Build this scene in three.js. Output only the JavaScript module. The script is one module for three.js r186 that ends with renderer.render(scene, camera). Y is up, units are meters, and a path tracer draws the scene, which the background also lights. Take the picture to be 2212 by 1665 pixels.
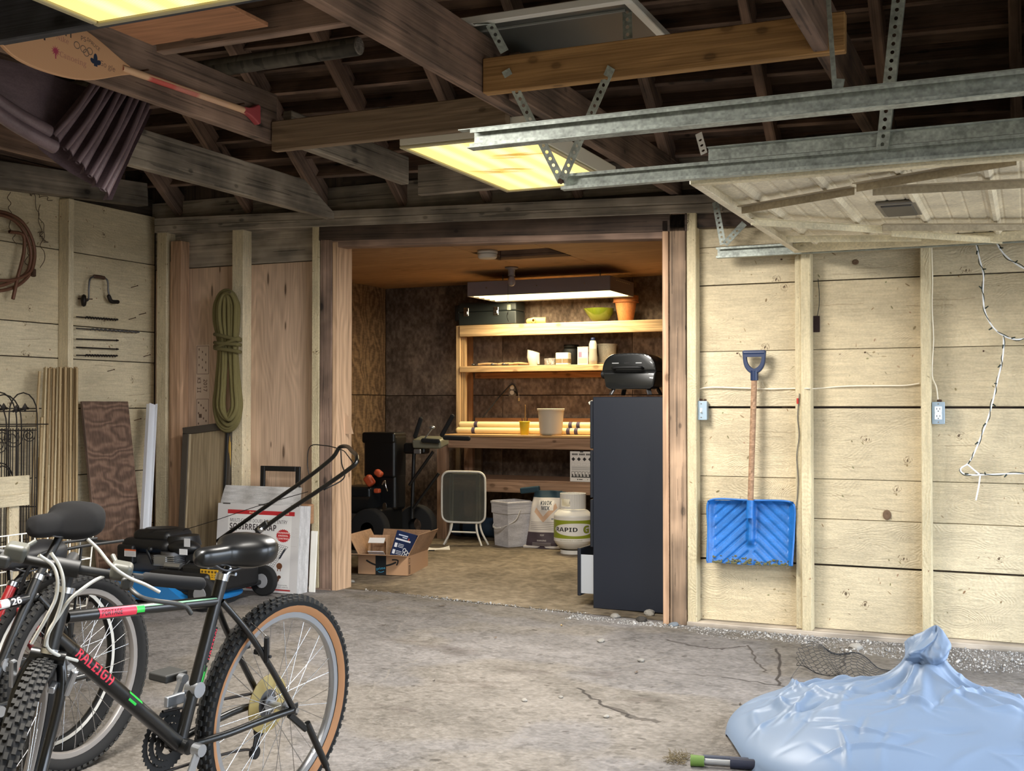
import * as THREE from 'three';
import { mergeGeometries, mergeVertices, toCreasedNormals } from 'three/addons/utils/BufferGeometryUtils.js';
import { RoundedBoxGeometry } from 'three/addons/geometries/RoundedBoxGeometry.js';
import { ConvexGeometry } from 'three/addons/geometries/ConvexGeometry.js';
import { RectAreaLightUniformsLib } from 'three/addons/lights/RectAreaLightUniformsLib.js';

// ---------------------------------------------------------------- camera, sky, exposure
const V = (x, y, z) => new THREE.Vector3(x, y, z), rad = THREE.MathUtils.degToRad;
const scene = new THREE.Scene();
const FOCAL = 2500, EYE = V(0, 1.255, 6.55), YAW = rad(24.1), PITCH = Math.atan(44.5 / FOCAL);
const camera = new THREE.PerspectiveCamera(2 * THREE.MathUtils.radToDeg(Math.atan(832.5 / FOCAL)), 2212 / 1665, 0.05, 200);
camera.position.copy(EYE); camera.rotation.order = 'YXZ'; camera.rotation.set(PITCH, YAW, 0); camera.updateMatrixWorld();
const renderer = new THREE.WebGLRenderer({ antialias: true });
renderer.toneMapping = THREE.LinearToneMapping; renderer.toneMappingExposure = 1.1;
renderer.shadowMap.enabled = true; renderer.shadowMap.type = THREE.PCFSoftShadowMap;
scene.background = new THREE.Color().setRGB(0.84, 0.95, 1.10); scene.backgroundIntensity = 8;
RectAreaLightUniformsLib.init();
const TUBE_WARM = new THREE.Color().setRGB(1.0, 0.955, 0.89), LAMP_POWER = 60, SHOP_TINT = new THREE.Color().setRGB(1.0, 0.84, 0.55), SHOP_POWER = 20;

// where a line of sight through a picture point meets a known plane of the building
const BASIS = new THREE.Matrix4().makeRotationFromEuler(camera.rotation);
const sight = (u, v) => V((u - 1106) / FOCAL, -(v - 832.5) / FOCAL, -1).applyMatrix4(BASIS);
const meet = (u, v, axis, value) => { const d = sight(u, v); return EYE.clone().addScaledVector(d, (value - EYE[axis]) / d[axis]); };
const onX = (u, v, x) => meet(u, v, 'x', x), onY = (u, v, y) => meet(u, v, 'y', y), onZ = (u, v, z) => meet(u, v, 'z', z);
const onPlane = (u, v, p, n) => { const d = sight(u, v); return EYE.clone().addScaledVector(d, p.clone().sub(EYE).dot(n) / d.dot(n)); };

// ---------------------------------------------------------------- random numbers and noise
let seedState = 7;
const rnd = () => { seedState = (seedState + 0x6d2b79f5) | 0; let t = Math.imul(seedState ^ (seedState >>> 15), 1 | seedState); t = (t + Math.imul(t ^ (t >>> 7), 61 | t)) ^ t; return ((t ^ (t >>> 14)) >>> 0) / 4294967296; };
const rr = (a, b) => a + (b - a) * rnd();
const TABLE = new Float32Array(65536).map(() => rnd());
const hash = (x, y) => TABLE[((x * 73 + y * 7919) ^ (y * 31 + x * 12289)) & 65535];
const mod = (a, n) => ((a % n) + n) % n;
function vnoise(x, y, px = 4096, py = 4096) {
  const x0 = Math.floor(x), y0 = Math.floor(y), fx = x - x0, fy = y - y0, sx = fx * fx * (3 - 2 * fx), sy = fy * fy * (3 - 2 * fy);
  const xa = mod(x0, px), xb = mod(x0 + 1, px), ya = mod(y0, py), yb = mod(y0 + 1, py);
  const a = hash(xa, ya), b = hash(xb, ya), c = hash(xa, yb), d = hash(xb, yb);
  return a + (b - a) * sx + (c - a) * sy + (a - b - c + d) * sx * sy;
}
function fbm(x, y, oct = 4, px = 4096, py = 4096) {
  let s = 0, a = 0.5, n = 0;
  for (let i = 0; i < oct; i++) { s += a * vnoise(x + i * 17, y + i * 29, px, py); n += a; x *= 2; y *= 2; px *= 2; py *= 2; a *= 0.5; }
  return s / n;
}
const clamp = (x, a = 0, b = 1) => Math.min(b, Math.max(a, x)), S = (a, b, x) => { const t = clamp((x - a) / (b - a)); return t * t * (3 - 2 * t); }, lerp = (a, b, t) => a + (b - a) * t;

// ---------------------------------------------------------------- textures (uv are metres, repeat = 1 / tile size)
function canvasTex(w, h, draw, tileW = 1, tileH = 1, srgb = true) {
  const c = document.createElement('canvas'); c.width = w; c.height = h; draw(c.getContext('2d'), w, h);
  const t = new THREE.CanvasTexture(c); t.wrapS = t.wrapT = THREE.RepeatWrapping; t.repeat.set(1 / tileW, 1 / tileH); t.magFilter = THREE.LinearFilter;
  if (srgb) t.colorSpace = THREE.SRGBColorSpace;
  return t;
}
function pixelTex(w, h, f, tileW = 1, tileH = 1, srgb = true, paint) {
  return canvasTex(w, h, (g) => {
    const im = g.createImageData(w, h), d = im.data;
    for (let y = 0; y < h; y++) for (let x = 0; x < w; x++) { const c = f(x / w, y / h), o = (y * w + x) * 4; d[o] = c[0]; d[o + 1] = c[1]; d[o + 2] = c[2]; d[o + 3] = 255; }
    g.putImageData(im, 0, 0); if (paint) paint(g, w, h);
  }, tileW, tileH, srgb);
}
const grey = (v) => { const c = clamp(v) * 255; return [c, c, c]; };
function woodField(u, v, k, streak, ring) {   // tileable 0..1 tone of a sawn face with the grain along u
  const warp = fbm(u * 4, v * 4, 3, 4, 4);
  let s = 0.55 * fbm(u * 6 + k, v * 90, 3, 6, 90) + 0.45 * fbm(u * 3, v * 24, 3, 3, 24);
  const r = 0.5 + 0.5 * Math.sin((v * 10 + warp * 3.2) * Math.PI * 2);
  return 0.5 + (s - 0.5) * streak + (r - 0.5) * ring;
}
function knots(n, sd) { const a = []; seedState = sd; for (let i = 0; i < n; i++) a.push([rnd(), rnd(), rr(0.5, 1.2)]); return a; }
function knotty(u, v, list, w, h) {  // darkness of knots, tile size in metres w x h
  let k = 0;
  for (const [a, b, s] of list) { let dx = Math.abs(u - a), dy = Math.abs(v - b); dx = Math.min(dx, 1 - dx) * w; dy = Math.min(dy, 1 - dy) * h; const r = Math.hypot(dx * 0.6, dy) / (0.011 * s); if (r < 3) k = Math.max(k, r < 1 ? 1 : Math.exp(-(r - 1) * 2.4)); }
  return k;
}
const kA = knots(9, 11), kB = knots(16, 23), kC = knots(7, 31);
const T = {};
T.sawn = pixelTex(1024, 256, (u, v) => { const t = woodField(u, v, 0, 0.8, 0.16) - 0.4 * knotty(u, v, kA, 2, 0.5); return [255 * clamp(0.56 + t * 0.55), 255 * clamp(0.53 + t * 0.57), 255 * clamp(0.49 + t * 0.6)]; }, 2, 0.5);
T.old = pixelTex(1024, 512, (u, v) => {
  const t = woodField(u, v, 5, 1.1, 0.1), blot = fbm(u * 10, v * 5, 4, 10, 5), crack = fbm(u * 4 + 3, v * 70, 2, 4, 70) > 0.74 ? 0.3 : 0;
  const m = clamp(0.56 + t * 0.42 + (blot - 0.5) * 0.55 - crack * 0.6 - 0.25 * knotty(u, v, kB, 2, 1)); return [255 * m, 252 * m, 246 * m];
}, 2, 1);
T.ply = pixelTex(1024, 1024, (u, v) => {
  const f = fbm(u * 2, v * 6, 3, 2, 6), lines = 0.5 + 0.5 * Math.sin(f * 70), fine = fbm(u * 12, v * 160, 2, 12, 160);
  const t = 0.84 + (lines - 0.5) * 0.06 + (fine - 0.5) * 0.16 + (fbm(u * 3, v * 5, 3, 3, 5) - 0.5) * 0.16 - 0.4 * knotty(u, v, kB, 1.6, 2.4);
  return [255 * clamp(t + 0.05), 255 * clamp(t), 255 * clamp(t - 0.04)];
}, 2.4, 1.2);
T.plyDark = pixelTex(512, 1024, (u, v) => {
  const f = fbm(u * 2, v * 9, 3, 2, 9), l = 0.5 + 0.5 * Math.sin(f * 24 + v * 75.398), t = 0.76 + (l - 0.5) * 0.26 + (fbm(u * 60, v * 30, 2, 60, 30) - 0.5) * 0.24;
  return [255 * clamp(t + 0.06), 255 * clamp(t + 0.02), 255 * clamp(t)];
}, 0.5, 1);
const paintedMarks = (g, w, h) => {
  seedState = 99;
  for (let i = 0; i < 150; i++) { const x = rnd() * w, y = rnd() * h, s = rr(1.5, 7); g.fillStyle = `rgba(${70 + rnd() * 50 | 0},${55 + rnd() * 35 | 0},40,${rr(0.2, 0.65)})`; g.beginPath(); g.ellipse(x, y, s * rr(0.5, 2), s * rr(0.25, 0.8), rnd() * 3, 0, 7); g.fill(); }
  for (let i = 0; i < 11; i++) { const x = rnd() * w, y = rnd() * h; for (let k = 0; k < 26; k++) { g.strokeStyle = `rgba(80,62,44,${rr(0.15, 0.5)})`; g.lineWidth = rr(1, 4); g.beginPath(); const a = rnd() * 6.3, r = rr(3, 22); g.arc(x + rr(-8, 8), y + rr(-5, 5), r, a, a + rr(0.2, 1)); g.stroke(); } g.fillStyle = 'rgba(64,48,36,.7)'; g.beginPath(); g.ellipse(x, y, rr(3, 8), rr(4, 9), rnd(), 0, 7); g.fill(); }
  for (let i = 0; i < 26; i++) { let x = rnd() * w, y = rnd() * h; g.strokeStyle = `rgba(84,66,46,${rr(0.2, 0.6)})`; g.lineWidth = rr(0.8, 2.2); g.beginPath(); g.moveTo(x, y); for (let k = 0; k < 8; k++) { x += rr(5, 34); y += rr(-4, 4); g.lineTo(x, y); } g.stroke(); }
};
T.paint = pixelTex(2048, 1024, (u, v) => {
  const t = 0.9 + (fbm(u * 8, v * 6, 4, 8, 6) - 0.5) * 0.16 + (fbm(u * 30, v * 160, 3, 30, 160) - 0.5) * 0.14 + (fbm(u * 300, v * 150, 1, 300, 150) - 0.5) * 0.06;
  return [255 * clamp(t), 253 * clamp(t), 248 * clamp(t - 0.01)];
}, 2.4, 1.2, true, paintedMarks);
T.paintBump = pixelTex(1024, 1024, (u, v) => {
  const saw = Math.sin((u * 2 + v * 0.7 + 0.05 * fbm(u * 6, v * 6, 2, 6, 6)) * Math.PI * 2 * 90), wave = Math.sin(fbm(u * 3, v * 6, 3, 3, 6) * 160);
  return grey(0.5 + 0.10 * saw * fbm(u * 8, v * 5, 2, 8, 5) + 0.16 * wave * S(0.45, 0.62, fbm(u * 4 + 9, v * 7, 2, 4, 7)) + (fbm(u * 120, v * 300, 3, 120, 300) - 0.5) * 0.6);
}, 1.2, 1.2, false);
T.woodBump = pixelTex(1024, 256, (u, v) => grey(0.5 + (fbm(u * 8, v * 120, 3, 8, 120) - 0.5) * 0.9 + (fbm(u * 40, v * 20, 2, 40, 20) - 0.5) * 0.3), 2, 0.5, false);
T.dark = pixelTex(1024, 1024, (u, v) => {
  const t = 0.7 + (fbm(u * 5, v * 7, 5, 5, 7) - 0.5) * 0.6 + (fbm(u * 50, v * 70, 3, 50, 70) - 0.5) * 0.5; return [255 * clamp(t + 0.05), 255 * clamp(t), 255 * clamp(t - 0.02)];
}, 1.6, 1.6);
T.fine = pixelTex(512, 512, (u, v) => grey(0.5 + (fbm(u * 60, v * 60, 4, 60, 60) - 0.5) * 1.2), 0.5, 0.5, false);
T.galv = pixelTex(512, 512, (u, v) => { const t = 0.84 + (fbm(u * 40, v * 40, 2, 40, 40) - 0.5) * 0.28 + (fbm(u * 6, v * 6, 3, 6, 6) - 0.5) * 0.22; return grey(t); }, 0.4, 0.4);
T.mottle = pixelTex(512, 512, (u, v) => grey(0.88 + (fbm(u * 5, v * 5, 5, 5, 5) - 0.5) * 0.26 + (fbm(u * 70, v * 70, 2, 70, 70) - 0.5) * 0.16), 0.6, 0.6);

// ---------------------------------------------------------------- materials
const std = (color, o = {}) => new THREE.MeshStandardMaterial({ color, roughness: 0.8, ...o });
const phys = (color, o = {}) => new THREE.MeshPhysicalMaterial({ color, roughness: 0.5, ...o });
const wood = (color, map = T.sawn, o = {}) => std(color, { map, bumpMap: T.woodBump, bumpScale: 0.0015, roughness: 0.82, ...o });
const M = {
  cream: [0xd9cbaf, 0xdccfb4, 0xd4c5a8].map((c) => std(c, { map: T.paint, bumpMap: T.paintBump, bumpScale: 0.003, roughness: 0.72 })),
  creamStud: std(0xd8cbac, { map: T.paint, bumpMap: T.paintBump, bumpScale: 0.003, roughness: 0.75 }),
  grey: [0xb3a99d, 0xa59b8f, 0xbcb2a6].map((c) => wood(c, T.old)),
  joist: [0x967b6c, 0x887063, 0xa18779].map((c) => wood(c, T.old)),
  dark: [0x5b4a40, 0x504238, 0x65544a].map((c) => wood(c, T.old)),
  newStud: [0xdebd9e, 0xd6b294, 0xe2c4a6].map((c) => wood(c, T.sawn)),
  amber: [0xbd9460, 0xb48a58].map((c) => wood(c, T.sawn)),
  shelf: [0xe3c397, 0xdcb98a].map((c) => wood(c, T.sawn)),
  plyWall: std(0xdac6b2, { map: T.ply, roughness: 0.75 }),
  plyCeil: std(0xc2a27c, { map: T.ply, roughness: 0.7 }),
  alcove: std(0x8a8176, { map: T.dark, roughness: 0.85, bumpMap: T.fine, bumpScale: 0.002 }),
  alcoveBrown: std(0x927a5c, { map: T.plyDark, roughness: 0.8 }),
  galv: std(0xb4bcb4, { map: T.galv, metalness: 0.35, roughness: 0.5 }),
  white: std(0xe4e2da, { roughness: 0.5 }), black: std(0x0b0c0d, { roughness: 0.55 }), rubber: std(0x121213, { roughness: 0.9 }),
  blackGloss: phys(0x070808, { roughness: 0.35, clearcoat: 0.25, clearcoatRoughness: 0.2 }), chrome: std(0xc9ccd0, { metalness: 1, roughness: 0.22 }), alu: std(0xb9bcc0, { metalness: 0.9, roughness: 0.35 }),
  steel: std(0x6a6a6c, { metalness: 0.85, roughness: 0.45 }), rust: std(0x5a4030, { metalness: 0.3, roughness: 0.8, map: T.mottle }),
};

// ---------------------------------------------------------------- building helpers
const taken = new Map();
const numbered = (n) => { const k = taken.get(n) ?? 0; taken.set(n, k + 1); return k ? `${n}_${String(k).padStart(3, '0')}` : n; };
function tag(o, label, category, group, kind) { if (label) o.userData.label = label; if (category) o.userData.category = category; if (group) o.userData.group = group; if (kind) o.userData.kind = kind; return o; }
function thing(name, label, category, pos, turn = 0, group) { const o = new THREE.Group(); o.name = numbered(name); if (pos) o.position.copy(pos); o.rotation.y = turn; scene.add(o); return tag(o, label, category, group); }
function part(name, geo, mat, parent = scene, label) {
  const m = new THREE.Mesh(Array.isArray(geo) ? join(geo) : geo, mat); m.name = parent === scene ? numbered(name) : name; m.castShadow = m.receiveShadow = true; if (label) m.userData.label = label; parent.add(m); return m;
}
function setting(name) { const g = new THREE.Group(); g.name = name; g.userData.kind = 'structure'; scene.add(g); return g; }
function join(list) {
  const a = list.map((g) => { const n = g.index ? g.toNonIndexed() : g; for (const k of Object.keys(n.attributes)) if (!['position', 'normal', 'uv'].includes(k)) n.deleteAttribute(k); if (!n.attributes.uv) n.setAttribute('uv', new THREE.BufferAttribute(new Float32Array(n.attributes.position.count * 2), 2)); n.morphAttributes = {}; return n; });
  return a.length === 1 ? a[0] : mergeGeometries(a);
}
const moveG = (g, x, y, z) => g.translate(x, y, z);
function boxUV(g, grain = 'x', ox = rnd() * 3, oy = rnd() * 3) {   // uv in metres, u along the grain
  if (g.index) g = g.toNonIndexed();
  const p = g.attributes.position, n = p.count, uv = new Float32Array(n * 2), a = V(), b = V(), c = V(), e = V(), f = V(), ax = ['x', 'y', 'z'];
  for (let i = 0; i < n; i += 3) {
    a.fromBufferAttribute(p, i); b.fromBufferAttribute(p, i + 1); c.fromBufferAttribute(p, i + 2); e.subVectors(b, a).cross(f.subVectors(c, a));
    const m = [Math.abs(e.x), Math.abs(e.y), Math.abs(e.z)], d = ax[m.indexOf(Math.max(...m))], rest = ax.filter((k) => k !== d), U = rest.includes(grain) ? grain : rest[0], W = rest.find((k) => k !== U);
    [a, b, c].forEach((q, j) => { uv[(i + j) * 2] = q[U] + ox; uv[(i + j) * 2 + 1] = q[W] + oy; });
  }
  g.setAttribute('uv', new THREE.BufferAttribute(uv, 2)); return g;
}
function cbox(w, h, d, c = 0.003, grain) {   // chamfered box, 44 triangles
  c = Math.min(c, w / 3, h / 3, d / 3); const e = [w / 2, h / 2, d / 2], pos = [];
  const vert = (a, s) => s.map((q, i) => q * (e[i] - (i === a ? 0 : c)));
  const tri = (p, q, r) => { const n = V(...q).sub(V(...p)).cross(V(...r).sub(V(...p))), m = V(...p).add(V(...q)).add(V(...r)); n.dot(m) < 0 ? pos.push(...p, ...r, ...q) : pos.push(...p, ...q, ...r); };
  const sg = [-1, 1];
  for (let a = 0; a < 3; a++) for (const s of sg) { const b = (a + 1) % 3, k = (a + 2) % 3, q = [[-1, -1], [1, -1], [1, 1], [-1, 1]].map(([i, j]) => { const t = []; t[a] = s; t[b] = i; t[k] = j; return vert(a, t); }); tri(q[0], q[1], q[2]); tri(q[0], q[2], q[3]); }
  for (let a = 0; a < 3; a++) for (const s of sg) for (const t of sg) { const b = (a + 1) % 3, k = (a + 2) % 3, mk = (ax, l) => { const o = []; o[a] = l; o[b] = s; o[k] = t; return vert(ax, o); }; const q = [mk(b, -1), mk(b, 1), mk(k, 1), mk(k, -1)]; tri(q[0], q[1], q[2]); tri(q[0], q[2], q[3]); }
  for (const x of sg) for (const y of sg) for (const z of sg) tri(vert(0, [x, y, z]), vert(1, [x, y, z]), vert(2, [x, y, z]));
  const g = new THREE.BufferGeometry(); g.setAttribute('position', new THREE.BufferAttribute(new Float32Array(pos), 3)); g.computeVertexNormals();
  return boxUV(g, grain ?? (w >= h && w >= d ? 'x' : h >= d ? 'y' : 'z'));
}
const bxAt = (x0, x1, y0, y1, z0, z1, c, grain) => moveG(cbox(x1 - x0, y1 - y0, z1 - z0, c, grain), (x0 + x1) / 2, (y0 + y1) / 2, (z0 + z1) / 2);
const rbox = (w, h, d, r = 0.01, s = 3) => new RoundedBoxGeometry(w, h, d, s, Math.min(r, w / 2.01, h / 2.01, d / 2.01));
function orient(g, p0, p1, up = V(0, 1, 0)) {   // local x runs p0 -> p1, local y as near `up` as can be
  const x = p1.clone().sub(p0).normalize(), z = x.clone().cross(up).normalize(), y = z.clone().cross(x);
  return g.applyMatrix4(new THREE.Matrix4().makeBasis(x, y, z).setPosition(p0.clone().add(p1).multiplyScalar(0.5)));
}
const plankG = (p0, p1, h, t, up, c = 0.003) => orient(cbox(p0.distanceTo(p1), h, t, c, 'x'), p0, p1, up);
const rod = (a, b, r, seg = 10, r2 = r) => { const g = new THREE.CylinderGeometry(r2, r, a.distanceTo(b), seg, 1); const y = b.clone().sub(a).normalize(); return g.applyQuaternion(new THREE.Quaternion().setFromUnitVectors(V(0, 1, 0), y)).translate(...a.clone().add(b).multiplyScalar(0.5).toArray()); };
const tube = (pts, r, seg = pts.length * 6, rs = 8, closed = false) => new THREE.TubeGeometry(new THREE.CatmullRomCurve3(pts, closed), seg, r, rs, closed);
const capTube = (pts, r, seg, rs = 8) => { const a = pts[0], b = pts[pts.length - 1]; return join([tube(pts, r, seg, rs), new THREE.SphereGeometry(r, rs, 6).translate(a.x, a.y, a.z), new THREE.SphereGeometry(r, rs, 6).translate(b.x, b.y, b.z)]); };
const lathe = (pts, seg = 32) => new THREE.LatheGeometry(pts.map(([r, y]) => new THREE.Vector2(r, y)), seg);
const poly = (pts) => { const s = new THREE.Shape(); pts.forEach(([x, y], i) => (i ? s.lineTo(x, y) : s.moveTo(x, y))); s.closePath(); return s; };
const extrude = (shape, depth, bevel = 0, seg = 8) => new THREE.ExtrudeGeometry(shape, { depth, bevelEnabled: bevel > 0, bevelThickness: bevel, bevelSize: bevel, bevelOffset: -bevel, bevelSegments: 2, curveSegments: seg });
const smooth = (g, a = 0.6) => toCreasedNormals(g, a);
const pick = (a) => a[Math.floor(rnd() * a.length)];
// ---------------------------------------------------------------- floor
const floorY = (x, z) => 0.048 * S(-1.9, -4.3, x) * (1 - S(1, 4, z)) + (z < 0 ? 0.07 * S(0, -2, z) : 0);
function floorGrid(x0, x1, z0, z1, nx, nz, rough) {
  const g = new THREE.PlaneGeometry(x1 - x0, z1 - z0, nx, nz).rotateX(-Math.PI / 2).translate((x0 + x1) / 2, 0, (z0 + z1) / 2), p = g.attributes.position, uv = g.attributes.uv;
  for (let i = 0; i < p.count; i++) { const x = p.getX(i), z = p.getZ(i); p.setY(i, floorY(x, z) + (fbm(x * 2.2 + 9, z * 2.2 + 40, 3) - 0.5) * rough); uv.setXY(i, x, z); }
  g.computeVertexNormals(); return g;
}
const FX0 = -6, FW = 6.6, FZ0 = -0.05, FD = 4.5;
const floorPx = (u, v) => { const p = onY(u, v, 0.01); return [(p.x - FX0) / FW * 2048, (p.z - FZ0) / FD * 1408]; };
T.floor = pixelTex(2048, 1408, (u, v) => {
  const x = u * FW, z = v * FD;
  const big = fbm(x * 1.1 + 3, z * 1.1, 4), mid = fbm(x * 5, z * 6.5, 5), fine = fbm(x * 60, z * 70, 3), spot = fbm(x * 22, z * 24, 3);
  const patch = S(0.50, 0.66, fbm(x * 0.9 + 40, z * 1.3 + 7, 4));
  let t = 0.70 + (big - 0.5) * 0.16 + (mid - 0.5) * 0.22 + (fine - 0.5) * 0.26 - patch * 0.07 - (spot > 0.66 ? 0.08 : 0);
  const w = S(0.45, 0.6, fbm(x * 1.6 + 11, z * 2 + 3, 3));
  return [255 * clamp(t + 0.012 + 0.012 * w), 255 * clamp(t), 255 * clamp(t - 0.012 - 0.03 * w)];
}, 1, 1, true, (g) => {
  seedState = 4242;
  const line = (pts, col, w, j = 5) => { g.strokeStyle = col; g.lineWidth = w; g.beginPath(); pts.forEach(([u, v], i) => { const [x, y] = floorPx(u, v); if (!i) g.moveTo(x, y); else { const [a, b] = floorPx(...pts[i - 1]); for (let k = 1; k <= 6; k++) g.lineTo(lerp(a, x, k / 6) + rr(-j, j), lerp(b, y, k / 6) + rr(-j, j)); } }); g.stroke(); };
  line([[1246, 1481], [1270, 1495], [1304, 1519], [1373, 1546]], 'rgba(62,56,50,.85)', 4); line([[1304, 1519], [1373, 1546], [1420, 1552]], 'rgba(70,62,54,.5)', 9);
  line([[785, 1505], [847, 1447], [905, 1425]], 'rgba(200,194,182,.55)', 2.5); line([[861, 1371], [866, 1357], [899, 1340]], 'rgba(205,200,190,.6)', 3); line([[1160, 1390], [1182, 1366], [1178, 1350], [1212, 1338]], 'rgba(205,200,190,.5)', 3);
  line([[1559, 1458], [1681, 1477], [1789, 1491], [1876, 1493], [2000, 1500]], 'rgba(52,46,42,.8)', 3.5); line([[1676, 1397], [1681, 1439], [1681, 1477]], 'rgba(64,54,46,.85)', 4); line([[1614, 1390], [1639, 1428], [1660, 1450]], 'rgba(70,60,52,.7)', 3);
  line([[1440, 1378], [1500, 1392], [1560, 1398], [1610, 1392]], 'rgba(70,62,58,.7)', 5); line([[1820, 1392], [1826, 1420], [1818, 1440]], 'rgba(60,52,46,.7)', 4);
  line([[1380, 1440], [1480, 1452], [1559, 1458]], 'rgba(80,72,64,.55)', 3); line([[1100, 1445], [1180, 1456], [1260, 1470]], 'rgba(190,184,174,.45)', 3); line([[1320, 1440], [1390, 1425], [1440, 1412]], 'rgba(200,196,188,.55)', 4);
  for (let i = 0; i < 420; i++) { const u = rr(700, 2200), v = rr(1300, 1660), [x, y] = floorPx(u, v); g.fillStyle = rnd() < 0.55 ? `rgba(58,50,42,${rr(0.15, 0.5)})` : `rgba(214,208,196,${rr(0.2, 0.55)})`; g.beginPath(); g.ellipse(x, y, rr(1, 7), rr(1, 4), rnd() * 3, 0, 7); g.fill(); }
  for (const [u, v, a, b] of [[858, 1292, 20, 14], [950, 1320, 26, 14], [830, 1360, 12, 8], [1160, 1338, 22, 10], [1270, 1448, 50, 24], [1120, 1446, 60, 22], [940, 1400, 90, 30], [1010, 1470, 70, 26], [1400, 1500, 60, 30], [840, 1530, 40, 20]]) for (let k = 0; k < 22; k++) { const [x, y] = floorPx(u, v); g.fillStyle = `rgba(70,58,48,${rr(0.02, 0.10)})`; g.beginPath(); g.ellipse(x + rr(-a, a) * 0.7, y + rr(-b, b) * 0.8, rr(0.15, 0.5) * a, rr(0.15, 0.5) * b, rr(-0.5, 0.5), 0, 7); g.fill(); }
});
T.floor.repeat.set(1 / FW, -1 / FD); T.floor.offset.set(-FX0 / FW, 1 + FZ0 / FD); T.floor.wrapS = T.floor.wrapT = THREE.MirroredRepeatWrapping;
T.floorBump = pixelTex(512, 512, (u, v) => grey(0.5 + (fbm(u * 8, v * 8, 5, 8, 8) - 0.5) * 1.1 + (fbm(u * 90, v * 90, 2, 90, 90) - 0.5) * 0.5), 0.8, 0.8, false);
T.slab = pixelTex(1024, 1024, (u, v) => { const t = 0.56 + (fbm(u * 4, v * 4, 5, 4, 4) - 0.5) * 0.5 + (fbm(u * 60, v * 60, 3, 60, 60) - 0.5) * 0.3; return [255 * clamp(t + 0.03), 255 * clamp(t), 255 * clamp(t - 0.05)]; }, 2.2, 2.2);
{
  const f = part('floor', floorGrid(-6, 1.35, 0, 7.4, 150, 150, 0.012), std(0x9a9796, { map: T.floor, bumpMap: T.floorBump, bumpScale: 0.006, roughness: 0.8 })); f.userData.kind = 'structure';
  const a = part('floor_alcove', floorGrid(-5.7, -1.1, -3.05, -0.012, 60, 50, 0.008), std(0xc2b7a6, { map: T.slab, bumpMap: T.floorBump, bumpScale: 0.005, roughness: 0.8 })); a.userData.kind = 'structure';
  const d = part('driveway', bxAt(-16, 30, -0.35, -0.05, -20, 26, 0.01), std(0xd6d2ca, { map: T.slab, roughness: 0.9 })); d.userData.kind = 'structure';
}
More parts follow.
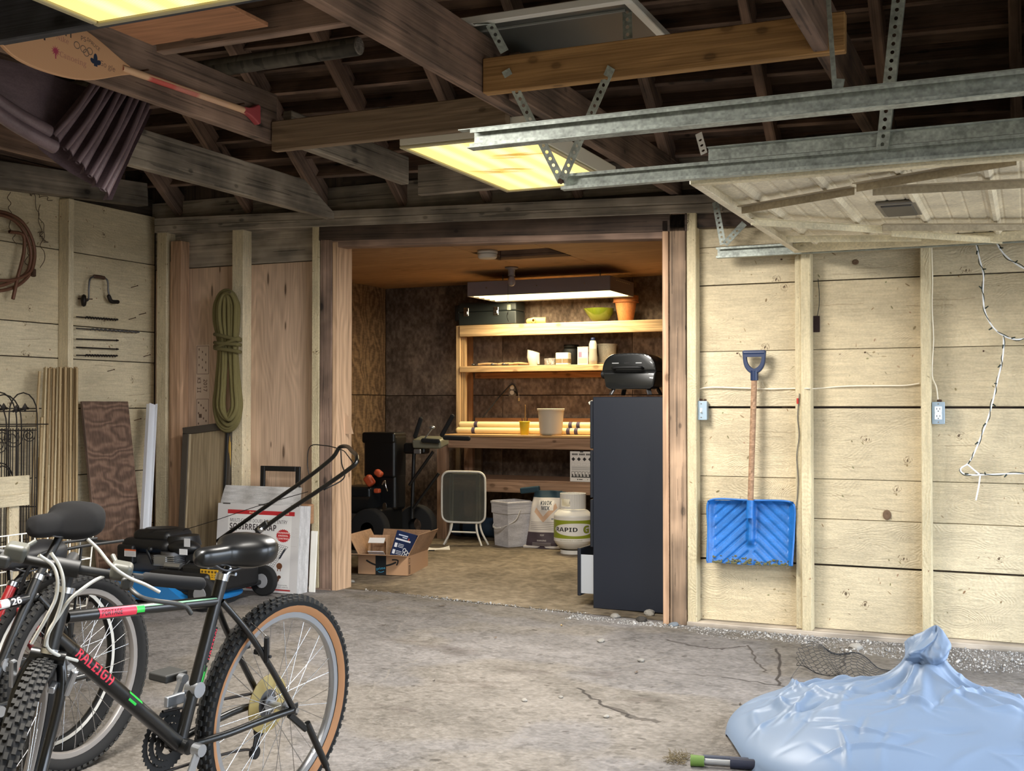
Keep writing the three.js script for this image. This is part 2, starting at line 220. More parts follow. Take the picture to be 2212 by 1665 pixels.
// ---------------------------------------------------------------- back wall
const plateTop = (x) => lerp(2.61, 2.485, (x + 5.75) / 3.93);
const xAt = (u, z) => onZ(u, 880, z).x;
const wallBack = setting('wall_back'), STUD = 0.09;
const XL = -5.75, XJ0 = xAt(688, STUD), XJ1 = xAt(1483, STUD);
part('eave_board', bxAt(-5.8, 1.3, 2.52, 2.72, -0.028, -0.015, 0.003, 'x'), M.grey[1], wallBack);
part('sheathing', [bxAt(-6, xAt(717, STUD), -0.1, 3.2, -0.09, -0.03), bxAt(xAt(717, STUD), xAt(1436, 0), 2.42, 3.2, -0.09, -0.03), bxAt(xAt(1436, 0), 1.35, -0.1, 3.2, -0.09, -0.03)], M.dark[1], wallBack);
{
  const mid = (a, b) => (onZ(...a, 0).y + onZ(...b, 0).y) / 2;
  const rows = [0.03, mid([1757, 1218], [2212, 1244]), mid([1511, 1111], [2212, 1136]), mid([1511, 1028], [2212, 1045]), 1.248, mid([1511.6, 761], [2212, 745]), mid([1511.6, 619], [1984.5, 596]), 2.17, 2.40];
  const gaps = [0.012, 0.011, 0.003, 0.003, 0.012, 0.003, 0.006, 0.003];
  for (let i = 0; i < rows.length - 1; i++) {
    const x0 = XJ1 - 0.02, seams = i % 2 ? [x0, 1.3] : [x0, xAt(1735, 0), 1.3];
    for (let k = 0; k < seams.length - 1; k++) part('board', bxAt(seams[k] + (k ? 0.002 : 0), seams[k + 1] - 0.001, rows[i] + (i ? gaps[i] / 2 : 0), rows[i + 1] - gaps[Math.min(i + 1, 7)] / 2, -0.028, rr(-0.003, 0.003), 0.002, 'x'), M.cream[(i + k) % 3], wallBack);
  }
  for (const [u0, u1, m, top] of [[1484, 1504, M.creamStud, 2.41], [1730, 1752, M.creamStud, 2.39], [1989, 2011, M.creamStud, 2.38], [2290, 2312, M.creamStud, 2.37]]) {
    const x0 = xAt(u0, STUD), x1 = xAt(u1, STUD); part('stud', bxAt(x0, x1, 0.02, top, 0.004, STUD, 0.004, 'y'), m, wallBack);
  }
  part('stud', bxAt(xAt(1718, 0.07), xAt(1731, 0.07), 0.03, 2.39, 0.004, 0.07, 0.003, 'y'), M.creamStud, wallBack);
  part('sill', bxAt(XJ1, 1.3, -0.01, 0.028, -0.02, 0.1, 0.004, 'x'), M.grey[2], wallBack);
  // left of the opening: plywood between studs, grey boards above
  const s = [[337, 358], [365, 388], [500, 524], [673, 689]].map(([a, b]) => [xAt(a, STUD), xAt(b, STUD)]);
  const yb = 2.235;
  [[XL, s[1][0] + 0.02], [s[1][0] + 0.02, s[2][0] + 0.02], [s[2][0] + 0.022, s[3][1] - 0.01]].forEach(([a, b]) => {
    part('plywood_panel', bxAt(a, b - 0.002, 0.06, yb - 0.003, -0.028, -0.008, 0.002, 'y'), M.plyWall, wallBack);
    part('board', bxAt(a, b - 0.002, yb + 0.002, 2.52, -0.028, -0.004, 0.002, 'x'), M.grey[2], wallBack);
  });
  const leftStud = [M.cream[0], M.newStud[1], M.cream[1], M.creamStud];
  s.forEach(([a, b], i) => part('stud', bxAt(a, b, 0.055, i === 1 ? 2.42 : 2.5, -0.006, STUD - (i === 1 ? 0.01 : 0), 0.003, 'y'), leftStud[i], wallBack));
  part('stud', bxAt(s[0][1] + 0.002, s[1][0] - 0.004, 0.055, 2.28, -0.006, STUD - 0.03, 0.003, 'y'), M.newStud[0], wallBack);
  part('sill', bxAt(XL, xAt(715, STUD), 0.02, 0.056, -0.02, 0.095, 0.004, 'x'), M.joist[2], wallBack);
  // opening: posts, jambs, header
  part('post', bxAt(xAt(690, STUD), xAt(716, STUD), 0.035, 2.36, -0.02, STUD, 0.005, 'y'), M.joist[2], wallBack);
  part('jamb', bxAt(xAt(717, STUD), xAt(728, STUD), 0.03, 2.335, -0.092, STUD, 0.003, 'y'), M.newStud[0], wallBack);
  part('jamb', bxAt(xAt(1431, STUD), xAt(1444, STUD), 0.0, 2.33, -0.02, STUD, 0.003, 'y'), M.newStud[1], wallBack);
  part('post', bxAt(xAt(1446, STUD), xAt(1482, STUD), 0.0, 2.39, -0.02, STUD, 0.005, 'y'), wood(0xb59a82, T.old), wallBack);
  const at = (u, v, z) => onZ(u, v, z);
  const slope = (u0, v0, u1, v1, h, t, z, mat, name) => { const a = at(u0, v0, z), b = at(u1, v1, z); a.y -= h / 2; b.y -= h / 2; a.z = b.z = z - t / 2; part(name, plankG(a, b, h, t, V(0, 1, 0), 0.004), mat, wallBack); };
  slope(688, 486, 1490, 460, 0.105, 0.07, STUD, M.dark[2], 'header');
  slope(716, 519, 1442, 498, 0.045, 0.11, STUD - 0.005, M.joist[2], 'header');
  slope(333, 471, 1560, 417, 0.052, 0.12, STUD + 0.01, M.grey[0], 'top_plate');
  slope(333, 487, 1560, 437, 0.052, 0.115, STUD + 0.012, M.grey[2], 'top_plate');
  slope(1490, 459, 2330, 425, 0.09, 0.05, 0.06, M.dark[2], 'blocking');
  slope(1560, 417, 2330, 380, 0.105, 0.12, STUD + 0.01, M.grey[0], 'top_plate');
}
// ---------------------------------------------------------------- left wall
const wallLeft = setting('wall_left');
{
  part('sheathing', bxAt(-5.9, -5.79, -0.1, 2.75, -0.1, 7.4), M.dark[1], wallLeft);
  const rows = [0.04, 0.42, 0.80, 1.24, 1.565, 1.785, 2.27, 2.62];
  for (let i = 0; i < rows.length - 1; i++) { const cut = [0, 3.3, 7.3]; for (let k = 0; k < 2; k++) part('board', bxAt(XL - 0.026, XL - rr(0, 0.003), rows[i] + (i ? 0.003 : 0), rows[i + 1] - 0.003, cut[k] + 0.001, cut[k + 1] - 0.003, 0.002, 'z'), M.cream[(i + k) % 3], wallLeft); }
  const z = onX(148, 700, XL + 0.09).z;
  for (const q of [z, z + 0.75, z + 1.5, z + 2.25, z + 3, z + 3.75]) part('stud', bxAt(XL, XL + 0.09, 0.03, 2.60, q - 0.045, q, 0.004, 'y'), M.cream[1], wallLeft);
  part('tie_beam', plankG(V(XL + 0.06, 2.74, 0.2), V(XL + 0.06, 2.6, 2.2), 0.16, 0.10), M.grey[1], wallLeft);
  part('tie_beam', plankG(V(XL + 0.07, 2.70, 2.2), V(XL + 0.07, 2.70, 7.3), 0.16, 0.10), M.grey[1], wallLeft);
  const tri = poly([[-0.3, 2.5], [7.6, 2.5], [7.6, 2.75], [3.65, 2.75 + 0.8 * 3.95], [-0.3, 2.75]]);
  part('gable_sheathing', boxUV(extrude(tri, 0.04).rotateY(-Math.PI / 2).translate(-5.84, 0, 0), 'z'), M.dark[1], wallLeft);
  for (let y = 2.62; y < 5.3; y += 0.19) { const w = (5.72 - y - 0.19) / 0.8; part('board', bxAt(-5.825, -5.80, y + 0.003, y + 0.187, Math.max(0.02, 3.65 - w), Math.min(7.28, 3.65 + w), 0.002, 'z'), pick(M.joist), wallLeft); }
}
// ---------------------------------------------------------------- walls outside the view
{
  const wr = setting('wall_right'), m = M.cream[0], X0 = 1.28, X1 = 1.40;
  const D1 = [0.16, 2.40], D2 = [3.2, 5.42];
  part('panel', [bxAt(X0, X1, -0.05, 2.62, -0.1, D1[0]), bxAt(X0, X1, -0.05, 2.62, D1[1], D2[0]), bxAt(X0, X1, 2.10, 2.62, D1[0], D1[1]), bxAt(X0, X1, 2.10, 2.62, D2[0], D2[1]), bxAt(X0, X1, -0.05, 2.62, D2[1], 7.4)], m, wr);
  part('gable', extrude(poly([[-0.3, 2.5], [7.6, 2.5], [7.6, 2.75], [3.65, 2.75 + 0.8 * 3.95], [-0.3, 2.75]]), 0.1).rotateY(-Math.PI / 2).translate(1.40, 0, 0), M.dark[1], wr);
  const wf = setting('wall_front'); part('panel', bxAt(-5.9, 1.4, -0.05, 2.75, 7.3, 7.42), m, wf);
}
// ---------------------------------------------------------------- alcove
{
  const aw = setting('wall_alcove_back'), ZB = -2.9, XA = -5.53;
  part('sheathing', bxAt(-5.8, -1.1, -0.1, 2.5, ZB - 0.1, ZB - 0.03), M.dark[1], aw);
  for (const [a, b] of [[XA, -4.32], [-4.32, -3.1], [-3.1, -1.2]]) { part('panel', bxAt(a + 0.002, b - 0.002, 1.355, 2.36, ZB - 0.028, ZB - rr(0, 0.003), 0.002, 'y'), M.alcove, aw); part('panel', bxAt(a + 0.002, b - 0.002, 0.09, 1.349, ZB - 0.028, ZB - rr(0, 0.003), 0.002, 'y'), M.alcove, aw); }
  const al = setting('wall_alcove_left');
  part('sheathing', bxAt(XA - 0.2, XA - 0.03, -0.1, 2.5, -3, -0.03), M.dark[1], al);
  for (const [a, b] of [[ZB, -2.18], [-2.18, -1.0], [-1.0, -0.09]]) { part('panel', bxAt(XA - 0.028, XA, 1.36, 2.36, a + 0.002, b - 0.002, 0.002, 'y'), M.alcoveBrown, al); part('panel', bxAt(XA - 0.028, XA - 0.002, 0.08, 1.354, a + 0.002, b - 0.002, 0.002, 'y'), M.alcoveBrown, al); }
  const ar = setting('wall_alcove_right'); part('panel', bxAt(-1.28, -1.12, -0.05, 2.5, -3, -0.03), M.alcove, ar);
  const ac = setting('ceiling_alcove');
  const h0 = -3.65, h1 = -3.08, hz0 = -1.40, hz1 = -0.92;
  for (const [a, b, c, d] of [[-5.6, h0, -3, -0.03], [h1, -1.1, -3, -0.03], [h0, h1, -3, hz0], [h0, h1, hz1, -0.03]]) part('plywood_panel', bxAt(a + 0.001, b - 0.001, 2.36, 2.38, c, d, 0.002, 'x'), M.plyCeil, ac);
  part('hatch', bxAt(h0 - 0.02, h1 + 0.02, 2.44, 2.46, hz0 - 0.02, hz1 + 0.02), M.alcoveBrown, ac);
  part('hatch_frame', [bxAt(h0 - 0.02, h0, 2.36, 2.44, hz0, hz1), bxAt(h1, h1 + 0.02, 2.36, 2.44, hz0, hz1), bxAt(h0, h1, 2.38, 2.44, hz0 - 0.02, hz0), bxAt(h0, h1, 2.38, 2.44, hz1, hz1 + 0.02)], M.joist[0], ac);
  part('deck', bxAt(-5.8, -1.1, 2.47, 2.52, -3.05, -0.09), M.dark[1], ac);
}
// ---------------------------------------------------------------- roof and ceiling joists
const ceiling = setting('ceiling'), PITCHR = 0.8, RIDGE = 3.65;
{
  const ca = Math.cos(Math.atan(PITCHR)), sa = Math.sin(Math.atan(PITCHR)), up = V(0, ca, -sa);
  const upAt = (x, z) => plateTop(x) + 0.02 + PITCHR * z;   // underside of a rafter
  for (let k = -5; k <= 6; k++) {
    const x = -1.88 - 0.61 * k; if (x < -5.72 || x > 1.25) continue;
    const a = V(x, upAt(x, -0.045) + 0.075, -0.045), b = V(x, upAt(x, RIDGE) + 0.075, RIDGE);
    part('rafter', plankG(a, b, 0.145, 0.055, up, 0.008), pick(M.joist), ceiling);
    const c = V(x, upAt(x, RIDGE) + 0.06, RIDGE + 0.03), d = V(x, upAt(x, 0.06) + 0.06, 7.25); part('rafter', plankG(c, d, 0.13, 0.048, V(0, ca, sa), 0.006), pick(M.joist), ceiling);
  }
  const L = Math.hypot(RIDGE, RIDGE * PITCHR), n = 28;
  for (let i = 0; i < n; i++) {
    const t = (i + 0.5) / n * RIDGE, w = L / n - 0.006, y = (x) => upAt(x, t) + 0.09 / ca + 0.078;
    part('roof_board', plankG(V(-5.82, y(-5.82), t), V(1.3, y(1.3), t), w, 0.022, up, 0.002).applyMatrix4(new THREE.Matrix4()), pick(M.joist), ceiling);
  }
  for (const s of [1, -1]) {
    const y = (x, z) => upAt(x, z) + 0.26, g = new THREE.BufferGeometry(), e = s > 0 ? -0.4 : 7.7, q = [];
    const P = (x, z, dy) => [x, y(x, s > 0 ? z : 2 * RIDGE - z) + dy, z];
    const quad = (a, b, c, d) => q.push(...a, ...b, ...c, ...a, ...c, ...d);
    quad(P(-6.1, e, 0), P(1.6, e, 0), P(1.6, RIDGE, 0), P(-6.1, RIDGE, 0)); quad(P(-6.1, e, 0.06), P(1.6, e, 0.06), P(1.6, RIDGE, 0.06), P(-6.1, RIDGE, 0.06));
    quad(P(-6.1, e, 0), P(-6.1, e, 0.06), P(1.6, e, 0.06), P(1.6, e, 0));
    g.setAttribute('position', new THREE.BufferAttribute(new Float32Array(q), 3)); g.computeVertexNormals(); part('roof_sheet', boxUV(g, 'x'), M.joist[1], ceiling);
  }
  part('ridge_board', plankG(V(-5.8, upAt(-5.8, RIDGE) + 0.02, RIDGE), V(1.3, upAt(1.3, RIDGE) + 0.02, RIDGE), 0.18, 0.028), M.joist[0], ceiling);
  const J = (x, z0, z1, y0, h, m, t = 0.05) => part('joist', bxAt(x - t / 2, x + t / 2, y0, y0 + h, z1, z0, 0.004, 'z'), m, ceiling);
  J(-1.94, 7.25, 2.06, 2.46, 0.235, M.joist[0]); J(-1.865, 2.36, 0.0, 2.475, 0.19, M.joist[1]);
  J(-3.17, 7.25, 2.16, 2.46, 0.225, M.joist[2]); J(-3.11, 2.13, 1.03, 2.465, 0.15, M.grey[1]);
  J(-4.42, 7.25, 1.9, 2.47, 0.2, M.joist[0]); J(-0.64, 7.25, 0.0, 2.46, 0.2, M.joist[1]); J(0.6, 7.25, 0, 2.46, 0.2, M.joist[1]);
  { // tie whose end is cut to the roof slope
    const s = poly([[0, 0], [1.98, 0], [1.98, 0.2], [0.42, 0.2], [0.05, 0.03]]); part('joist', boxUV(extrude(s, 0.05, 0.003).rotateY(-Math.PI / 2), 'z').translate(-4.17, 2.485, 0.02), M.grey[0], ceiling);
  }
  const K = (x0, x1, z, y0, h, m, t = 0.045) => part('blocking', bxAt(x0, x1, y0, y0 + h, z - t / 2, z + t / 2, 0.004, 'x'), m, ceiling);
  K(-3.14, -1.967, 2.19, 2.415, 0.135, wood(0x94806a, T.sawn)); K(-2.8, -1.967, 3.34, 2.5, 0.10, M.joist[2]); K(-3.14, -1.967, 3.75, 2.46, 0.22, wood(0x565a66, T.old));
  K(-3.13, -2.2, 0.83, 2.44, 0.17, M.grey[1]); K(-5.7, -3.2, 2.35, 2.64, 0.06, M.joist[0]);
  part('blocking', plankG(V(-1.912, 2.525, 2.53), V(-0.56, 2.52, 2.53), 0.135, 0.045), M.amber[0], ceiling);
}
// ---------------------------------------------------------------- ceiling lamps
T.lens = canvasTex(512, 512, (g, w, h) => { g.fillStyle = '#fff3b0'; g.fillRect(0, 0, w, h); for (let y = 0; y < h; y += 8) { g.fillStyle = '#f0dc80'; g.fillRect(0, y, w, 3); } }, 1, 1);
function troffer(label, x0, x1, z0, z1, y, stains) {
  const t = thing('ceiling_light', label, 'light', V((x0 + x1) / 2, y, (z0 + z1) / 2)), w = x1 - x0, d = z1 - z0;
  part('housing', [moveG(cbox(w, 0.075, d, 0.004), 0, 0.048, 0)], std(0xd8d4c6, { roughness: 0.5 }), t);
  part('frame', [moveG(cbox(w, 0.012, 0.022, 0.003), 0, 0.004, d / 2 - 0.011), moveG(cbox(w, 0.012, 0.022, 0.003), 0, 0.004, -d / 2 + 0.011), moveG(cbox(0.022, 0.012, d - 0.05, 0.003), w / 2 - 0.011, 0.004, 0), moveG(cbox(0.022, 0.012, d - 0.05, 0.003), -w / 2 + 0.011, 0.004, 0)], std(0xb9b08e, { roughness: 0.45 }), t);
  const W = w - 0.046, D = d - 0.046, map = canvasTex(512, 1024, (g, a, b) => {
    g.fillStyle = '#fff0a0'; g.fillRect(0, 0, a, b);
    for (const c of [0.2, 0.4, 0.6, 0.8]) { g.fillStyle = '#fffbe2'; for (let k = 0; k < 26; k++) { g.globalAlpha = 0.06; const q = (1 + k) * 1.4; g.fillRect(c * a - q, 0, q * 2, b); } g.globalAlpha = 1; }
    for (let x = 0; x < a; x += 8) { g.fillStyle = 'rgba(190,150,40,.28)'; g.fillRect(x, 0, 3, b); }
    stains && stains(g, a, b);
  });
  const lens = part('lens', new THREE.PlaneGeometry(W, D).rotateX(Math.PI / 2).translate(0, 0.006, 0), std(0xfff0b8, { map, emissive: 0xffffff, emissiveMap: map, emissiveIntensity: 1.0, roughness: 0.35 }), t);
  const L = new THREE.RectAreaLight(TUBE_WARM, LAMP_POWER, W, D); L.name = 'lamp_glow'; L.position.set(0, -0.004, 0); L.rotation.x = -Math.PI / 2; t.add(L);
  return t;
}
{
  const brown = (g, a, b) => { seedState = 5; g.fillStyle = 'rgba(150,100,10,.14)'; for (let k = 0; k < 46; k++) { g.beginPath(); g.ellipse(a * rr(0.15, 0.5), b * rr(0.55, 0.62), rr(4, 90), rr(2, 12), 0.5, 0, 7); g.fill(); g.beginPath(); g.ellipse(a * rr(0.5, 0.9), b * rr(0.28, 0.36), rr(4, 80), rr(2, 12), 0.2, 0, 7); g.fill(); } };
  troffer('ceiling light with a glowing yellowed lens and brown stains above the track end', -2.5, -1.895, 1.03, 2.165, 2.378, brown);
  const f = troffer('ceiling light with a clean glowing ribbed lens beside the canoe paddle', -2.51, -1.9, 3.94, 5.16, 2.378);
}
// ---------------------------------------------------------------- overhead door, tracks and hangers
const plane = (pts, y) => pts.map(([u, v]) => onY(u, v, y));
function channelRail(x0, x1, y, z, flip = 1) {   // steel track section, open towards +z (or -z)
  const s = poly([[-0.02, -0.03], [0.018, -0.03], [0.018, -0.018], [0.0155, -0.018], [0.0155, -0.0275], [-0.0175, -0.0275], [-0.0175, 0.0275], [0.012, 0.0275], [0.012, 0.018], [0.0145, 0.018], [0.0145, 0.03], [-0.02, 0.03]]);
  const g = extrude(s, x1 - x0).rotateY(Math.PI / 2);   // z of the shape -> +x of the world, x of the shape -> -z
  g.scale(1, 1, -flip); if (flip > 0) { g.index || 0; const p = g.attributes.position; for (let i = 0; i < p.count; i += 3) { for (const a of [g.attributes.position, g.attributes.uv]) { const n = a.itemSize; for (let c = 0; c < n; c++) { const t = a.array[(i + 1) * n + c]; a.array[(i + 1) * n + c] = a.array[(i + 2) * n + c]; a.array[(i + 2) * n + c] = t; } } } }
  g.deleteAttribute('normal'); g.computeVertexNormals(); return boxUV(g, 'x').translate(x0, y, z);
}
function strapG(p0, p1, w = 0.032, face = V(0, 0, 1), t = 0.0025, pitch = 0.028) {   // punched steel strap
  const L = p0.distanceTo(p1), s = poly([[-L / 2, -w / 2], [L / 2, -w / 2], [L / 2, w / 2], [-L / 2, w / 2]]);
  for (let k = 0, n = Math.floor((L - 0.02) / pitch); k < n; k++) { const h = new THREE.Path(); h.absarc(-L / 2 + 0.016 + k * pitch, 0, 0.0068, 0, 6.2832, true); s.holes.push(h); }
  const g = extrude(s, t, 0, 5).translate(0, 0, -t / 2), x = p1.clone().sub(p0).normalize(), y = face.clone().cross(x).normalize(), z = x.clone().cross(y);
  return boxUV(g.applyMatrix4(new THREE.Matrix4().makeBasis(x, y, z).setPosition(p0.clone().add(p1).multiplyScalar(0.5))), 'x');
}
{
  const bolt = (p, r = 0.008) => new THREE.CylinderGeometry(r, r, 0.012, 6).rotateX(Math.PI / 2).translate(p.x, p.y, p.z);
  // far track along the wall
  const C = thing('garage_door_track', 'short steel door track beside the cream wall under the raised door', 'door track', null, 0, 'steel tracks of the overhead doors');
  part('rail', channelRail(-1.6, 1.22, 2.115, 0.155, 1), M.galv, C);
  const c0 = onZ(1562, 528, 0.15); part('hanger_strap', strapG(c0, onZ(1545, 436, 0.13), 0.036), M.galv, C); part('hanger_strap', strapG(c0.clone().add(V(0.01, 0, 0.006)), onZ(1608, 482, 0.13), 0.036), M.galv, C); part('roller_bracket', [bxAt(-1.13, -1.09, 2.09, 2.15, 0.15, 0.2, 0.004), rod(V(-1.11, 2.115, 0.14), V(-1.11, 2.115, 0.26), 0.006)], M.creamStud, C);
  // near track of the same door
  const B = thing('garage_door_track', 'steel door track carried on two crossed punched straps at its end', 'door track', null, 0, 'steel tracks of the overhead doors');
  const yB = 2.125, zB = 2.37, eB = onZ(1220, 396, zB);
  part('rail', channelRail(eB.x - 0.01, 1.22, yB, zB, 1), M.galv, B);
  part('angle_iron', [bxAt(-1.07, 1.2, yB + 0.03, yB + 0.075, zB + 0.018, zB + 0.021, 0.0005), bxAt(-1.07, 1.2, yB + 0.073, yB + 0.076, zB + 0.018, zB + 0.05, 0.0005)], M.galv, B);
  part('hanger_strap', strapG(eB.clone().add(V(0, 0, 0.03)), onZ(1106, 160, 2.50).add(V(0, 0, 0.06)), 0.034), M.galv, B);
  part('hanger_strap', strapG(eB.clone().add(V(0, 0, 0.036)), onZ(1333, 155, 2.50).add(V(0, 0, 0.064)), 0.034), M.galv, B);
  part('bolt', bolt(eB.clone().add(V(0, 0, 0.045)), 0.011), M.rust, B);
  { const p0 = onZ(1905, 322, zB + 0.03), p1 = onZ(1943, -30, zB + 0.1); part('hanger_strap', [strapG(p0, p1, 0.04), plankG(p0.clone().add(V(0.02, 0, -0.015)), p1.clone().add(V(0.02, 0, -0.015)), 0.003, 0.03, V(1, 0, 0), 0.0005)], M.galv, B); }
  { const p0 = onZ(1521, 332, zB), p1 = onZ(1509, 288, zB - 0.05); part('hanger_strap', strapG(p0, p1, 0.026), M.white, B); }
  // track of the second door
  const A = thing('garage_door_track', 'long galvanised door track with a lower lip running below the amber board', 'door track', null, 0, 'steel tracks of the overhead doors');
  const yA = 2.125, zA = 3.17; part('rail', channelRail(-1.655, 1.22, yA, zA, 1), M.galv, A);
  part('angle_iron', [bxAt(-1.70, 1.2, yA + 0.031, yA + 0.034, zA - 0.02, zA + 0.012, 0.0005), bxAt(-1.66, 1.2, yA - 0.034, yA - 0.031, zA - 0.02, zA + 0.03, 0.0005)], M.galv, A);
  { const p0 = onZ(1805, 214, zA - 0.02), p1 = onZ(1787, -30, zA - 0.12); part('hanger_strap', plankG(p0, p1, 0.003, 0.014, V(0, 0, 1), 0.0005), M.galv, A); part('bracket', plankG(p0, p0.clone().add(V(0.01, 0.06, -0.01)), 0.004, 0.03, V(0, 0, 1), 0.001), M.galv, A); }
  const S1 = thing('punched_strap', 'short bent punched steel strap on the side of the joist', 'strap');
  { const a = onZ(1024, 52, 2.66), b = onZ(1058, 52, 2.62), c = onZ(1090, 112, 2.585); part('strap', [strapG(b, c, 0.034, V(0.2, 0.3, 1)), strapG(a, b, 0.034, V(0, 1, 0.6))], M.galv, S1); }
  const S2 = thing('punched_strap', 'upright punched steel strap behind the amber board', 'strap'); part('strap', strapG(onZ(1356, 84, 2.49), onZ(1354, -20, 2.49), 0.036), M.galv, S2);

  // raised door
  const D = thing('garage_door', 'cream ribbed steel garage door raised flat under the ceiling with diagonal braces', 'garage door'), yD = 2.135, dx0 = -1.16, dx1 = 1.1, dz0 = 0.22, dz1 = 2.31;
  const skin = std(0xf6ecd4, { map: T.mottle, roughness: 0.5 }), bar = std(0xe6dab8, { map: T.mottle, roughness: 0.55 }), barD = std(0xb5a78c, { map: T.mottle, roughness: 0.5, metalness: 0.2 });
  const prof = []; for (let x = dx0; x <= dx1 + 1e-6; x += 0.0075) { const m = mod(x - dx0, 0.075), wide = mod(x - dx0 - 0.1, 0.3); let h = m < 0.008 ? 0.004 : 0; if (wide < 0.04) h = -0.016 * S(0, 0.01, wide) * S(0.04, 0.03, wide); prof.push([x, yD + h]); }
  const sh = poly([...prof, ...prof.slice().reverse().map(([x, y]) => [x, y + 0.0025])]);
  part('ribbed_skin', boxUV(extrude(sh, dz1 - dz0), 'z').translate(0, 0, dz0), skin, D);
  part('edge_flange', [bxAt(dx0 - 0.004, dx0, yD - 0.045, yD + 0.01, dz0, dz1, 0.001), bxAt(dx0, dx0 + 0.03, yD - 0.046, yD - 0.043, dz0, dz1, 0.001)], skin, D);
  part('side_rail', bxAt(dx0, dx1, yD - 0.05, yD - 0.002, dz0 - 0.012, dz0 + 0.03, 0.003), bar, D); part('side_rail', bxAt(dx0, dx1, yD - 0.05, yD - 0.002, dz1 - 0.03, dz1 + 0.012, 0.003), bar, D);
  const brace = (pts, mat, w = 0.05, yy = yD - 0.028) => { const q = plane(pts, yy); for (let i = 0; i < q.length - 1; i++) { const a = q[i], b = q[i + 1]; part('brace', join([plankG(a, b, 0.003, w, V(0, 1, 0), 0.001), plankG(a.clone().add(V(0, -0.015, 0)), b.clone().add(V(0, -0.015, 0)), 0.03, 0.003, V(0, 1, 0), 0.001)]), mat, D); } };
  brace([[1602, 447], [1846, 404]], barD, 0.06); brace([[1850, 398], [2196, 338]], barD, 0.06, yD - 0.024); brace([[1622, 472], [1905, 490]], bar, 0.045); brace([[1906, 485], [2230, 484]], barD, 0.05); brace([[1885, 406], [2230, 388]], barD, 0.055);
  brace([[1700, 511], [1990, 508]], bar, 0.04); brace([[1925, 497], [2165, 514]], bar, 0.03);
  const v = plane([[1890, 434], [1984, 431], [1992, 467], [1902, 468]], yD - 0.012), cx = (v[0].x + v[2].x) / 2, cz = (v[0].z + v[2].z) / 2, w = v[1].x - v[0].x, d = v[3].z - v[0].z;
  part('vent_frame', bxAt(cx - 0.085, cx + 0.085, yD - 0.018, yD - 0.002, cz - 0.17, cz + 0.17, 0.006), std(0x6b665e, { roughness: 0.5 }), D); part('vent_grille', bxAt(cx - 0.065, cx + 0.065, yD - 0.024, yD - 0.012, cz - 0.14, cz + 0.14, 0.004), std(0x3c3a38, { roughness: 0.5 }), D);
}
// ---------------------------------------------------------------- stored overhead
{
  const sw = thing('storm_window', 'grey storm window with a white frame lying flat on the joists', 'window'), y = 2.70, x1 = onY(1362, 0, y).x, z1 = onY(1362, 0, y).z, x0 = -2.3, z0 = 2.0;
  for (const g of [bxAt(x0, x1, y, y + 0.03, z1 - 0.035, z1), bxAt(x0, x1, y, y + 0.03, z0, z0 + 0.035), bxAt(x1 - 0.035, x1, y, y + 0.03, z0 + 0.035, z1 - 0.035), bxAt(x0, x0 + 0.035, y, y + 0.03, z0 + 0.035, z1 - 0.035)]) part('frame_bar', g, M.white, sw);
  part('pane', bxAt(x0 + 0.03, x1 - 0.03, y + 0.012, y + 0.017, z0 + 0.03, z1 - 0.03), std(0x4c4e4c, { roughness: 0.35 }), sw); part('glazing_bead', bxAt(x0 + 0.05, x1 - 0.06, y + 0.004, y + 0.012, z1 - 0.12, z1 - 0.112, 0.001), std(0x8a8c88), sw);
  const pole = thing('wooden_pole', 'round weathered wooden pole lying across the joists', 'pole'); { const b = onY(775, 99, 2.755), a = V(b.x - 2.2, 2.75, b.z - 0.02); part('pole', rod(a, b, 0.04, 14), wood(0x6f6a60, T.old), pole); part('end_cap', rod(b, b.clone().add(V(0.006, 0, 0)), 0.038, 14, 0.034), M.grey[2], pole); }
  const sheet = thing('plywood_offcut', 'tan plywood offcut resting flat beside the ceiling light', 'board'); part('sheet', bxAt(-2.79, -2.30, 2.515, 2.53, 3.39, 3.72, 0.002, 'x'), std(0xb98a68, { map: T.ply }), sheet);
}
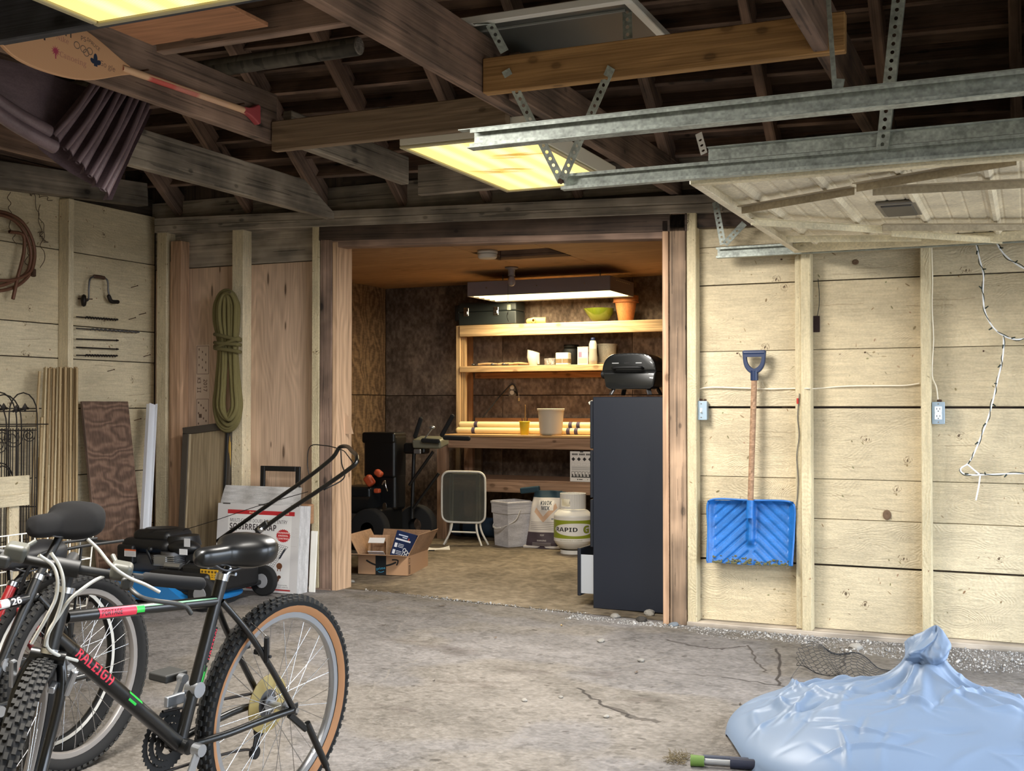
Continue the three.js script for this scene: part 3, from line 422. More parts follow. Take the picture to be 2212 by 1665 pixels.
// ---------------------------------------------------------------- things on the right-hand stretch of the back wall
const W = (u, v, z = 0.02) => onZ(u, v, z), onWall = (pts, z) => pts.map(([u, v]) => onZ(u, v, z));
const labelTex = (w, h, draw) => { const t = canvasTex(w, h, draw); t.wrapS = t.wrapT = THREE.ClampToEdgeWrapping; return t; };
{
  const blue = std(0x2272c4, { roughness: 0.42, map: T.mottle }), navy = phys(0x14284c, { roughness: 0.4 });
  const L = W(1531, 1150, 0.07).x, R = W(1716, 1150, 0.07).x, cx = (L + R) / 2, w = R - L, top = W(1625, 1081, 0.05).y, bot = W(1625, 1216, 0.05).y, h = top - bot;
  const sv = thing('snow_shovel', 'blue plastic snow shovel with wooden shaft hanging on the cream board wall', 'shovel', V(cx, bot, 0.035));
  const nx = 72, ny = 52, g = new THREE.PlaneGeometry(w, h, nx, ny).translate(0, h / 2, 0), p = g.attributes.position;
  for (let i = 0; i < p.count; i++) {
    let x = p.getX(i), y = p.getY(i), t = y / h, e = w / 2 - Math.abs(x), z = 0.045 * (1 - t) * (1 - t) * 1.0 + 0.012;
    const q = mod(y + Math.abs(x) * 0.92, 0.062); if (e > 0.03 && Math.abs(x) > 0.02) z -= 0.009 * S(0.012, 0.0, Math.abs(q - 0.02));
    z += 0.03 * S(0.035, 0.0, e) + 0.02 * S(0.022, 0, h - y) + 0.03 * S(0.03, 0.008, Math.abs(x)) * S(0.25, 0.4, t);
    p.setXYZ(i, x, y - (t < 0.02 ? (0.5 - Math.abs(x / w - 0)) * 0.012 : 0) + 0.006 * Math.sin(x * 3), z);
  }
  g.computeVertexNormals(); const back = g.clone().scale(1, 1, 1).translate(0, 0, -0.004);
  part('blade', [g, back], blue, sv); part('blade_rim', [capTube([V(-w / 2 + 0.004, 0.01, 0.09), V(-w / 2, h * 0.5, 0.05), V(-w / 2, h - 0.015, 0.045), V(-w / 2 + 0.02, h, 0.036), V(0, h + 0.004, 0.05), V(w / 2 - 0.02, h, 0.036), V(w / 2, h - 0.015, 0.045), V(w / 2, h * 0.5, 0.05), V(w / 2 - 0.004, 0.01, 0.09)], 0.006, 80)], blue, sv);
  const dirt = []; seedState = 12; for (let i = 0; i < 150; i++) { const x = rr(-0.48, 0.48) * w, y = Math.abs(rr(-1, 1) * rr(0, 1)) * 0.045; dirt.push(new THREE.IcosahedronGeometry(rr(0.002, 0.006), 0).scale(rr(1, 2.5), rr(0.6, 1.4), 0.6).translate(x, y, 0.045 * (1 - y / h) ** 2 + 0.015)); }
  tag(part('dried_dirt', dirt, std(0x5b5a3a), sv), null, null, null, 'stuff');
  const s0 = W(1622, 1080, 0.08).sub(sv.position), s1 = W(1630, 812, 0.06).sub(sv.position), s00 = s0.clone().add(V(-0.002, -0.1, 0.01)); s0.z = 0.055; s1.z = 0.03; s00.z = 0.062;
  part('socket', rod(s00, s0, 0.022, 14, 0.02), blue, sv); part('shaft', rod(s00, s1, 0.0165, 16), wood(0xb59478, T.sawn), sv);
  const hw = 0.066, o = new THREE.Shape(); o.moveTo(-hw, 0.135); o.quadraticCurveTo(-hw, 0.145, -hw + 0.012, 0.145); o.lineTo(hw - 0.012, 0.145); o.quadraticCurveTo(hw, 0.145, hw, 0.135); o.lineTo(hw - 0.004, 0.09); o.quadraticCurveTo(hw - 0.008, 0.04, 0.024, 0.018); o.lineTo(-0.024, 0.018); o.quadraticCurveTo(-hw + 0.008, 0.04, -hw + 0.004, 0.09);
  const hole = new THREE.Path(); hole.moveTo(-0.048, 0.112); hole.lineTo(0.048, 0.112); hole.quadraticCurveTo(0.05, 0.05, 0, 0.034); hole.quadraticCurveTo(-0.05, 0.05, -0.048, 0.112); o.holes.push(hole);
  part('grip', [extrude(o, 0.016, 0.005).translate(s1.x, s1.y, s1.z - 0.008), rod(V(s1.x, s1.y - 0.025, s1.z), V(s1.x, s1.y + 0.03, s1.z), 0.022, 14), rod(V(s1.x - hw + 0.008, s1.y + 0.13, s1.z), V(s1.x + hw - 0.008, s1.y + 0.13, s1.z), 0.015, 12)], navy, sv);
  // electrical boxes and cables
  const grey = std(0x8f9aa3, { metalness: 0.5, roughness: 0.45 }), plate = std(0x9fb2c2, { metalness: 0.4, roughness: 0.4 });
  const boxAt = (name, label, u0, u1, v0, v1, z) => { const a = W(u0, v0, z + 0.05), b = W(u1, v1, z + 0.05), t = thing(name, label, name === 'light_switch' ? 'switch' : 'outlet', V((a.x + b.x) / 2, (a.y + b.y) / 2, z)); t.userData.size = [b.x - a.x, a.y - b.y]; const [w, h] = t.userData.size; delete t.userData.size; part('box', moveG(rbox(w * 0.94, h * 0.96, 0.048, 0.006), 0, 0, 0.024), grey, t); part('cover_plate', moveG(rbox(w, h, 0.004, 0.004), 0, 0, 0.05), plate, t); return [t, w, h]; };
  { const [t, w, h] = boxAt('light_switch', 'grey metal light switch box on the stud beside the opening', 1503, 1527, 866, 907, 0.006); part('toggle', [moveG(cbox(0.012, 0.026, 0.004), 0, 0, 0.053), moveG(rbox(0.008, 0.012, 0.016, 0.002), 0, -0.004, 0.058)], M.white, t); for (const s of [-1, 1]) part('screw', new THREE.CylinderGeometry(0.0035, 0.0035, 0.003, 10).rotateX(1.57).translate(0, s * h * 0.36, 0.053), M.chrome, t); part('clamp', [moveG(cbox(0.02, 0.014, 0.02), -0.012, h / 2 + 0.006, 0.02), moveG(cbox(0.016, 0.012, 0.016), 0.014, h / 2 + 0.005, 0.02)], M.rust, t); }
  { const [t, w, h] = boxAt('wall_outlet', 'grey metal box with a white double outlet fixed to the stud', 2013, 2041, 868, 916, 0.02); part('receptacle', [moveG(rbox(0.036, 0.032, 0.006, 0.003), 0, 0.019, 0.053), moveG(rbox(0.036, 0.032, 0.006, 0.003), 0, -0.019, 0.053), moveG(cbox(0.034, 0.012, 0.004), 0, 0, 0.053)], std(0xdfe6ee, { roughness: 0.4 }), t); const sl = []; for (const y of [0.019, -0.019]) { for (const x of [-0.0075, 0.0075]) sl.push(moveG(cbox(0.0025, 0.010, 0.002, 0.0003), x, y + 0.003, 0.0565)); sl.push(new THREE.CylinderGeometry(0.0028, 0.0028, 0.002, 8).rotateX(1.57).translate(0, y - 0.009, 0.0565)); } part('slot', sl, M.black, t); for (const s of [-1, 1]) part('screw', new THREE.CylinderGeometry(0.0035, 0.0035, 0.003, 10).rotateX(1.57).translate(0, s * h * 0.41, 0.053), M.chrome, t); part('clamp', moveG(cbox(0.024, 0.014, 0.02), 0.004, h / 2 + 0.006, 0.02), M.rust, t); }
  const cable = std(0xe9e0cb, { roughness: 0.6 });
  tag(part('electrical_cable', tube(onWall([[1520, 440], [1512, 465], [1507, 500], [1506, 600], [1505, 700], [1506, 790], [1504, 840], [1510, 866]], 0.035), 0.0045, 60), cable), 'cream electrical cable running down the stud to the switch', 'cable');
  tag(part('electrical_cable', tube([...onWall([[1504, 858], [1508, 842], [1530, 837], [1600, 838], [1660, 840], [1716, 839]], 0.012), W(1745, 839, 0.1), ...onWall([[1762, 839], [1830, 834], [1900, 833], [1960, 832], [1986, 828]], 0.012)], 0.004, 90), cable), 'cream electrical cable crossing the wall behind the shovel', 'cable');
  tag(part('electrical_cable', tube(onWall([[2012, 535], [2014, 600], [2013, 660], [2016, 730], [2014, 815], [2022, 835], [2026, 866]], 0.03), 0.004, 60), cable), 'cream electrical cable dropping along the stud to the outlet', 'cable');
  // wire light ornament
  const ow = std(0xeef0f2, { roughness: 0.35 }), cord = std(0x1d2a22, { roughness: 0.6 });
  const orn = thing('light_ornament', 'white wire yard ornament wound with a dark string of fairy lights', 'ornament'), Z = 0.05;
  const wires = [[[2108, 526], [2116, 560], [2124, 595], [2123, 640], [2130, 680], [2148, 710], [2170, 726], [2195, 733], [2230, 728]], [[2168, 728], [2166, 770], [2155, 820], [2138, 890], [2120, 940], [2092, 1000], [2075, 1012], [2077, 1020], [2090, 1025], [2130, 1025], [2180, 1023], [2240, 1022]], [[2090, 1003], [2104, 1015], [2119, 1027]], [[2117, 1028], [2114, 1050], [2108, 1080]], [[2150, 522], [2170, 550], [2195, 570], [2235, 592]]];
  wires.forEach((q) => part('wire', tube(onWall(q, Z), 0.0042, q.length * 8, 7), ow, orn));
  seedState = 77; for (const q of [wires[0], wires[1], wires[4]]) {
    const c = new THREE.CatmullRomCurve3(onWall(q, Z)), pts = [], n = Math.round(c.getLength() / 0.035);
    for (let i = 0; i <= n; i++) { const a = c.getPointAt(i / n); pts.push(a.clone().add(V(0.007 * Math.sin(i * 1.7), 0.007 * Math.cos(i * 1.3), 0.006 * Math.cos(i * 1.7)))); if (i % 3 === 1) { const d = V(rr(-1, 1), rr(-1, 1), 0.4).normalize(); part('bulb', rod(a.clone().addScaledVector(d, 0.006), a.clone().addScaledVector(d, 0.026), 0.0045, 6, 0.003), cord, orn); } }
    part('light_cord', tube(pts, 0.0022, n * 3, 5), cord, orn);
  }
  // small things on the boards
  const scr = thing('rubber_scrap', 'dark red rubber scrap stuck beside the stud', 'scrap', W(1760, 700, 0.006)); part('scrap', [cbox(0.055, 0.09, 0.008, 0.002)], std(0x33201f, { roughness: 0.9, map: T.mottle }), scr); part('string', tube([V(0.015, 0.045, 0.006), V(0.024, 0.09, 0.008), V(0.026, 0.16, 0.006), V(0.02, 0.25, 0.005)], 0.002, 30, 5), M.black, scr);
  const knot = std(0x6a5440, { roughness: 0.85 }); for (const [u, v, r] of [[1848, 566, 0.018], [1916, 1112, 0.022]]) { const p = W(u, v, 0.003); part('knot', lathe([[0.0001, 0.0], [r * 0.45, 0.0035], [r * 0.85, 0.003], [r, 0]], 14).rotateX(Math.PI / 2).scale(1, rr(0.85, 1.3), 1).translate(p.x, p.y, 0.0025), knot, wallBack); }
  const nails = []; seedState = 51; for (const [u, v] of [[1595, 762], [1628, 764], [2125, 757], [1870, 760], [1690, 560], [1545, 1100]]) { const p = W(u, v, 0.004); const nl = thing('nail', 'bent rusty nail driven into the cream boards', 'nail', p, 0, 'nails in the cream boards'); part('shank', rod(V(0, 0, 0), V(rr(-0.004, 0.004), -0.004, 0.03), 0.0022, 6), M.rust, nl); part('head', rod(V(0, -0.004, 0.03), V(0, -0.004, 0.032), 0.005, 8), M.rust, nl); }
  const hw2 = thing('hanging_wire', 'thin twisted wire with a red tip hanging on the stud', 'wire'); part('wire', tube(onWall([[1727, 850], [1723, 900], [1726, 940], [1721, 985], [1724, 1040], [1720, 1100]], 0.076), 0.0022, 60, 5), M.steel, hw2); part('tip', rod(W(1723, 860, 0.078), W(1723, 872, 0.078), 0.006, 8), std(0xb03028), hw2);
}
// ---------------------------------------------------------------- workbench and shelves in the alcove
const ZF = -2.6, ZBW = -2.9, BENCH = 1.016, SH1 = 1.965, SH2 = 1.605;
{
  const fl = (x, z) => floorY(x, z) - 0.006;
  const wb = thing('workbench', 'wooden workbench of new lumber with plank top and lower shelf in the alcove', 'workbench'), m = M.shelf, x0 = onZ(962, 935, -2.25).x, x1 = -1.7, apr = wood(0xc4a084, T.sawn);
  part('bench_top', bxAt(x0, x1, BENCH - 0.02, BENCH, -2.88, -2.22, 0.003, 'x'), std(0xe2bd85, { map: T.ply }), wb);
  part('apron', bxAt(x0 + 0.03, x1, BENCH - 0.115, BENCH - 0.021, -2.275, -2.237, 0.003, 'x'), apr, wb);
  const lx = onZ(946, 1050, -2.3).x; for (const [a, z] of [[lx, -2.34], [lx, -2.86], [-2.95, -2.34], [-1.85, -2.34], [-1.85, -2.86]]) part('leg', bxAt(a, a + 0.088, fl(a, z), BENCH - 0.022, z, z + 0.06, 0.003, 'y'), apr, wb);
  part('lower_rail', bxAt(lx + 0.09, x1, 0.535, 0.625, -2.30, -2.262, 0.003, 'x'), apr, wb); part('lower_shelf', bxAt(lx + 0.09, x1, 0.626, 0.64, -2.88, -2.27, 0.002, 'x'), apr, wb);
  for (const u of [985, 1006, 1022]) { const a = onZ(u, 1000, -2.85).x; part('support', bxAt(a, a + (u === 1022 ? 0.085 : 0.04), fl(a, -2.8), BENCH - 0.022, -2.88, -2.84, 0.003, 'y'), wood(0x8d7a62, T.sawn), wb); }
  const su = thing('shelf_unit', 'open shelf unit of new two-by-four lumber standing on the workbench', 'shelves'), X = onZ(985, 800, ZF).x;
  part('upright', bxAt(X, X + 0.04, BENCH, SH1, ZF - 0.085, ZF, 0.003, 'y'), m[0], su); part('upright', bxAt(X + 0.042, X + 0.08, BENCH, SH1 - 0.1, ZF - 0.06, ZF - 0.022, 0.003, 'y'), m[1], su);
  { const a = onZ(1003, 800, -2.86).x; part('upright', bxAt(a, a + 0.075, BENCH, SH1 - 0.02, -2.895, -2.857, 0.003, 'y'), wood(0xc08a58, T.sawn), su); }
  part('upright', bxAt(-1.76, -1.72, BENCH, SH1, ZF - 0.085, ZF, 0.003, 'y'), m[0], su);
  part('shelf_rail', bxAt(X + 0.042, -1.72, SH1 - 0.098, SH1, ZF - 0.02, ZF + 0.016, 0.003, 'x'), m[0], su); part('shelf_board', bxAt(X, -1.72, SH1 - 0.014, SH1 + 0.002, -2.89, ZF - 0.022, 0.002, 'x'), m[1], su);
  part('shelf_rail', bxAt(X + 0.042, -1.72, SH2 - 0.052, SH2, ZF - 0.02, ZF + 0.016, 0.003, 'x'), m[1], su); part('shelf_board', bxAt(X + 0.05, -1.72, SH2 - 0.012, SH2 + 0.002, -2.89, ZF - 0.022, 0.002, 'x'), m[1], su);
  part('ledger', bxAt(X + 0.06, -1.72, SH2 - 0.10, SH2 - 0.05, -2.897, -2.86, 0.003, 'x'), wood(0xb98558, T.sawn), su); part('ledger', bxAt(X + 0.06, -1.72, 1.105, 1.15, -2.897, -2.86, 0.003, 'x'), wood(0xb98558, T.sawn), su);

  // shop light over the bench
  const sx0 = -4.226, sx1 = -2.986, sz0 = -2.585, sz1 = -2.0, sy = 2.158, sh = 0.118;
  const sl = thing('shop_light', 'grey box shop light hanging over the workbench with glowing tubes beneath', 'light', V((sx0 + sx1) / 2, sy, (sz0 + sz1) / 2)), w = sx1 - sx0, d = sz1 - sz0, hm = std(0x8e8790, { roughness: 0.5, metalness: 0.2 });
  part('housing', [moveG(cbox(w, sh, 0.006, 0.002), 0, sh / 2, d / 2), moveG(cbox(w, sh, 0.006, 0.002), 0, sh / 2, -d / 2), moveG(cbox(0.006, sh, d, 0.002), -w / 2, sh / 2, 0), moveG(cbox(0.006, sh, d, 0.002), w / 2, sh / 2, 0), moveG(cbox(w, 0.005, d, 0.001), 0, sh - 0.003, 0)], hm, sl);
  for (const k of [-2, -1, 0, 1, 2]) part('fluorescent_tube', rod(V(-w / 2 + 0.02, 0.014, k * 0.105), V(w / 2 - 0.02, 0.014, k * 0.105), 0.013, 10), std(0xfff6d0, { emissive: 0xffefa8, emissiveIntensity: 2.6 }), sl);
  part('reflector', moveG(cbox(w - 0.014, 0.004, d - 0.014, 0.001), 0, 0.05, 0), std(0xf2ecd0, { roughness: 0.4 }), sl);
  for (const k of [-0.36, 0.0, 0.33]) part('rivet', new THREE.CylinderGeometry(0.006, 0.006, 0.004, 8).rotateX(1.57).translate(k * w, sh * 0.55, d / 2 + 0.004), M.chrome, sl); for (let k = 0; k < 8; k++) part('slot', moveG(cbox(0.002, 0.006, 0.022, 0.0005), w / 2 + 0.003, sh * 0.8, -d * 0.3 + k * 0.045), std(0xcfc9b0), sl);
  for (const a of [-1, 1]) part('hanger', rod(V(a * w * 0.35, sh, 0), V(a * w * 0.35, 2.36 - sy, 0), 0.004, 6), M.steel, sl);
  const L = new THREE.RectAreaLight(SHOP_TINT, SHOP_POWER, w - 0.06, d - 0.06); L.name = 'tube_glow'; L.rotation.x = -Math.PI / 2; L.position.y = -0.004; sl.add(L);
  const lh = onY(1105, 577, 2.36), por = std(0x8d878c, { roughness: 0.35 });
  const ls = thing('lamp_socket', 'pale porcelain pull-chain lamp socket with bulb on the plywood ceiling', 'lamp', lh); part('base', lathe([[0.0001, 0], [0.055, 0], [0.05, -0.012], [0.03, -0.018], [0.026, -0.05], [0.03, -0.07], [0.0001, -0.071]], 24), por, ls); part('bulb', lathe([[0.0001, -0.07], [0.02, -0.072], [0.024, -0.09], [0.032, -0.112], [0.03, -0.135], [0.016, -0.15], [0.0001, -0.153]], 20), std(0x9a959a, { roughness: 0.25 }), ls); part('pull_chain', capTube([V(-0.02, -0.06, 0.02), V(-0.022, -0.2, 0.02), V(-0.022, -0.38, 0.02)], 0.0015, 12, 5), M.black, ls); part('cord_knot', capTube([V(-0.022, -0.36, 0.02), V(-0.03, -0.39, 0.022), V(-0.018, -0.43, 0.02)], 0.003, 12, 5), M.black, ls);
  const sd = onY(1053, 541, 2.36), det = thing('smoke_detector', 'round white smoke detector on the plywood ceiling', 'smoke detector', sd); part('body', lathe([[0.0001, 0.0], [0.072, 0], [0.072, -0.02], [0.064, -0.024], [0.068, -0.028], [0.068, -0.048], [0.058, -0.058], [0.0001, -0.058]], 32), std(0xd9d6d0, { roughness: 0.4 }), det); part('ring', new THREE.TorusGeometry(0.069, 0.002, 6, 32).rotateX(1.57).translate(0, -0.026, 0), std(0x8e8b86), det);

  // top shelf
  const onTop = (u, z = ZF - 0.1) => V(onZ(u, 690, z).x, SH1 + 0.002, z), tb = onTop(1062, ZF - 0.12), tbm = std(0x23292a, { roughness: 0.45 });
  { const t = thing('tool_case', 'black hard-shell tool case with metal latches on the top shelf', 'case', tb), w = 0.56, h = 0.205; part('lower_shell', moveG(rbox(w, h * 0.58, 0.2, 0.012), 0, h * 0.29, 0), tbm, t); part('lid', moveG(rbox(w, h * 0.42, 0.2, 0.014), 0, h * 0.79, 0), tbm, t); part('end_cap', moveG(rbox(0.05, h * 0.7, 0.18, 0.014), -w / 2 - 0.02, h * 0.55, 0), M.black, t); for (const x of [-0.2, 0.09]) { const la = part('latch', [moveG(rbox(0.05, 0.075, 0.01, 0.004), x, h * 0.58, 0.104), moveG(rbox(0.034, 0.03, 0.012, 0.004), x, h * 0.54, 0.11)], M.chrome, t, 'bright metal latch'); } part('stay_plate', moveG(rbox(0.036, 0.05, 0.008, 0.004), 0.215, h * 0.72, 0.103), std(0x9aa090, { metalness: 0.5 }), t); }
  { const p = onTop(1155, ZF + 0.0 - 0.06), t = thing('paper_roll', 'small yellowish paper roll lying on the top shelf', 'roll', p, 0.3); part('roll', [lathe([[0.014, -0.055], [0.028, -0.055], [0.028, 0.055], [0.014, 0.055]], 20).rotateZ(1.57).translate(0.04, 0.028, 0), lathe([[0.012, -0.05], [0.024, -0.05], [0.024, 0.05], [0.012, 0.05]], 18).rotateX(1.57).rotateY(0.5).translate(-0.03, 0.024, 0.02)], std(0xd9bb6a, { roughness: 0.7 }), t); part('core', rod(V(0.095, 0.028, 0), V(0.098, 0.028, 0), 0.013, 12), std(0x6b4f30), t); }
  { const p = onTop(1296, ZF - 0.14), t = thing('glass_bowl', 'olive green glass mixing bowl with a pouring lip', 'bowl', p); const g = lathe([[0.0001, 0.004], [0.05, 0.0], [0.085, 0.03], [0.112, 0.075], [0.12, 0.118], [0.115, 0.118], [0.106, 0.075], [0.08, 0.034], [0.045, 0.008], [0.0001, 0.008]], 40); const q = g.attributes.position; for (let i = 0; i < q.count; i++) { const x = q.getX(i), y = q.getY(i); if (x < -0.08 && y > 0.07) q.setX(i, x - (y - 0.07) * 0.5); } g.computeVertexNormals(); part('bowl', g, phys(0x6f7a22, { transmission: 0.55, thickness: 0.004, roughness: 0.12, attenuationColor: new THREE.Color(0x7d8a1e), attenuationDistance: 0.02, ior: 1.5 }), t); }
  { const p = onTop(1352, ZF - 0.13), t = thing('terracotta_pot', 'terracotta flower pot on the top shelf beside the green bowl', 'pot', p); part('pot', lathe([[0.0001, 0], [0.062, 0], [0.09, 0.16], [0.104, 0.16], [0.108, 0.215], [0.098, 0.215], [0.09, 0.165], [0.055, 0.01], [0.0001, 0.01]], 36), std(0xc27a44, { map: T.mottle }), t); part('rim', new THREE.TorusGeometry(0.106, 0.004, 8, 36).rotateX(1.57).translate(0, 0.162, 0), std(0xb87040, { map: T.mottle }), t); }
  // middle shelf
  const onMid = (u, z = ZF - 0.08) => V(onZ(u, 790, z).x, SH2 + 0.002, z);
  { const p = onMid(1152), t = thing('scoop_cup', 'white plastic cup with a slanted cut rim on the middle shelf', 'cup', p); const g = lathe([[0.0001, 0.001], [0.036, 0], [0.054, 0.07], [0.05, 0.135], [0.047, 0.135], [0.05, 0.07], [0.033, 0.004], [0.0001, 0.004]], 30), q = g.attributes.position; for (let i = 0; i < q.count; i++) if (q.getY(i) > 0.13) q.setY(i, q.getY(i) - q.getX(i) * 0.3 - 0.012); g.computeVertexNormals(); part('cup', g, std(0xdcd8cc, { roughness: 0.4 }), t); part('spout', moveG(rbox(0.012, 0.1, 0.03, 0.005), 0.05, 0.06, 0), std(0xd2cec2, { roughness: 0.4 }), t); }
  for (const [u, z, l] of [[1183, ZF - 0.11, 'small clear glass tumbler standing behind its twin'], [1192, ZF - 0.06, 'small clear glass tumbler in front of its twin']]) { const t = thing('glass_tumbler', l, 'glass', onMid(u, z), 0, 'small glasses on the middle shelf'); part('glass', lathe([[0.0001, 0.003], [0.026, 0], [0.032, 0.06], [0.03, 0.06], [0.024, 0.008], [0.0001, 0.008]], 24), phys(0xffffff, { transmission: 0.9, thickness: 0.003, roughness: 0.05 }), t); }
  { const p = onMid(1217), t = thing('plastic_tub', 'frosted square plastic tub half full of brown grains', 'container', p); part('tub', moveG(rbox(0.115, 0.105, 0.08, 0.008), 0, 0.053, 0), std(0xd2cfc2, { roughness: 0.45 }), t); part('contents', moveG(rbox(0.117, 0.042, 0.082, 0.006), 0, 0.034, 0), std(0x8a7657, { map: T.mottle }), t); part('seam', moveG(cbox(0.003, 0.1, 0.003, 0.001), 0.005, 0.054, 0.041), M.white, t); }
  { const p = onMid(1234, ZF - 0.2), t = thing('dark_canister', 'black canister behind the plastic tub', 'canister', p); part('body', lathe([[0.0001, 0], [0.07, 0], [0.072, 0.13], [0.06, 0.15], [0.0001, 0.15]], 28), std(0x1f2224, { roughness: 0.5 }), t); part('lid', lathe([[0.0001, 0.15], [0.066, 0.15], [0.066, 0.178], [0.0001, 0.18]], 28), M.black, t); }
  { const p = onMid(1262), t = thing('paint_carton', 'pale carton with faded purple print beside the spray bottle', 'carton', p); const lt = labelTex(128, 192, (g) => { g.fillStyle = '#c9beb6'; g.fillRect(0, 0, 128, 192); g.fillStyle = '#8d6f8c'; g.fillRect(12, 50, 40, 60); g.fillStyle = '#d9d2ca'; g.fillRect(56, 60, 60, 40); g.fillStyle = '#a99a90'; g.fillRect(10, 120, 108, 60); }); part('carton', new THREE.BoxGeometry(0.095, 0.145, 0.07).translate(0, 0.0725, 0), std(0xffffff, { map: lt, roughness: 0.6 }), t); part('lid', moveG(cbox(0.098, 0.006, 0.073, 0.001), 0, 0.148, 0), std(0xc5bbb2), t); }
  { const p = onMid(1281, ZF - 0.04), t = thing('spray_bottle', 'tall clear bottle with a dark blue cap', 'bottle', p); part('bottle', lathe([[0.0001, 0.001], [0.034, 0], [0.036, 0.05], [0.032, 0.1], [0.034, 0.17], [0.024, 0.2], [0.0001, 0.201]], 26), phys(0xd8d4c8, { roughness: 0.2, transmission: 0.3, thickness: 0.0 }), t); part('cap', lathe([[0.0001, 0.2], [0.019, 0.2], [0.018, 0.226], [0.0001, 0.228]], 20), std(0x23345c, { roughness: 0.4 }), t); part('label', lathe([[0.0362, 0.03], [0.0365, 0.06], [0.0334, 0.1], [0.0342, 0.13]], 26), std(0x9c968a), t); }
  { const p = onMid(1312, ZF - 0.17), t = thing('plastic_pail', 'clear plastic pail on a saucer next to the bottle', 'pail', p); part('pail', lathe([[0.0001, 0.012], [0.068, 0.012], [0.08, 0.165], [0.085, 0.168], [0.085, 0.176], [0.076, 0.176], [0.064, 0.018], [0.0001, 0.018]], 32), std(0xa9a49a, { roughness: 0.3, map: T.mottle }), t); part('saucer', lathe([[0.0001, 0], [0.085, 0], [0.1, 0.014], [0.094, 0.014], [0.08, 0.005], [0.0001, 0.005]], 32), std(0xbab4a6), t); }
  seedState = 8; for (const [u, l] of [[1030, 'bent metal trowel lying on the middle shelf'], [1072, 'wooden handled scraper lying on the middle shelf'], [1096, 'round headed hand tool lying on the middle shelf']]) { const p = onMid(u, ZF - 0.03), t = thing('hand_tool', l, 'tool', p, rr(-0.3, 0.3)); part('handle', capTube([V(0.02, 0.014, 0), V(0.1, 0.02, -0.03), V(0.17, 0.014, -0.07)], 0.01, 12, 8), M.shelf[1], t); part('blade', [moveG(rbox(0.05, 0.006, 0.03, 0.002), -0.01, 0.01, 0.01), new THREE.SphereGeometry(0.014, 10, 8).scale(1.3, 0.8, 0.8).translate(-0.03, 0.012, 0.016)], M.steel, t); }
  // bench top
  const onBench = (u, z = -2.35) => V(onZ(u, 935, z).x, BENCH, z);
  { const p = onBench(1133, -2.3), t = thing('brush_cup', 'yellow plastic cup holding a paintbrush on the workbench', 'cup', p); part('cup', lathe([[0.0001, 0.001], [0.034, 0], [0.043, 0.105], [0.047, 0.106], [0.047, 0.113], [0.039, 0.113], [0.031, 0.005], [0.0001, 0.005]], 28), std(0xdfc02c, { roughness: 0.45 }), t); part('paintbrush', [capTube([V(0.005, 0.02, 0), V(0.008, 0.16, 0.005), V(0.01, 0.245, 0.008)], 0.005, 12), moveG(rbox(0.016, 0.03, 0.01, 0.003), 0.007, 0.13, 0.004)], wood(0xb58a50), t); for (const [x, z] of [[-0.02, 0.01], [0.024, -0.01], [-0.028, -0.012], [0.03, 0.014]]) part('stick', rod(V(x * 0.5, 0.03, z), V(x, 0.14, z), 0.003, 6), M.rust, t); }
  { const p = onBench(1190, -2.30), t = thing('plastic_bucket', 'translucent white plastic bucket standing on the workbench', 'bucket', p); part('bucket', lathe([[0.0001, 0.001], [0.088, 0], [0.092, 0.02], [0.108, 0.208], [0.114, 0.21], [0.114, 0.219], [0.104, 0.219], [0.088, 0.02], [0.084, 0.006], [0.0001, 0.006]], 40), std(0xd5c6b2, { roughness: 0.5 }), t); part('rim_band', new THREE.TorusGeometry(0.111, 0.003, 6, 40).rotateX(1.57).translate(0, 0.205, 0), std(0xe0d3bd), t); }
  { const a = onBench(995, -2.52), tubeM = std(0xe8d5a2, { roughness: 0.6 }), band = std(0x4a4256); for (const [dy, dz, l] of [[0.028, 0.05, 'lower cream roller blind tube with dark bands on the workbench'], [0.078, 0.0, 'upper cream roller blind tube with dark bands on the workbench']]) { const t = thing('blind_tube', l, 'tube', V(a.x, BENCH + dy, -2.52 + dz), 0, 'cream tubes lying on the workbench'); part('tube', rod(V(0, 0, 0), V(1.35, 0, 0), 0.027, 20), tubeM, t); for (const x of [0.14, 1.02, 1.09]) part('band', rod(V(x, 0, 0), V(x + 0.032, 0, 0), 0.0278, 20), band, t); part('end_plug', rod(V(-0.012, 0, 0), V(0, 0, 0), 0.02, 14), std(0xb59a66), t); } }
  { const p = onZ(1107, 842, ZBW), t = thing('wall_outlet', 'double outlet on the dark alcove wall with a plug in it', 'outlet', p); part('plate', moveG(rbox(0.07, 0.11, 0.006, 0.004), 0, 0, 0.004), std(0x6f6a62), t); for (const s of [-1, 1]) part('receptacle', new THREE.CylinderGeometry(0.02, 0.02, 0.008, 18).rotateX(1.57).translate(0, s * 0.024, 0.009), std(0xd6d2c8), t); }
  tag(part('power_cord', tube([onZ(1112, 845, -2.885), onZ(1118, 852, -2.87), onZ(1108, 830, -2.84), onZ(1085, 850, -2.8), onZ(1060, 880, -2.72), onZ(1042, 902, -2.68)], 0.006, 50, 7), M.black), 'black power cord slanting across the alcove wall behind the shelves', 'cord');
  { const p = onZ(1121, 860, -2.87), t = thing('cord_tag', 'small yellowish tag hanging by the alcove outlet', 'tag', p); part('tag', [moveG(rbox(0.016, 0.03, 0.004, 0.002), 0, -0.01, 0.0)], std(0xc9b888), t); part('string', rod(V(0, 0.005, 0), V(-0.004, 0.05, 0), 0.0015, 5), M.white, t); }

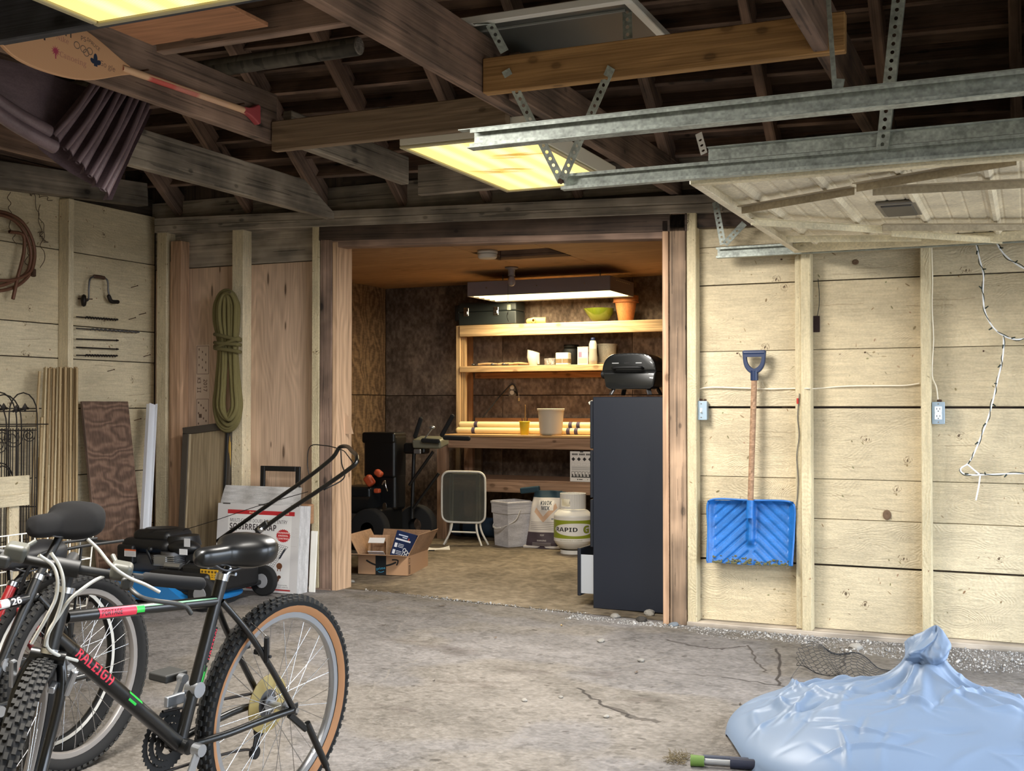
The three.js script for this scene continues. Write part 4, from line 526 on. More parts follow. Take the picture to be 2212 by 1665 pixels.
  // sign on the lower shelf
  { const p = onZ(1256, 1042, -2.255), st = labelTex(256, 320, (g) => { g.fillStyle = '#e4e0dc'; g.fillRect(0, 0, 256, 320); g.fillStyle = '#2a2a2a'; g.font = 'bold 24px sans-serif'; g.textAlign = 'center'; for (let i = 0; i < 17; i++) if (i % 6 !== 5) g.fillRect(22 + i * 13, 22, 10, 18); for (let i = 0; i < 4; i++) { g.save(); g.translate(36 + i * 62, 82); g.rotate(0.785); g.fillRect(-15, -15, 30, 30); g.restore(); g.strokeStyle = '#888'; g.strokeRect(14 + i * 62, 122, 42, 26); } for (let y = 160; y < 200; y += 9) { g.fillStyle = '#777'; g.fillRect(16, y, 224, 3); } g.fillStyle = '#222'; for (let i = 0; i < 6; i++) { g.strokeStyle = '#222'; g.lineWidth = 4; g.strokeRect(20 + i * 38, 214, 26, 44); g.fillRect(20 + i * 38, 240, 12, 26); } g.fillRect(14, 266, 226, 10); g.font = '18px sans-serif'; g.beginPath(); g.arc(84, 297, 6, 0, 7); g.fill(); g.fillRect(98, 293, 40, 8); g.fillRect(190, 294, 8, 6); });
    const t = thing('printed_sign', 'white printed instruction sign leaning above the cement bag', 'sign', V(p.x, 0.642, -2.262)); part('sheet', new THREE.BoxGeometry(0.2, 0.245, 0.006).translate(0, 0.1225, 0), [std(0xdddddd), std(0xdddddd), std(0xdddddd), std(0xdddddd), std(0xffffff, { map: st, roughness: 0.5 }), std(0xdddddd)], t); part('clip', moveG(cbox(0.03, 0.012, 0.012, 0.002), 0, 0.243, 0), M.steel, t); }

  // on the floor
  const feet = (u, v, y) => { let p = onY(u, v, y); for (let i = 0; i < 4; i++) p = onY(u, v, floorY(p.x, p.z)); return p; };
  { const p = feet(1237, 1193, 0.08), lt = labelTex(1024, 256, (g) => { g.fillStyle = '#e6e3dc'; g.fillRect(0, 0, 1024, 256); g.fillStyle = '#8f9c2c'; g.fillRect(0, 30, 1024, 190); for (const cx of [256, 768]) { g.fillStyle = '#e9e8e4'; g.beginPath(); g.ellipse(cx, 126, 208, 66, 0, 0, 7); g.fill(); g.fillStyle = '#20242c'; g.font = 'bold 60px sans-serif'; g.save(); g.translate(cx - 196, 147); g.scale(1.2, 1); g.fillText('RAPID', 0, 0, 210); g.restore(); g.fillStyle = '#8f9c2c'; g.strokeStyle = '#20242c'; g.font = 'bold 100px sans-serif'; g.lineWidth = 7; g.strokeText('G', cx + 64, 162); g.fillText('G', cx + 64, 162); } g.fillStyle = '#8a8a6a'; g.font = '17px sans-serif'; for (const x of [110, 620]) { g.fillText('EXCHANGEABLE CYLINDER', x, 246); } });
    const t = thing('propane_tank', 'white propane tank with a green and white label beside the filing cabinet', 'propane tank', V(p.x + 0.015, p.y, p.z + 0.03)), tm = std(0xe2e0da, { roughness: 0.4 }), r = 0.15;
    part('tank', lathe([[0.0001, 0.025], [0.06, 0.027], [0.11, 0.045], [0.142, 0.085], [r, 0.105], [r, 0.288], [0.146, 0.308], [0.12, 0.335], [0.07, 0.36], [0.0001, 0.367]], 44), tm, t);
    const lab = part('label', new THREE.CylinderGeometry(r + 0.0012, r + 0.0012, 0.19, 48, 1, true).translate(0, 0.195, 0), std(0xffffff, { map: lt, roughness: 0.45 }), t); lab.rotation.y = -1.05;
    const ringSh = new THREE.Shape(); ringSh.absarc(0, 0, 0.105, 0, 6.2832); const hh = new THREE.Path(); hh.absarc(0, 0, 0.1, 0, 6.2832, true); ringSh.holes.push(hh); part('foot_ring', extrude(ringSh, 0.03, 0, 24).rotateX(-1.5708), tm, t);
    const col = []; for (let i = 0; i < 36; i++) { const a = i / 36 * 6.2832, open = Math.abs(Math.sin(a * 1)) < 0.45 && Math.cos(a) > 0; const b = (i + 1) / 36 * 6.2832; const x0 = 0.1 * Math.sin(a - 0.4), z0 = 0.1 * Math.cos(a - 0.4), x1 = 0.1 * Math.sin(b - 0.4), z1 = 0.1 * Math.cos(b - 0.4); const add = (y0, y1) => col.push(plankG(V(x0, (y0 + y1) / 2, z0), V(x1, (y0 + y1) / 2, z1), y1 - y0, 0.005, V(0, 1, 0), 0.001)); if (open) { add(0.35, 0.372); add(0.43, 0.47); } else add(0.35, 0.47); }
    part('collar', col, tm, t); part('valve', [rod(V(0, 0.36, 0), V(0, 0.42, 0), 0.018, 12), rod(V(-0.0, 0.4, 0.0), V(0.02, 0.4, 0.06), 0.012, 10), new THREE.TorusGeometry(0.018, 0.006, 8, 16).translate(0.02, 0.4, 0.07)], M.alu, t); }
  { const p = feet(1088, 1181, 0.1), t = thing('square_pail', 'white square plastic pail with a wire handle under the workbench', 'pail', V(p.x + 0.02, p.y, p.z - 0.11), -0.55), wm = std(0xdcdade, { roughness: 0.5, map: T.mottle });
    const q = (w0, w1, h, y, o = 0) => { const g = new THREE.CylinderGeometry(w1 * 0.7071, w0 * 0.7071, h, 4, 1, true).rotateY(Math.PI / 4).translate(0, y + h / 2, 0); g.deleteAttribute('normal'); const n = g.toNonIndexed(); n.computeVertexNormals(); return n; };
    part('pail', [q(0.195, 0.222, 0.28, 0), q(0.185, 0.212, 0.36, 0.004), moveG(cbox(0.19, 0.006, 0.19), 0, 0.006, 0)], wm, t); part('rim_skirt', [q(0.236, 0.238, 0.075, 0.268), q(0.246, 0.25, 0.014, 0.345), q(0.222, 0.228, 0.03, 0.34)], wm, t); part('rim_lip', [moveG(cbox(0.25, 0.008, 0.012), 0, 0.36, 0.12), moveG(cbox(0.25, 0.008, 0.012), 0, 0.36, -0.12), moveG(cbox(0.012, 0.008, 0.25), 0.12, 0.36, 0), moveG(cbox(0.012, 0.008, 0.25), -0.12, 0.36, 0)], wm, t);
    part('handle', [capTube([V(-0.128, 0.30, 0), V(-0.13, 0.22, 0.05), V(-0.07, 0.165, 0.135), V(0, 0.15, 0.15), V(0.07, 0.165, 0.135), V(0.13, 0.22, 0.05), V(0.128, 0.30, 0)], 0.0035, 50, 6), capTube([V(-0.05, 0.157, 0.142), V(0, 0.149, 0.152), V(0.05, 0.157, 0.142)], 0.009, 14, 8)], std(0xc9c7c4, { roughness: 0.4 }), t); }
  { const p = feet(1166, 1188, 0.09), lt = labelTex(256, 384, (g) => { g.fillStyle = '#d2ccc6'; g.fillRect(0, 0, 256, 384); g.fillStyle = '#1d3a48'; g.fillRect(0, 0, 256, 44); g.fillStyle = '#c9a78c'; g.beginPath(); g.moveTo(50, 110); g.lineTo(120, 170); g.lineTo(215, 80); g.lineTo(232, 110); g.lineTo(125, 210); g.lineTo(40, 140); g.fill(); g.fillStyle = '#e8e4de'; g.fillRect(70, 62, 130, 66); g.fillStyle = '#23303c'; g.font = 'bold 38px sans-serif'; g.textAlign = 'center'; g.fillText('KWIK', 134, 92); g.fillText('MIX', 134, 126); g.font = 'bold 16px sans-serif'; g.fillText('66 LB', 212, 190); g.fillStyle = '#8a8480'; for (let i = 0; i < 5; i++) g.fillRect(24, 206 + i * 12, 208, 3); g.fillStyle = '#463a42'; g.fillRect(0, 274, 256, 110); g.fillStyle = '#c9c4be'; g.font = 'bold 15px sans-serif'; g.fillText('TEST', 128, 298); g.fillText('WARNING', 128, 334); for (let i = 0; i < 3; i++) g.fillRect(56, 344 + i * 8, 144, 2); });
    const t = thing('cement_bag', 'paper cement mix bag with a folded top beside the propane tank', 'bag', V(p.x - 0.03, p.y, p.z - 0.14), 0.12), w = 0.28, h = 0.46, n = 26, g = new THREE.BoxGeometry(w, h, 0.14, n, n, 6).translate(0, h / 2, 0), q = g.attributes.position;
    for (let i = 0; i < q.count; i++) { let x = q.getX(i), y = q.getY(i), z = q.getZ(i); const t2 = y / h, pinch = 1 - 0.16 * t2 - 0.1 * S(0.2, 0, t2) * 0, e = Math.pow(Math.max(0, 1 - (2 * x / w) ** 2), 0.4), thick = (0.35 + 0.65 * e) * (1 - 0.55 * S(0.72, 1, t2)) * (t2 < 0.06 ? 0.75 : 1); x *= pinch; z = z * thick + 0.012 * Math.sin(x * 40 + y * 23) * t2 - 0.06 * t2; x += 0.03 * t2; q.setXYZ(i, x, y, z + 0.007 * (fbm(x * 14 + 5, y * 14, 2) - 0.5)); }
    g.computeVertexNormals(); const sideM = std(0xc4beb8); part('bag', g, [sideM, sideM, std(0x2a3e48), sideM, std(0xffffff, { map: lt, roughness: 0.65 }), sideM], t);
    part('folded_top', moveG(rbox(0.16, 0.05, 0.06, 0.012), -0.07, 0.475, -0.06).rotateZ(0.12), std(0x203c4a), t); part('torn_flap', moveG(rbox(0.1, 0.05, 0.05, 0.012), 0.085, 0.445, -0.05).rotateZ(-0.12), std(0x2b4654), t); part('bottom_seam', moveG(rbox(0.31, 0.02, 0.06, 0.006), 0, 0.012, 0.02), std(0xcfc9c2), t); }
  { const p = feet(1001, 1178, 0.1), t = thing('folding_table', 'small folded table with a smoked glass top and white tubular frame', 'table', V(p.x, p.y, p.z), 0.1), wm = std(0xd6d2c8, { roughness: 0.45 }), w = 0.375, y0 = 0.19, y1 = 0.60, lean = 0.06;
    const rs = (a, b, c, d, r) => { const pts = []; for (const [x, y, s] of [[b - r, d - r, 0], [a + r, d - r, 1], [a + r, c + r, 2], [b - r, c + r, 3]]) for (let k = 0; k <= 5; k++) { const an = s * Math.PI / 2 + k / 5 * Math.PI / 2; pts.push(V(x + r * Math.cos(an), y + r * Math.sin(an), 0)); } return pts; };
    part('top_rim', tube(rs(-w / 2, w / 2, y0, y1, 0.06), 0.009, 120, 8, true), wm, t); const shp = new THREE.Shape(rs(-w / 2 + 0.004, w / 2 - 0.004, y0 + 0.004, y1 - 0.004, 0.055).map((q) => new THREE.Vector2(q.x, q.y))); part('glass_top', extrude(shp, 0.005).translate(0, 0, -0.0025), phys(0xa8aaa2, { transmission: 0.85, roughness: 0.12, thickness: 0 }), t);
    for (const s of [-1, 1]) { for (const [o, k] of [[0, 1], [0.022, -1]]) part('leg', tube([V(s * 0.105 + o * s, y1 - 0.02, -0.03), V(s * 0.108 + o * s, 0.3, -0.03), V(s * 0.112 + o * s, 0.13, -0.03 + 0.02 * k), V(s * 0.165 + o * s, 0.004, -0.03 + 0.05 * k)], 0.0085, 40, 8), wm, t); }
    part('crossbar', rod(V(-0.115, 0.105, -0.03), V(0.115, 0.105, -0.03), 0.007, 8), wm, t); part('brace', [rod(V(-0.11, 0.58, -0.03), V(0.11, 0.58, -0.03), 0.007, 8)], wm, t); }
  { const c = onZ(1022, 1150, -2.55), t = thing('blue_cylinder', 'blue cylinder lying on the floor behind the folded table', 'cylinder', V(c.x, floorY(c.x, -2.55) + 0.085, -2.55)); part('body', rod(V(-0.17, 0, 0), V(0.26, 0, 0), 0.085, 28), std(0x33475e, { roughness: 0.5 }), t); part('strap', rod(V(-0.09, 0, 0), V(-0.06, 0, 0), 0.087, 28), M.black, t); part('strap', rod(V(0.06, 0, 0), V(0.09, 0, 0), 0.087, 28), std(0x8a909a), t); part('end_dome', new THREE.SphereGeometry(0.085, 20, 10).scale(0.35, 1, 1).translate(-0.17, 0, 0), std(0x2c3c50, { roughness: 0.5 }), t); }
}
// ---------------------------------------------------------------- filing cabinet, grill, carton, snow blower
{
  const navy = phys(0x161c28, { roughness: 0.42, clearcoat: 0.1 }), navyD = std(0x10151f, { roughness: 0.5 });
  const x0 = onZ(1281, 1100, -0.2).x, fy = floorY(x0, -0.3) - 0.004, H = 1.305, zf = -0.2, w = 0.39, d = 0.62;
  const fc = thing('filing_cabinet', 'tall navy steel filing cabinet with the bottom drawer ajar beside the opening', 'cabinet', V(x0, fy, zf));
  part('body', moveG(cbox(d, H, w, 0.004), d / 2, H / 2, -w / 2), navy, fc);
  for (let i = 0; i < 4; i++) {
    const y0 = 0.07 + i * 0.305, out = i ? 0 : 0.085, dr = part('drawer', [moveG(cbox(0.022, 0.295, w - 0.016, 0.004), -0.012 - out, y0 + 0.147, -w / 2)], navyD, fc);
    part('handle', [moveG(rbox(0.018, 0.014, 0.09, 0.004), -0.032 - out, y0 + 0.2, -w / 2)], M.alu, dr); part('label_holder', moveG(cbox(0.004, 0.03, 0.07, 0.001), -0.025 - out, y0 + 0.25, -w / 2), M.alu, dr);
    if (!i) for (const z of [-0.02, -w + 0.02]) part('drawer_side', moveG(cbox(0.09, 0.24, 0.004, 0.001), -0.045, y0 + 0.135, z), std(0xa3a6aa, { roughness: 0.45 }), dr, 'light grey drawer side');
  }
  part('latch_knob', moveG(rbox(0.03, 0.02, 0.014, 0.004).rotateZ(0.5), -0.02, H - 0.035, -0.02), std(0xcfc9b8), fc);
  const gr = thing('portable_grill', 'black portable gas grill standing on the filing cabinet', 'grill', V(onZ(1374, 850, -0.36).x, fy + H + 0.012, -0.36)), bk = phys(0x0e1112, { roughness: 0.3, clearcoat: 0.4 });
  const lid = new THREE.Shape(); lid.moveTo(-0.175, 0.145); lid.quadraticCurveTo(-0.17, 0.235, -0.1, 0.252); lid.quadraticCurveTo(0, 0.265, 0.1, 0.252); lid.quadraticCurveTo(0.17, 0.235, 0.175, 0.145);
  part('lid', smooth(extrude(lid, 0.27, 0.012, 14).translate(0, 0, -0.135)), bk, gr); const tub = poly([[-0.172, 0.14], [0.172, 0.14], [0.155, 0.05], [0.13, 0.035], [-0.13, 0.035], [-0.155, 0.05]]); part('firebox', smooth(extrude(tub, 0.25, 0.012).translate(0, 0, -0.125)), bk, gr);
  part('seam', moveG(cbox(0.345, 0.006, 0.275, 0.002), 0, 0.142, 0), M.black, gr); for (const [x, l] of [[-0.085, 0.045], [-0.01, 0.04], [0.065, 0.04]]) part('vent_slot', moveG(cbox(l, 0.008, 0.004, 0.001), x, 0.195, 0.146), x === -0.01 ? M.black : M.alu, gr);
  part('knob', [rod(V(-0.17, 0.13, 0.05), V(-0.2, 0.13, 0.05), 0.028, 16), rod(V(-0.2, 0.13, 0.05), V(-0.208, 0.13, 0.05), 0.02, 16)], M.black, gr); part('lid_handle', capTube([V(-0.09, 0.16, 0.145), V(-0.09, 0.165, 0.18), V(0.09, 0.165, 0.18), V(0.09, 0.16, 0.145)], 0.009, 24), M.black, gr);
  for (const x of [-0.11, 0.11]) for (const z of [-1, 1]) part('foot', plankG(V(x, 0.04, z * 0.1), V(x * 1.15, 0.0, z * 0.12), 0.012, 0.03), M.steel, gr);

  // carton with open flaps
  const kr = std(0xb08a68, { roughness: 0.8, map: T.mottle }), krL = std(0xc49c78, { roughness: 0.8, map: T.mottle });
  const fl = onY(774, 1241, 0.058), fr = onY(881, 1246, 0.056), br = onY(938, 1213, 0.064), e1 = fr.clone().sub(fl), e2 = br.clone().sub(fr); e1.y = e2.y = 0;
  const Wd = e1.length(), Dp = 0.42, turn = Math.atan2(-e1.z, e1.x), H2 = 0.135;
  const cb = thing('cardboard_box', 'open brown cardboard shipping box with raised flaps on the alcove floor', 'box', V(fl.x, floorY(fl.x, fl.z - 0.15) - 0.002, fl.z), turn);
  const tape = labelTex(512, 192, (g) => { g.fillStyle = '#b48d6a'; g.fillRect(0, 0, 512, 192); g.fillStyle = '#15191c'; g.fillRect(180, 0, 110, 192); g.strokeStyle = '#16181a'; g.lineWidth = 17; g.beginPath(); g.moveTo(84, 52); g.quadraticCurveTo(235, 150, 392, 62); g.stroke(); g.lineWidth = 14; g.beginPath(); g.moveTo(350, 40); g.quadraticCurveTo(400, 34, 412, 46); g.quadraticCurveTo(412, 72, 396, 92); g.stroke(); g.fillStyle = '#4ba6c8'; g.font = 'bold 34px sans-serif'; g.save(); g.translate(236, 140); g.rotate(-0.15); g.textAlign = 'center'; g.fillText('prime', 0, 0); g.restore(); g.strokeStyle = '#4ba6c8'; g.lineWidth = 5; g.beginPath(); g.moveTo(206, 160); g.quadraticCurveTo(236, 178, 268, 154); g.stroke(); });
  part('wall', new THREE.BoxGeometry(Wd, H2, 0.004).translate(Wd / 2, H2 / 2, 0), [kr, kr, kr, kr, std(0xffffff, { map: tape, roughness: 0.75 }), kr], cb); part('wall', new THREE.BoxGeometry(Wd, H2, 0.004).translate(Wd / 2, H2 / 2, -Dp), kr, cb);
  const sideT = labelTex(256, 96, (g) => { g.fillStyle = '#a98463'; g.fillRect(0, 0, 256, 96); g.strokeStyle = '#3a2a1c'; g.lineWidth = 3; g.strokeRect(8, 12, 16, 24); g.strokeRect(8, 48, 18, 40); for (let i = 0; i < 5; i++) { g.fillStyle = '#3a2a1c'; g.fillRect(10, 52 + i * 7, 14, 3); } });
  part('wall', new THREE.BoxGeometry(0.004, H2, Dp).translate(Wd, H2 / 2, -Dp / 2), [std(0xffffff, { map: sideT, roughness: 0.75 }), kr, kr, kr, kr, kr], cb); part('wall', new THREE.BoxGeometry(0.004, H2, Dp).translate(0, H2 / 2, -Dp / 2), kr, cb); part('base', new THREE.BoxGeometry(Wd, 0.004, Dp).translate(Wd / 2, 0.003, -Dp / 2), kr, cb);
  const flap = (a, b, out, len) => { const x = b.clone().sub(a).normalize(), o = out.clone().normalize(), n = o.clone().cross(x).normalize(); const m = new THREE.Matrix4().makeBasis(x, n, o).setPosition(a.clone().add(b).multiplyScalar(0.5).addScaledVector(o, len / 2)); return boxUV(new THREE.BoxGeometry(a.distanceTo(b) - 0.004, 0.004, len).applyMatrix4(m), 'x'); };
  part('flap', flap(V(0, H2, 0), V(Wd, H2, 0), V(-0.15, 0.16, 1), 0.17), krL, cb); part('flap', flap(V(Wd, H2, 0), V(Wd, H2, -Dp), V(0.5, 1, -0.1), 0.17), kr, cb); part('flap', flap(V(0, H2, -Dp), V(Wd, H2, -Dp), V(0, 1, -0.5), 0.15), kr, cb); part('flap', flap(V(0, H2, -Dp), V(0, H2, 0), V(-0.55, 1, 0), 0.16), kr, cb);
  const q = (x, y, z) => V(x, y, z).applyAxisAngle(V(0, 1, 0), turn).add(cb.position);
  { const t = thing('inner_carton', 'small empty white-lined carton tipped inside the shipping box', 'box', q(0.1, 0.10, -0.12), turn + 0.1), ww = std(0xd8d6d4), hh = 0.155; for (const g of [cbox(0.13, hh, 0.003, 0.0005).translate(0, hh / 2, -0.09), cbox(0.003, hh, 0.1, 0.0005).translate(-0.065, hh / 2, -0.04), cbox(0.003, hh, 0.1, 0.0005).translate(0.065, hh / 2, -0.04)]) part('wall', g, krL, t); part('flap', flap(V(-0.06, hh - 0.01, 0.01), V(0.06, hh - 0.01, 0.01), V(0, -0.5, 0.6), 0.05), ww, t, 'white inner flap'); part('flap', flap(V(-0.06, 0.02, 0.01), V(0.06, 0.02, 0.01), V(0, 0.55, 0.8), 0.06), ww, t, 'white inner flap'); part('divider', moveG(cbox(0.12, 0.1, 0.003, 0.0005), 0, 0.06, -0.06), kr, t); }
  { const lt = labelTex(256, 256, (g) => { g.fillStyle = '#14274e'; g.fillRect(0, 0, 256, 256); g.fillStyle = '#c9d4e6'; g.fillRect(36, 30, 120, 12); g.fillRect(92, 50, 60, 9); g.fillStyle = '#d05030'; g.fillRect(170, 50, 12, 30); g.fillStyle = '#e8ecf2'; g.fillRect(16, 72, 190, 16); g.fillRect(20, 118, 34, 42); g.fillRect(16, 184, 34, 42); g.font = '16px sans-serif'; for (let i = 0; i < 3; i++) { g.fillRect(66, 120 + i * 14, 70, 5); g.fillRect(62, 188 + i * 14, 70, 5); } g.strokeStyle = '#e2e6ea'; g.lineWidth = 9; for (let i = 0; i < 3; i++) { g.beginPath(); g.arc(160 + i * 28, 170 + i * 16, 18, 0, 7); g.stroke(); g.beginPath(); g.moveTo(150 + i * 24, 192 + i * 12); g.lineTo(140 + i * 24, 240); g.stroke(); } });
    const t = thing('printed_box', 'dark blue printed product box leaning inside the shipping box', 'box', q(0.265, 0.09, -0.17), turn - 0.12); const b = std(0x14274e, { roughness: 0.5 }), bx = new THREE.BoxGeometry(0.16, 0.19, 0.09).translate(0, 0.095, 0).rotateX(-0.25).rotateZ(-0.2); part('box', bx, [b, b, b, b, std(0xffffff, { map: lt, roughness: 0.45 }), b], t); part('lid_tab', new THREE.BoxGeometry(0.15, 0.004, 0.08).translate(0, 0.19, 0.0).rotateX(-0.25).rotateZ(-0.2), std(0x1c3566), t); }
  { const p = onY(925, 1196, 0.09), t = thing('shipping_label', 'curled white shipping label hanging off the cardboard box', 'paper', V(p.x + 0.04, 0.1, p.z - 0.08), 0.6); const g = new THREE.PlaneGeometry(0.2, 0.1, 16, 4).rotateX(-1.1), a = g.attributes.position; for (let i = 0; i < a.count; i++) { const x = a.getX(i); a.setY(i, a.getY(i) + 1.8 * x * x); } g.computeVertexNormals(); part('paper', g, std(0xd5cfc4, { side: THREE.DoubleSide }), t); part('print', new THREE.BoxGeometry(0.05, 0.001, 0.03).rotateX(-0.45).translate(-0.05, 0.012, 0.02), std(0x3a3a3c), t); }

  // snow blower
  const SZ = -1.7, s = (u, v, z = SZ) => onZ(u, v, z), base = s(850, 1120); base.y = floorY(base.x, SZ);
  const sb = thing('snow_blower', 'black snow blower with orange engine parts standing in the alcove corner', 'snow blower', V(base.x, base.y, SZ)), lo = (u, v, z = SZ) => s(u, v, z).sub(sb.position), bl = std(0x0c0d0f, { roughness: 0.4 }), or = std(0xb04a28, { roughness: 0.5 });
  const at = (g, u, v, z) => { const p = lo(u, v, z); return g.translate(p.x, p.y, p.z); };
  part('chute', [at(rbox(0.3, 0.36, 0.2, 0.03), 832, 985, SZ), at(rbox(0.25, 0.3, 0.18, 0.03), 838, 1060, SZ)], bl, sb); part('chute_hood', at(rbox(0.31, 0.09, 0.21, 0.02), 830, 945, SZ), bl, sb);
  part('auger_housing', at(rbox(0.5, 0.36, 0.36, 0.03), 790, 1140, SZ + 0.1), bl, sb); part('engine_block', [at(rbox(0.28, 0.2, 0.26, 0.03), 785, 1075, SZ + 0.12), at(rod(V(-0.1, 0, 0), V(0.1, 0, 0), 0.07, 18), 780, 1090, SZ + 0.26)], std(0x1d2022, { roughness: 0.35, metalness: 0.4 }), sb);
  part('fuel_cap', at(rbox(0.07, 0.05, 0.06, 0.02).rotateZ(-0.6), 818, 1022, SZ + 0.24), or, sb, 'orange plastic cap'); part('engine_shroud', [at(rbox(0.09, 0.07, 0.06, 0.02).rotateZ(-0.9), 798, 1038, SZ + 0.24), at(rbox(0.05, 0.035, 0.04, 0.01), 815, 1060, SZ + 0.26)], or, sb, 'orange engine shroud'); part('exhaust_pipe', [(() => { const p = lo(826, 1046, SZ + 0.26); return capTube([p, p.clone().add(V(0.02, 0.03, 0)), p.clone().add(V(0.04, -0.02, 0.01)), p.clone().add(V(0.045, -0.05, 0))], 0.006, 16); })()], M.chrome, sb);
  part('emblem', at(new THREE.CylinderGeometry(0.028, 0.028, 0.008, 20).rotateX(1.57).scale(0.6, 1, 1), 831, 1093, SZ + 0.28), M.chrome, sb); part('muffler', at(rbox(0.18, 0.06, 0.1, 0.015), 766, 1115, SZ + 0.24), M.steel, sb);
  for (const [a, b] of [[[893, 1098], [948, 1022]], [[884, 1048], [936, 975]]]) part('handle_tube', rod(lo(...a, SZ + 0.05), lo(...b, SZ + 0.02), 0.013, 8), bl, sb);
  part('handle_tube', rod(lo(890, 1120), lo(895, 955), 0.016, 8), bl, sb); part('control_panel', at(rbox(0.26, 0.075, 0.16, 0.02).rotateX(0.2), 930, 955, SZ), std(0x7d7c6c, { roughness: 0.45, metalness: 0.3 }), sb); part('panel_body', at(rbox(0.2, 0.09, 0.1, 0.02), 900, 968, SZ - 0.02), bl, sb);
  for (const [a, b] of [[[897, 942], [909, 905]], [[955, 939], [977, 899]], [[914, 951], [946, 953]], [[961, 945], [1012, 947]]]) part('grip', capTube([lo(...a, SZ + 0.12), lo((a[0] + b[0]) / 2, (a[1] + b[1]) / 2, SZ + 0.12), lo(...b, SZ + 0.12)], 0.019, 10), M.rubber, sb);
  part('lever', [rod(lo(918, 946, SZ + 0.1), lo(933, 926, SZ + 0.1), 0.006, 8), at(new THREE.SphereGeometry(0.022, 12, 8).scale(1.3, 0.7, 1), 933, 923, SZ + 0.1)], M.alu, sb); part('bracket', at(rbox(0.06, 0.035, 0.02, 0.004), 902, 975, SZ + 0.12), M.alu, sb);
  for (const u of [800, 902]) part('wheel', at(lathe([[0.06, -0.05], [0.15, -0.05], [0.165, -0.03], [0.165, 0.03], [0.15, 0.05], [0.06, 0.05]], 28).rotateX(1.57), u, 1115, u === 800 ? SZ + 0.32 : SZ - 0.15).translate(0, 0.165 - lo(u, 1115, u === 800 ? SZ + 0.32 : SZ - 0.15).y, 0), M.rubber, sb);

  const sp = thing('paper_scrap', 'tan paper corner sticking out behind the left jamb', 'paper', onZ(750, 937, -0.01)); part('scrap', extrude(poly([[-0.02, 0], [0.05, 0], [0.012, 0.115], [-0.02, 0.14]]), 0.002), std(0xb59a80), sp);
}
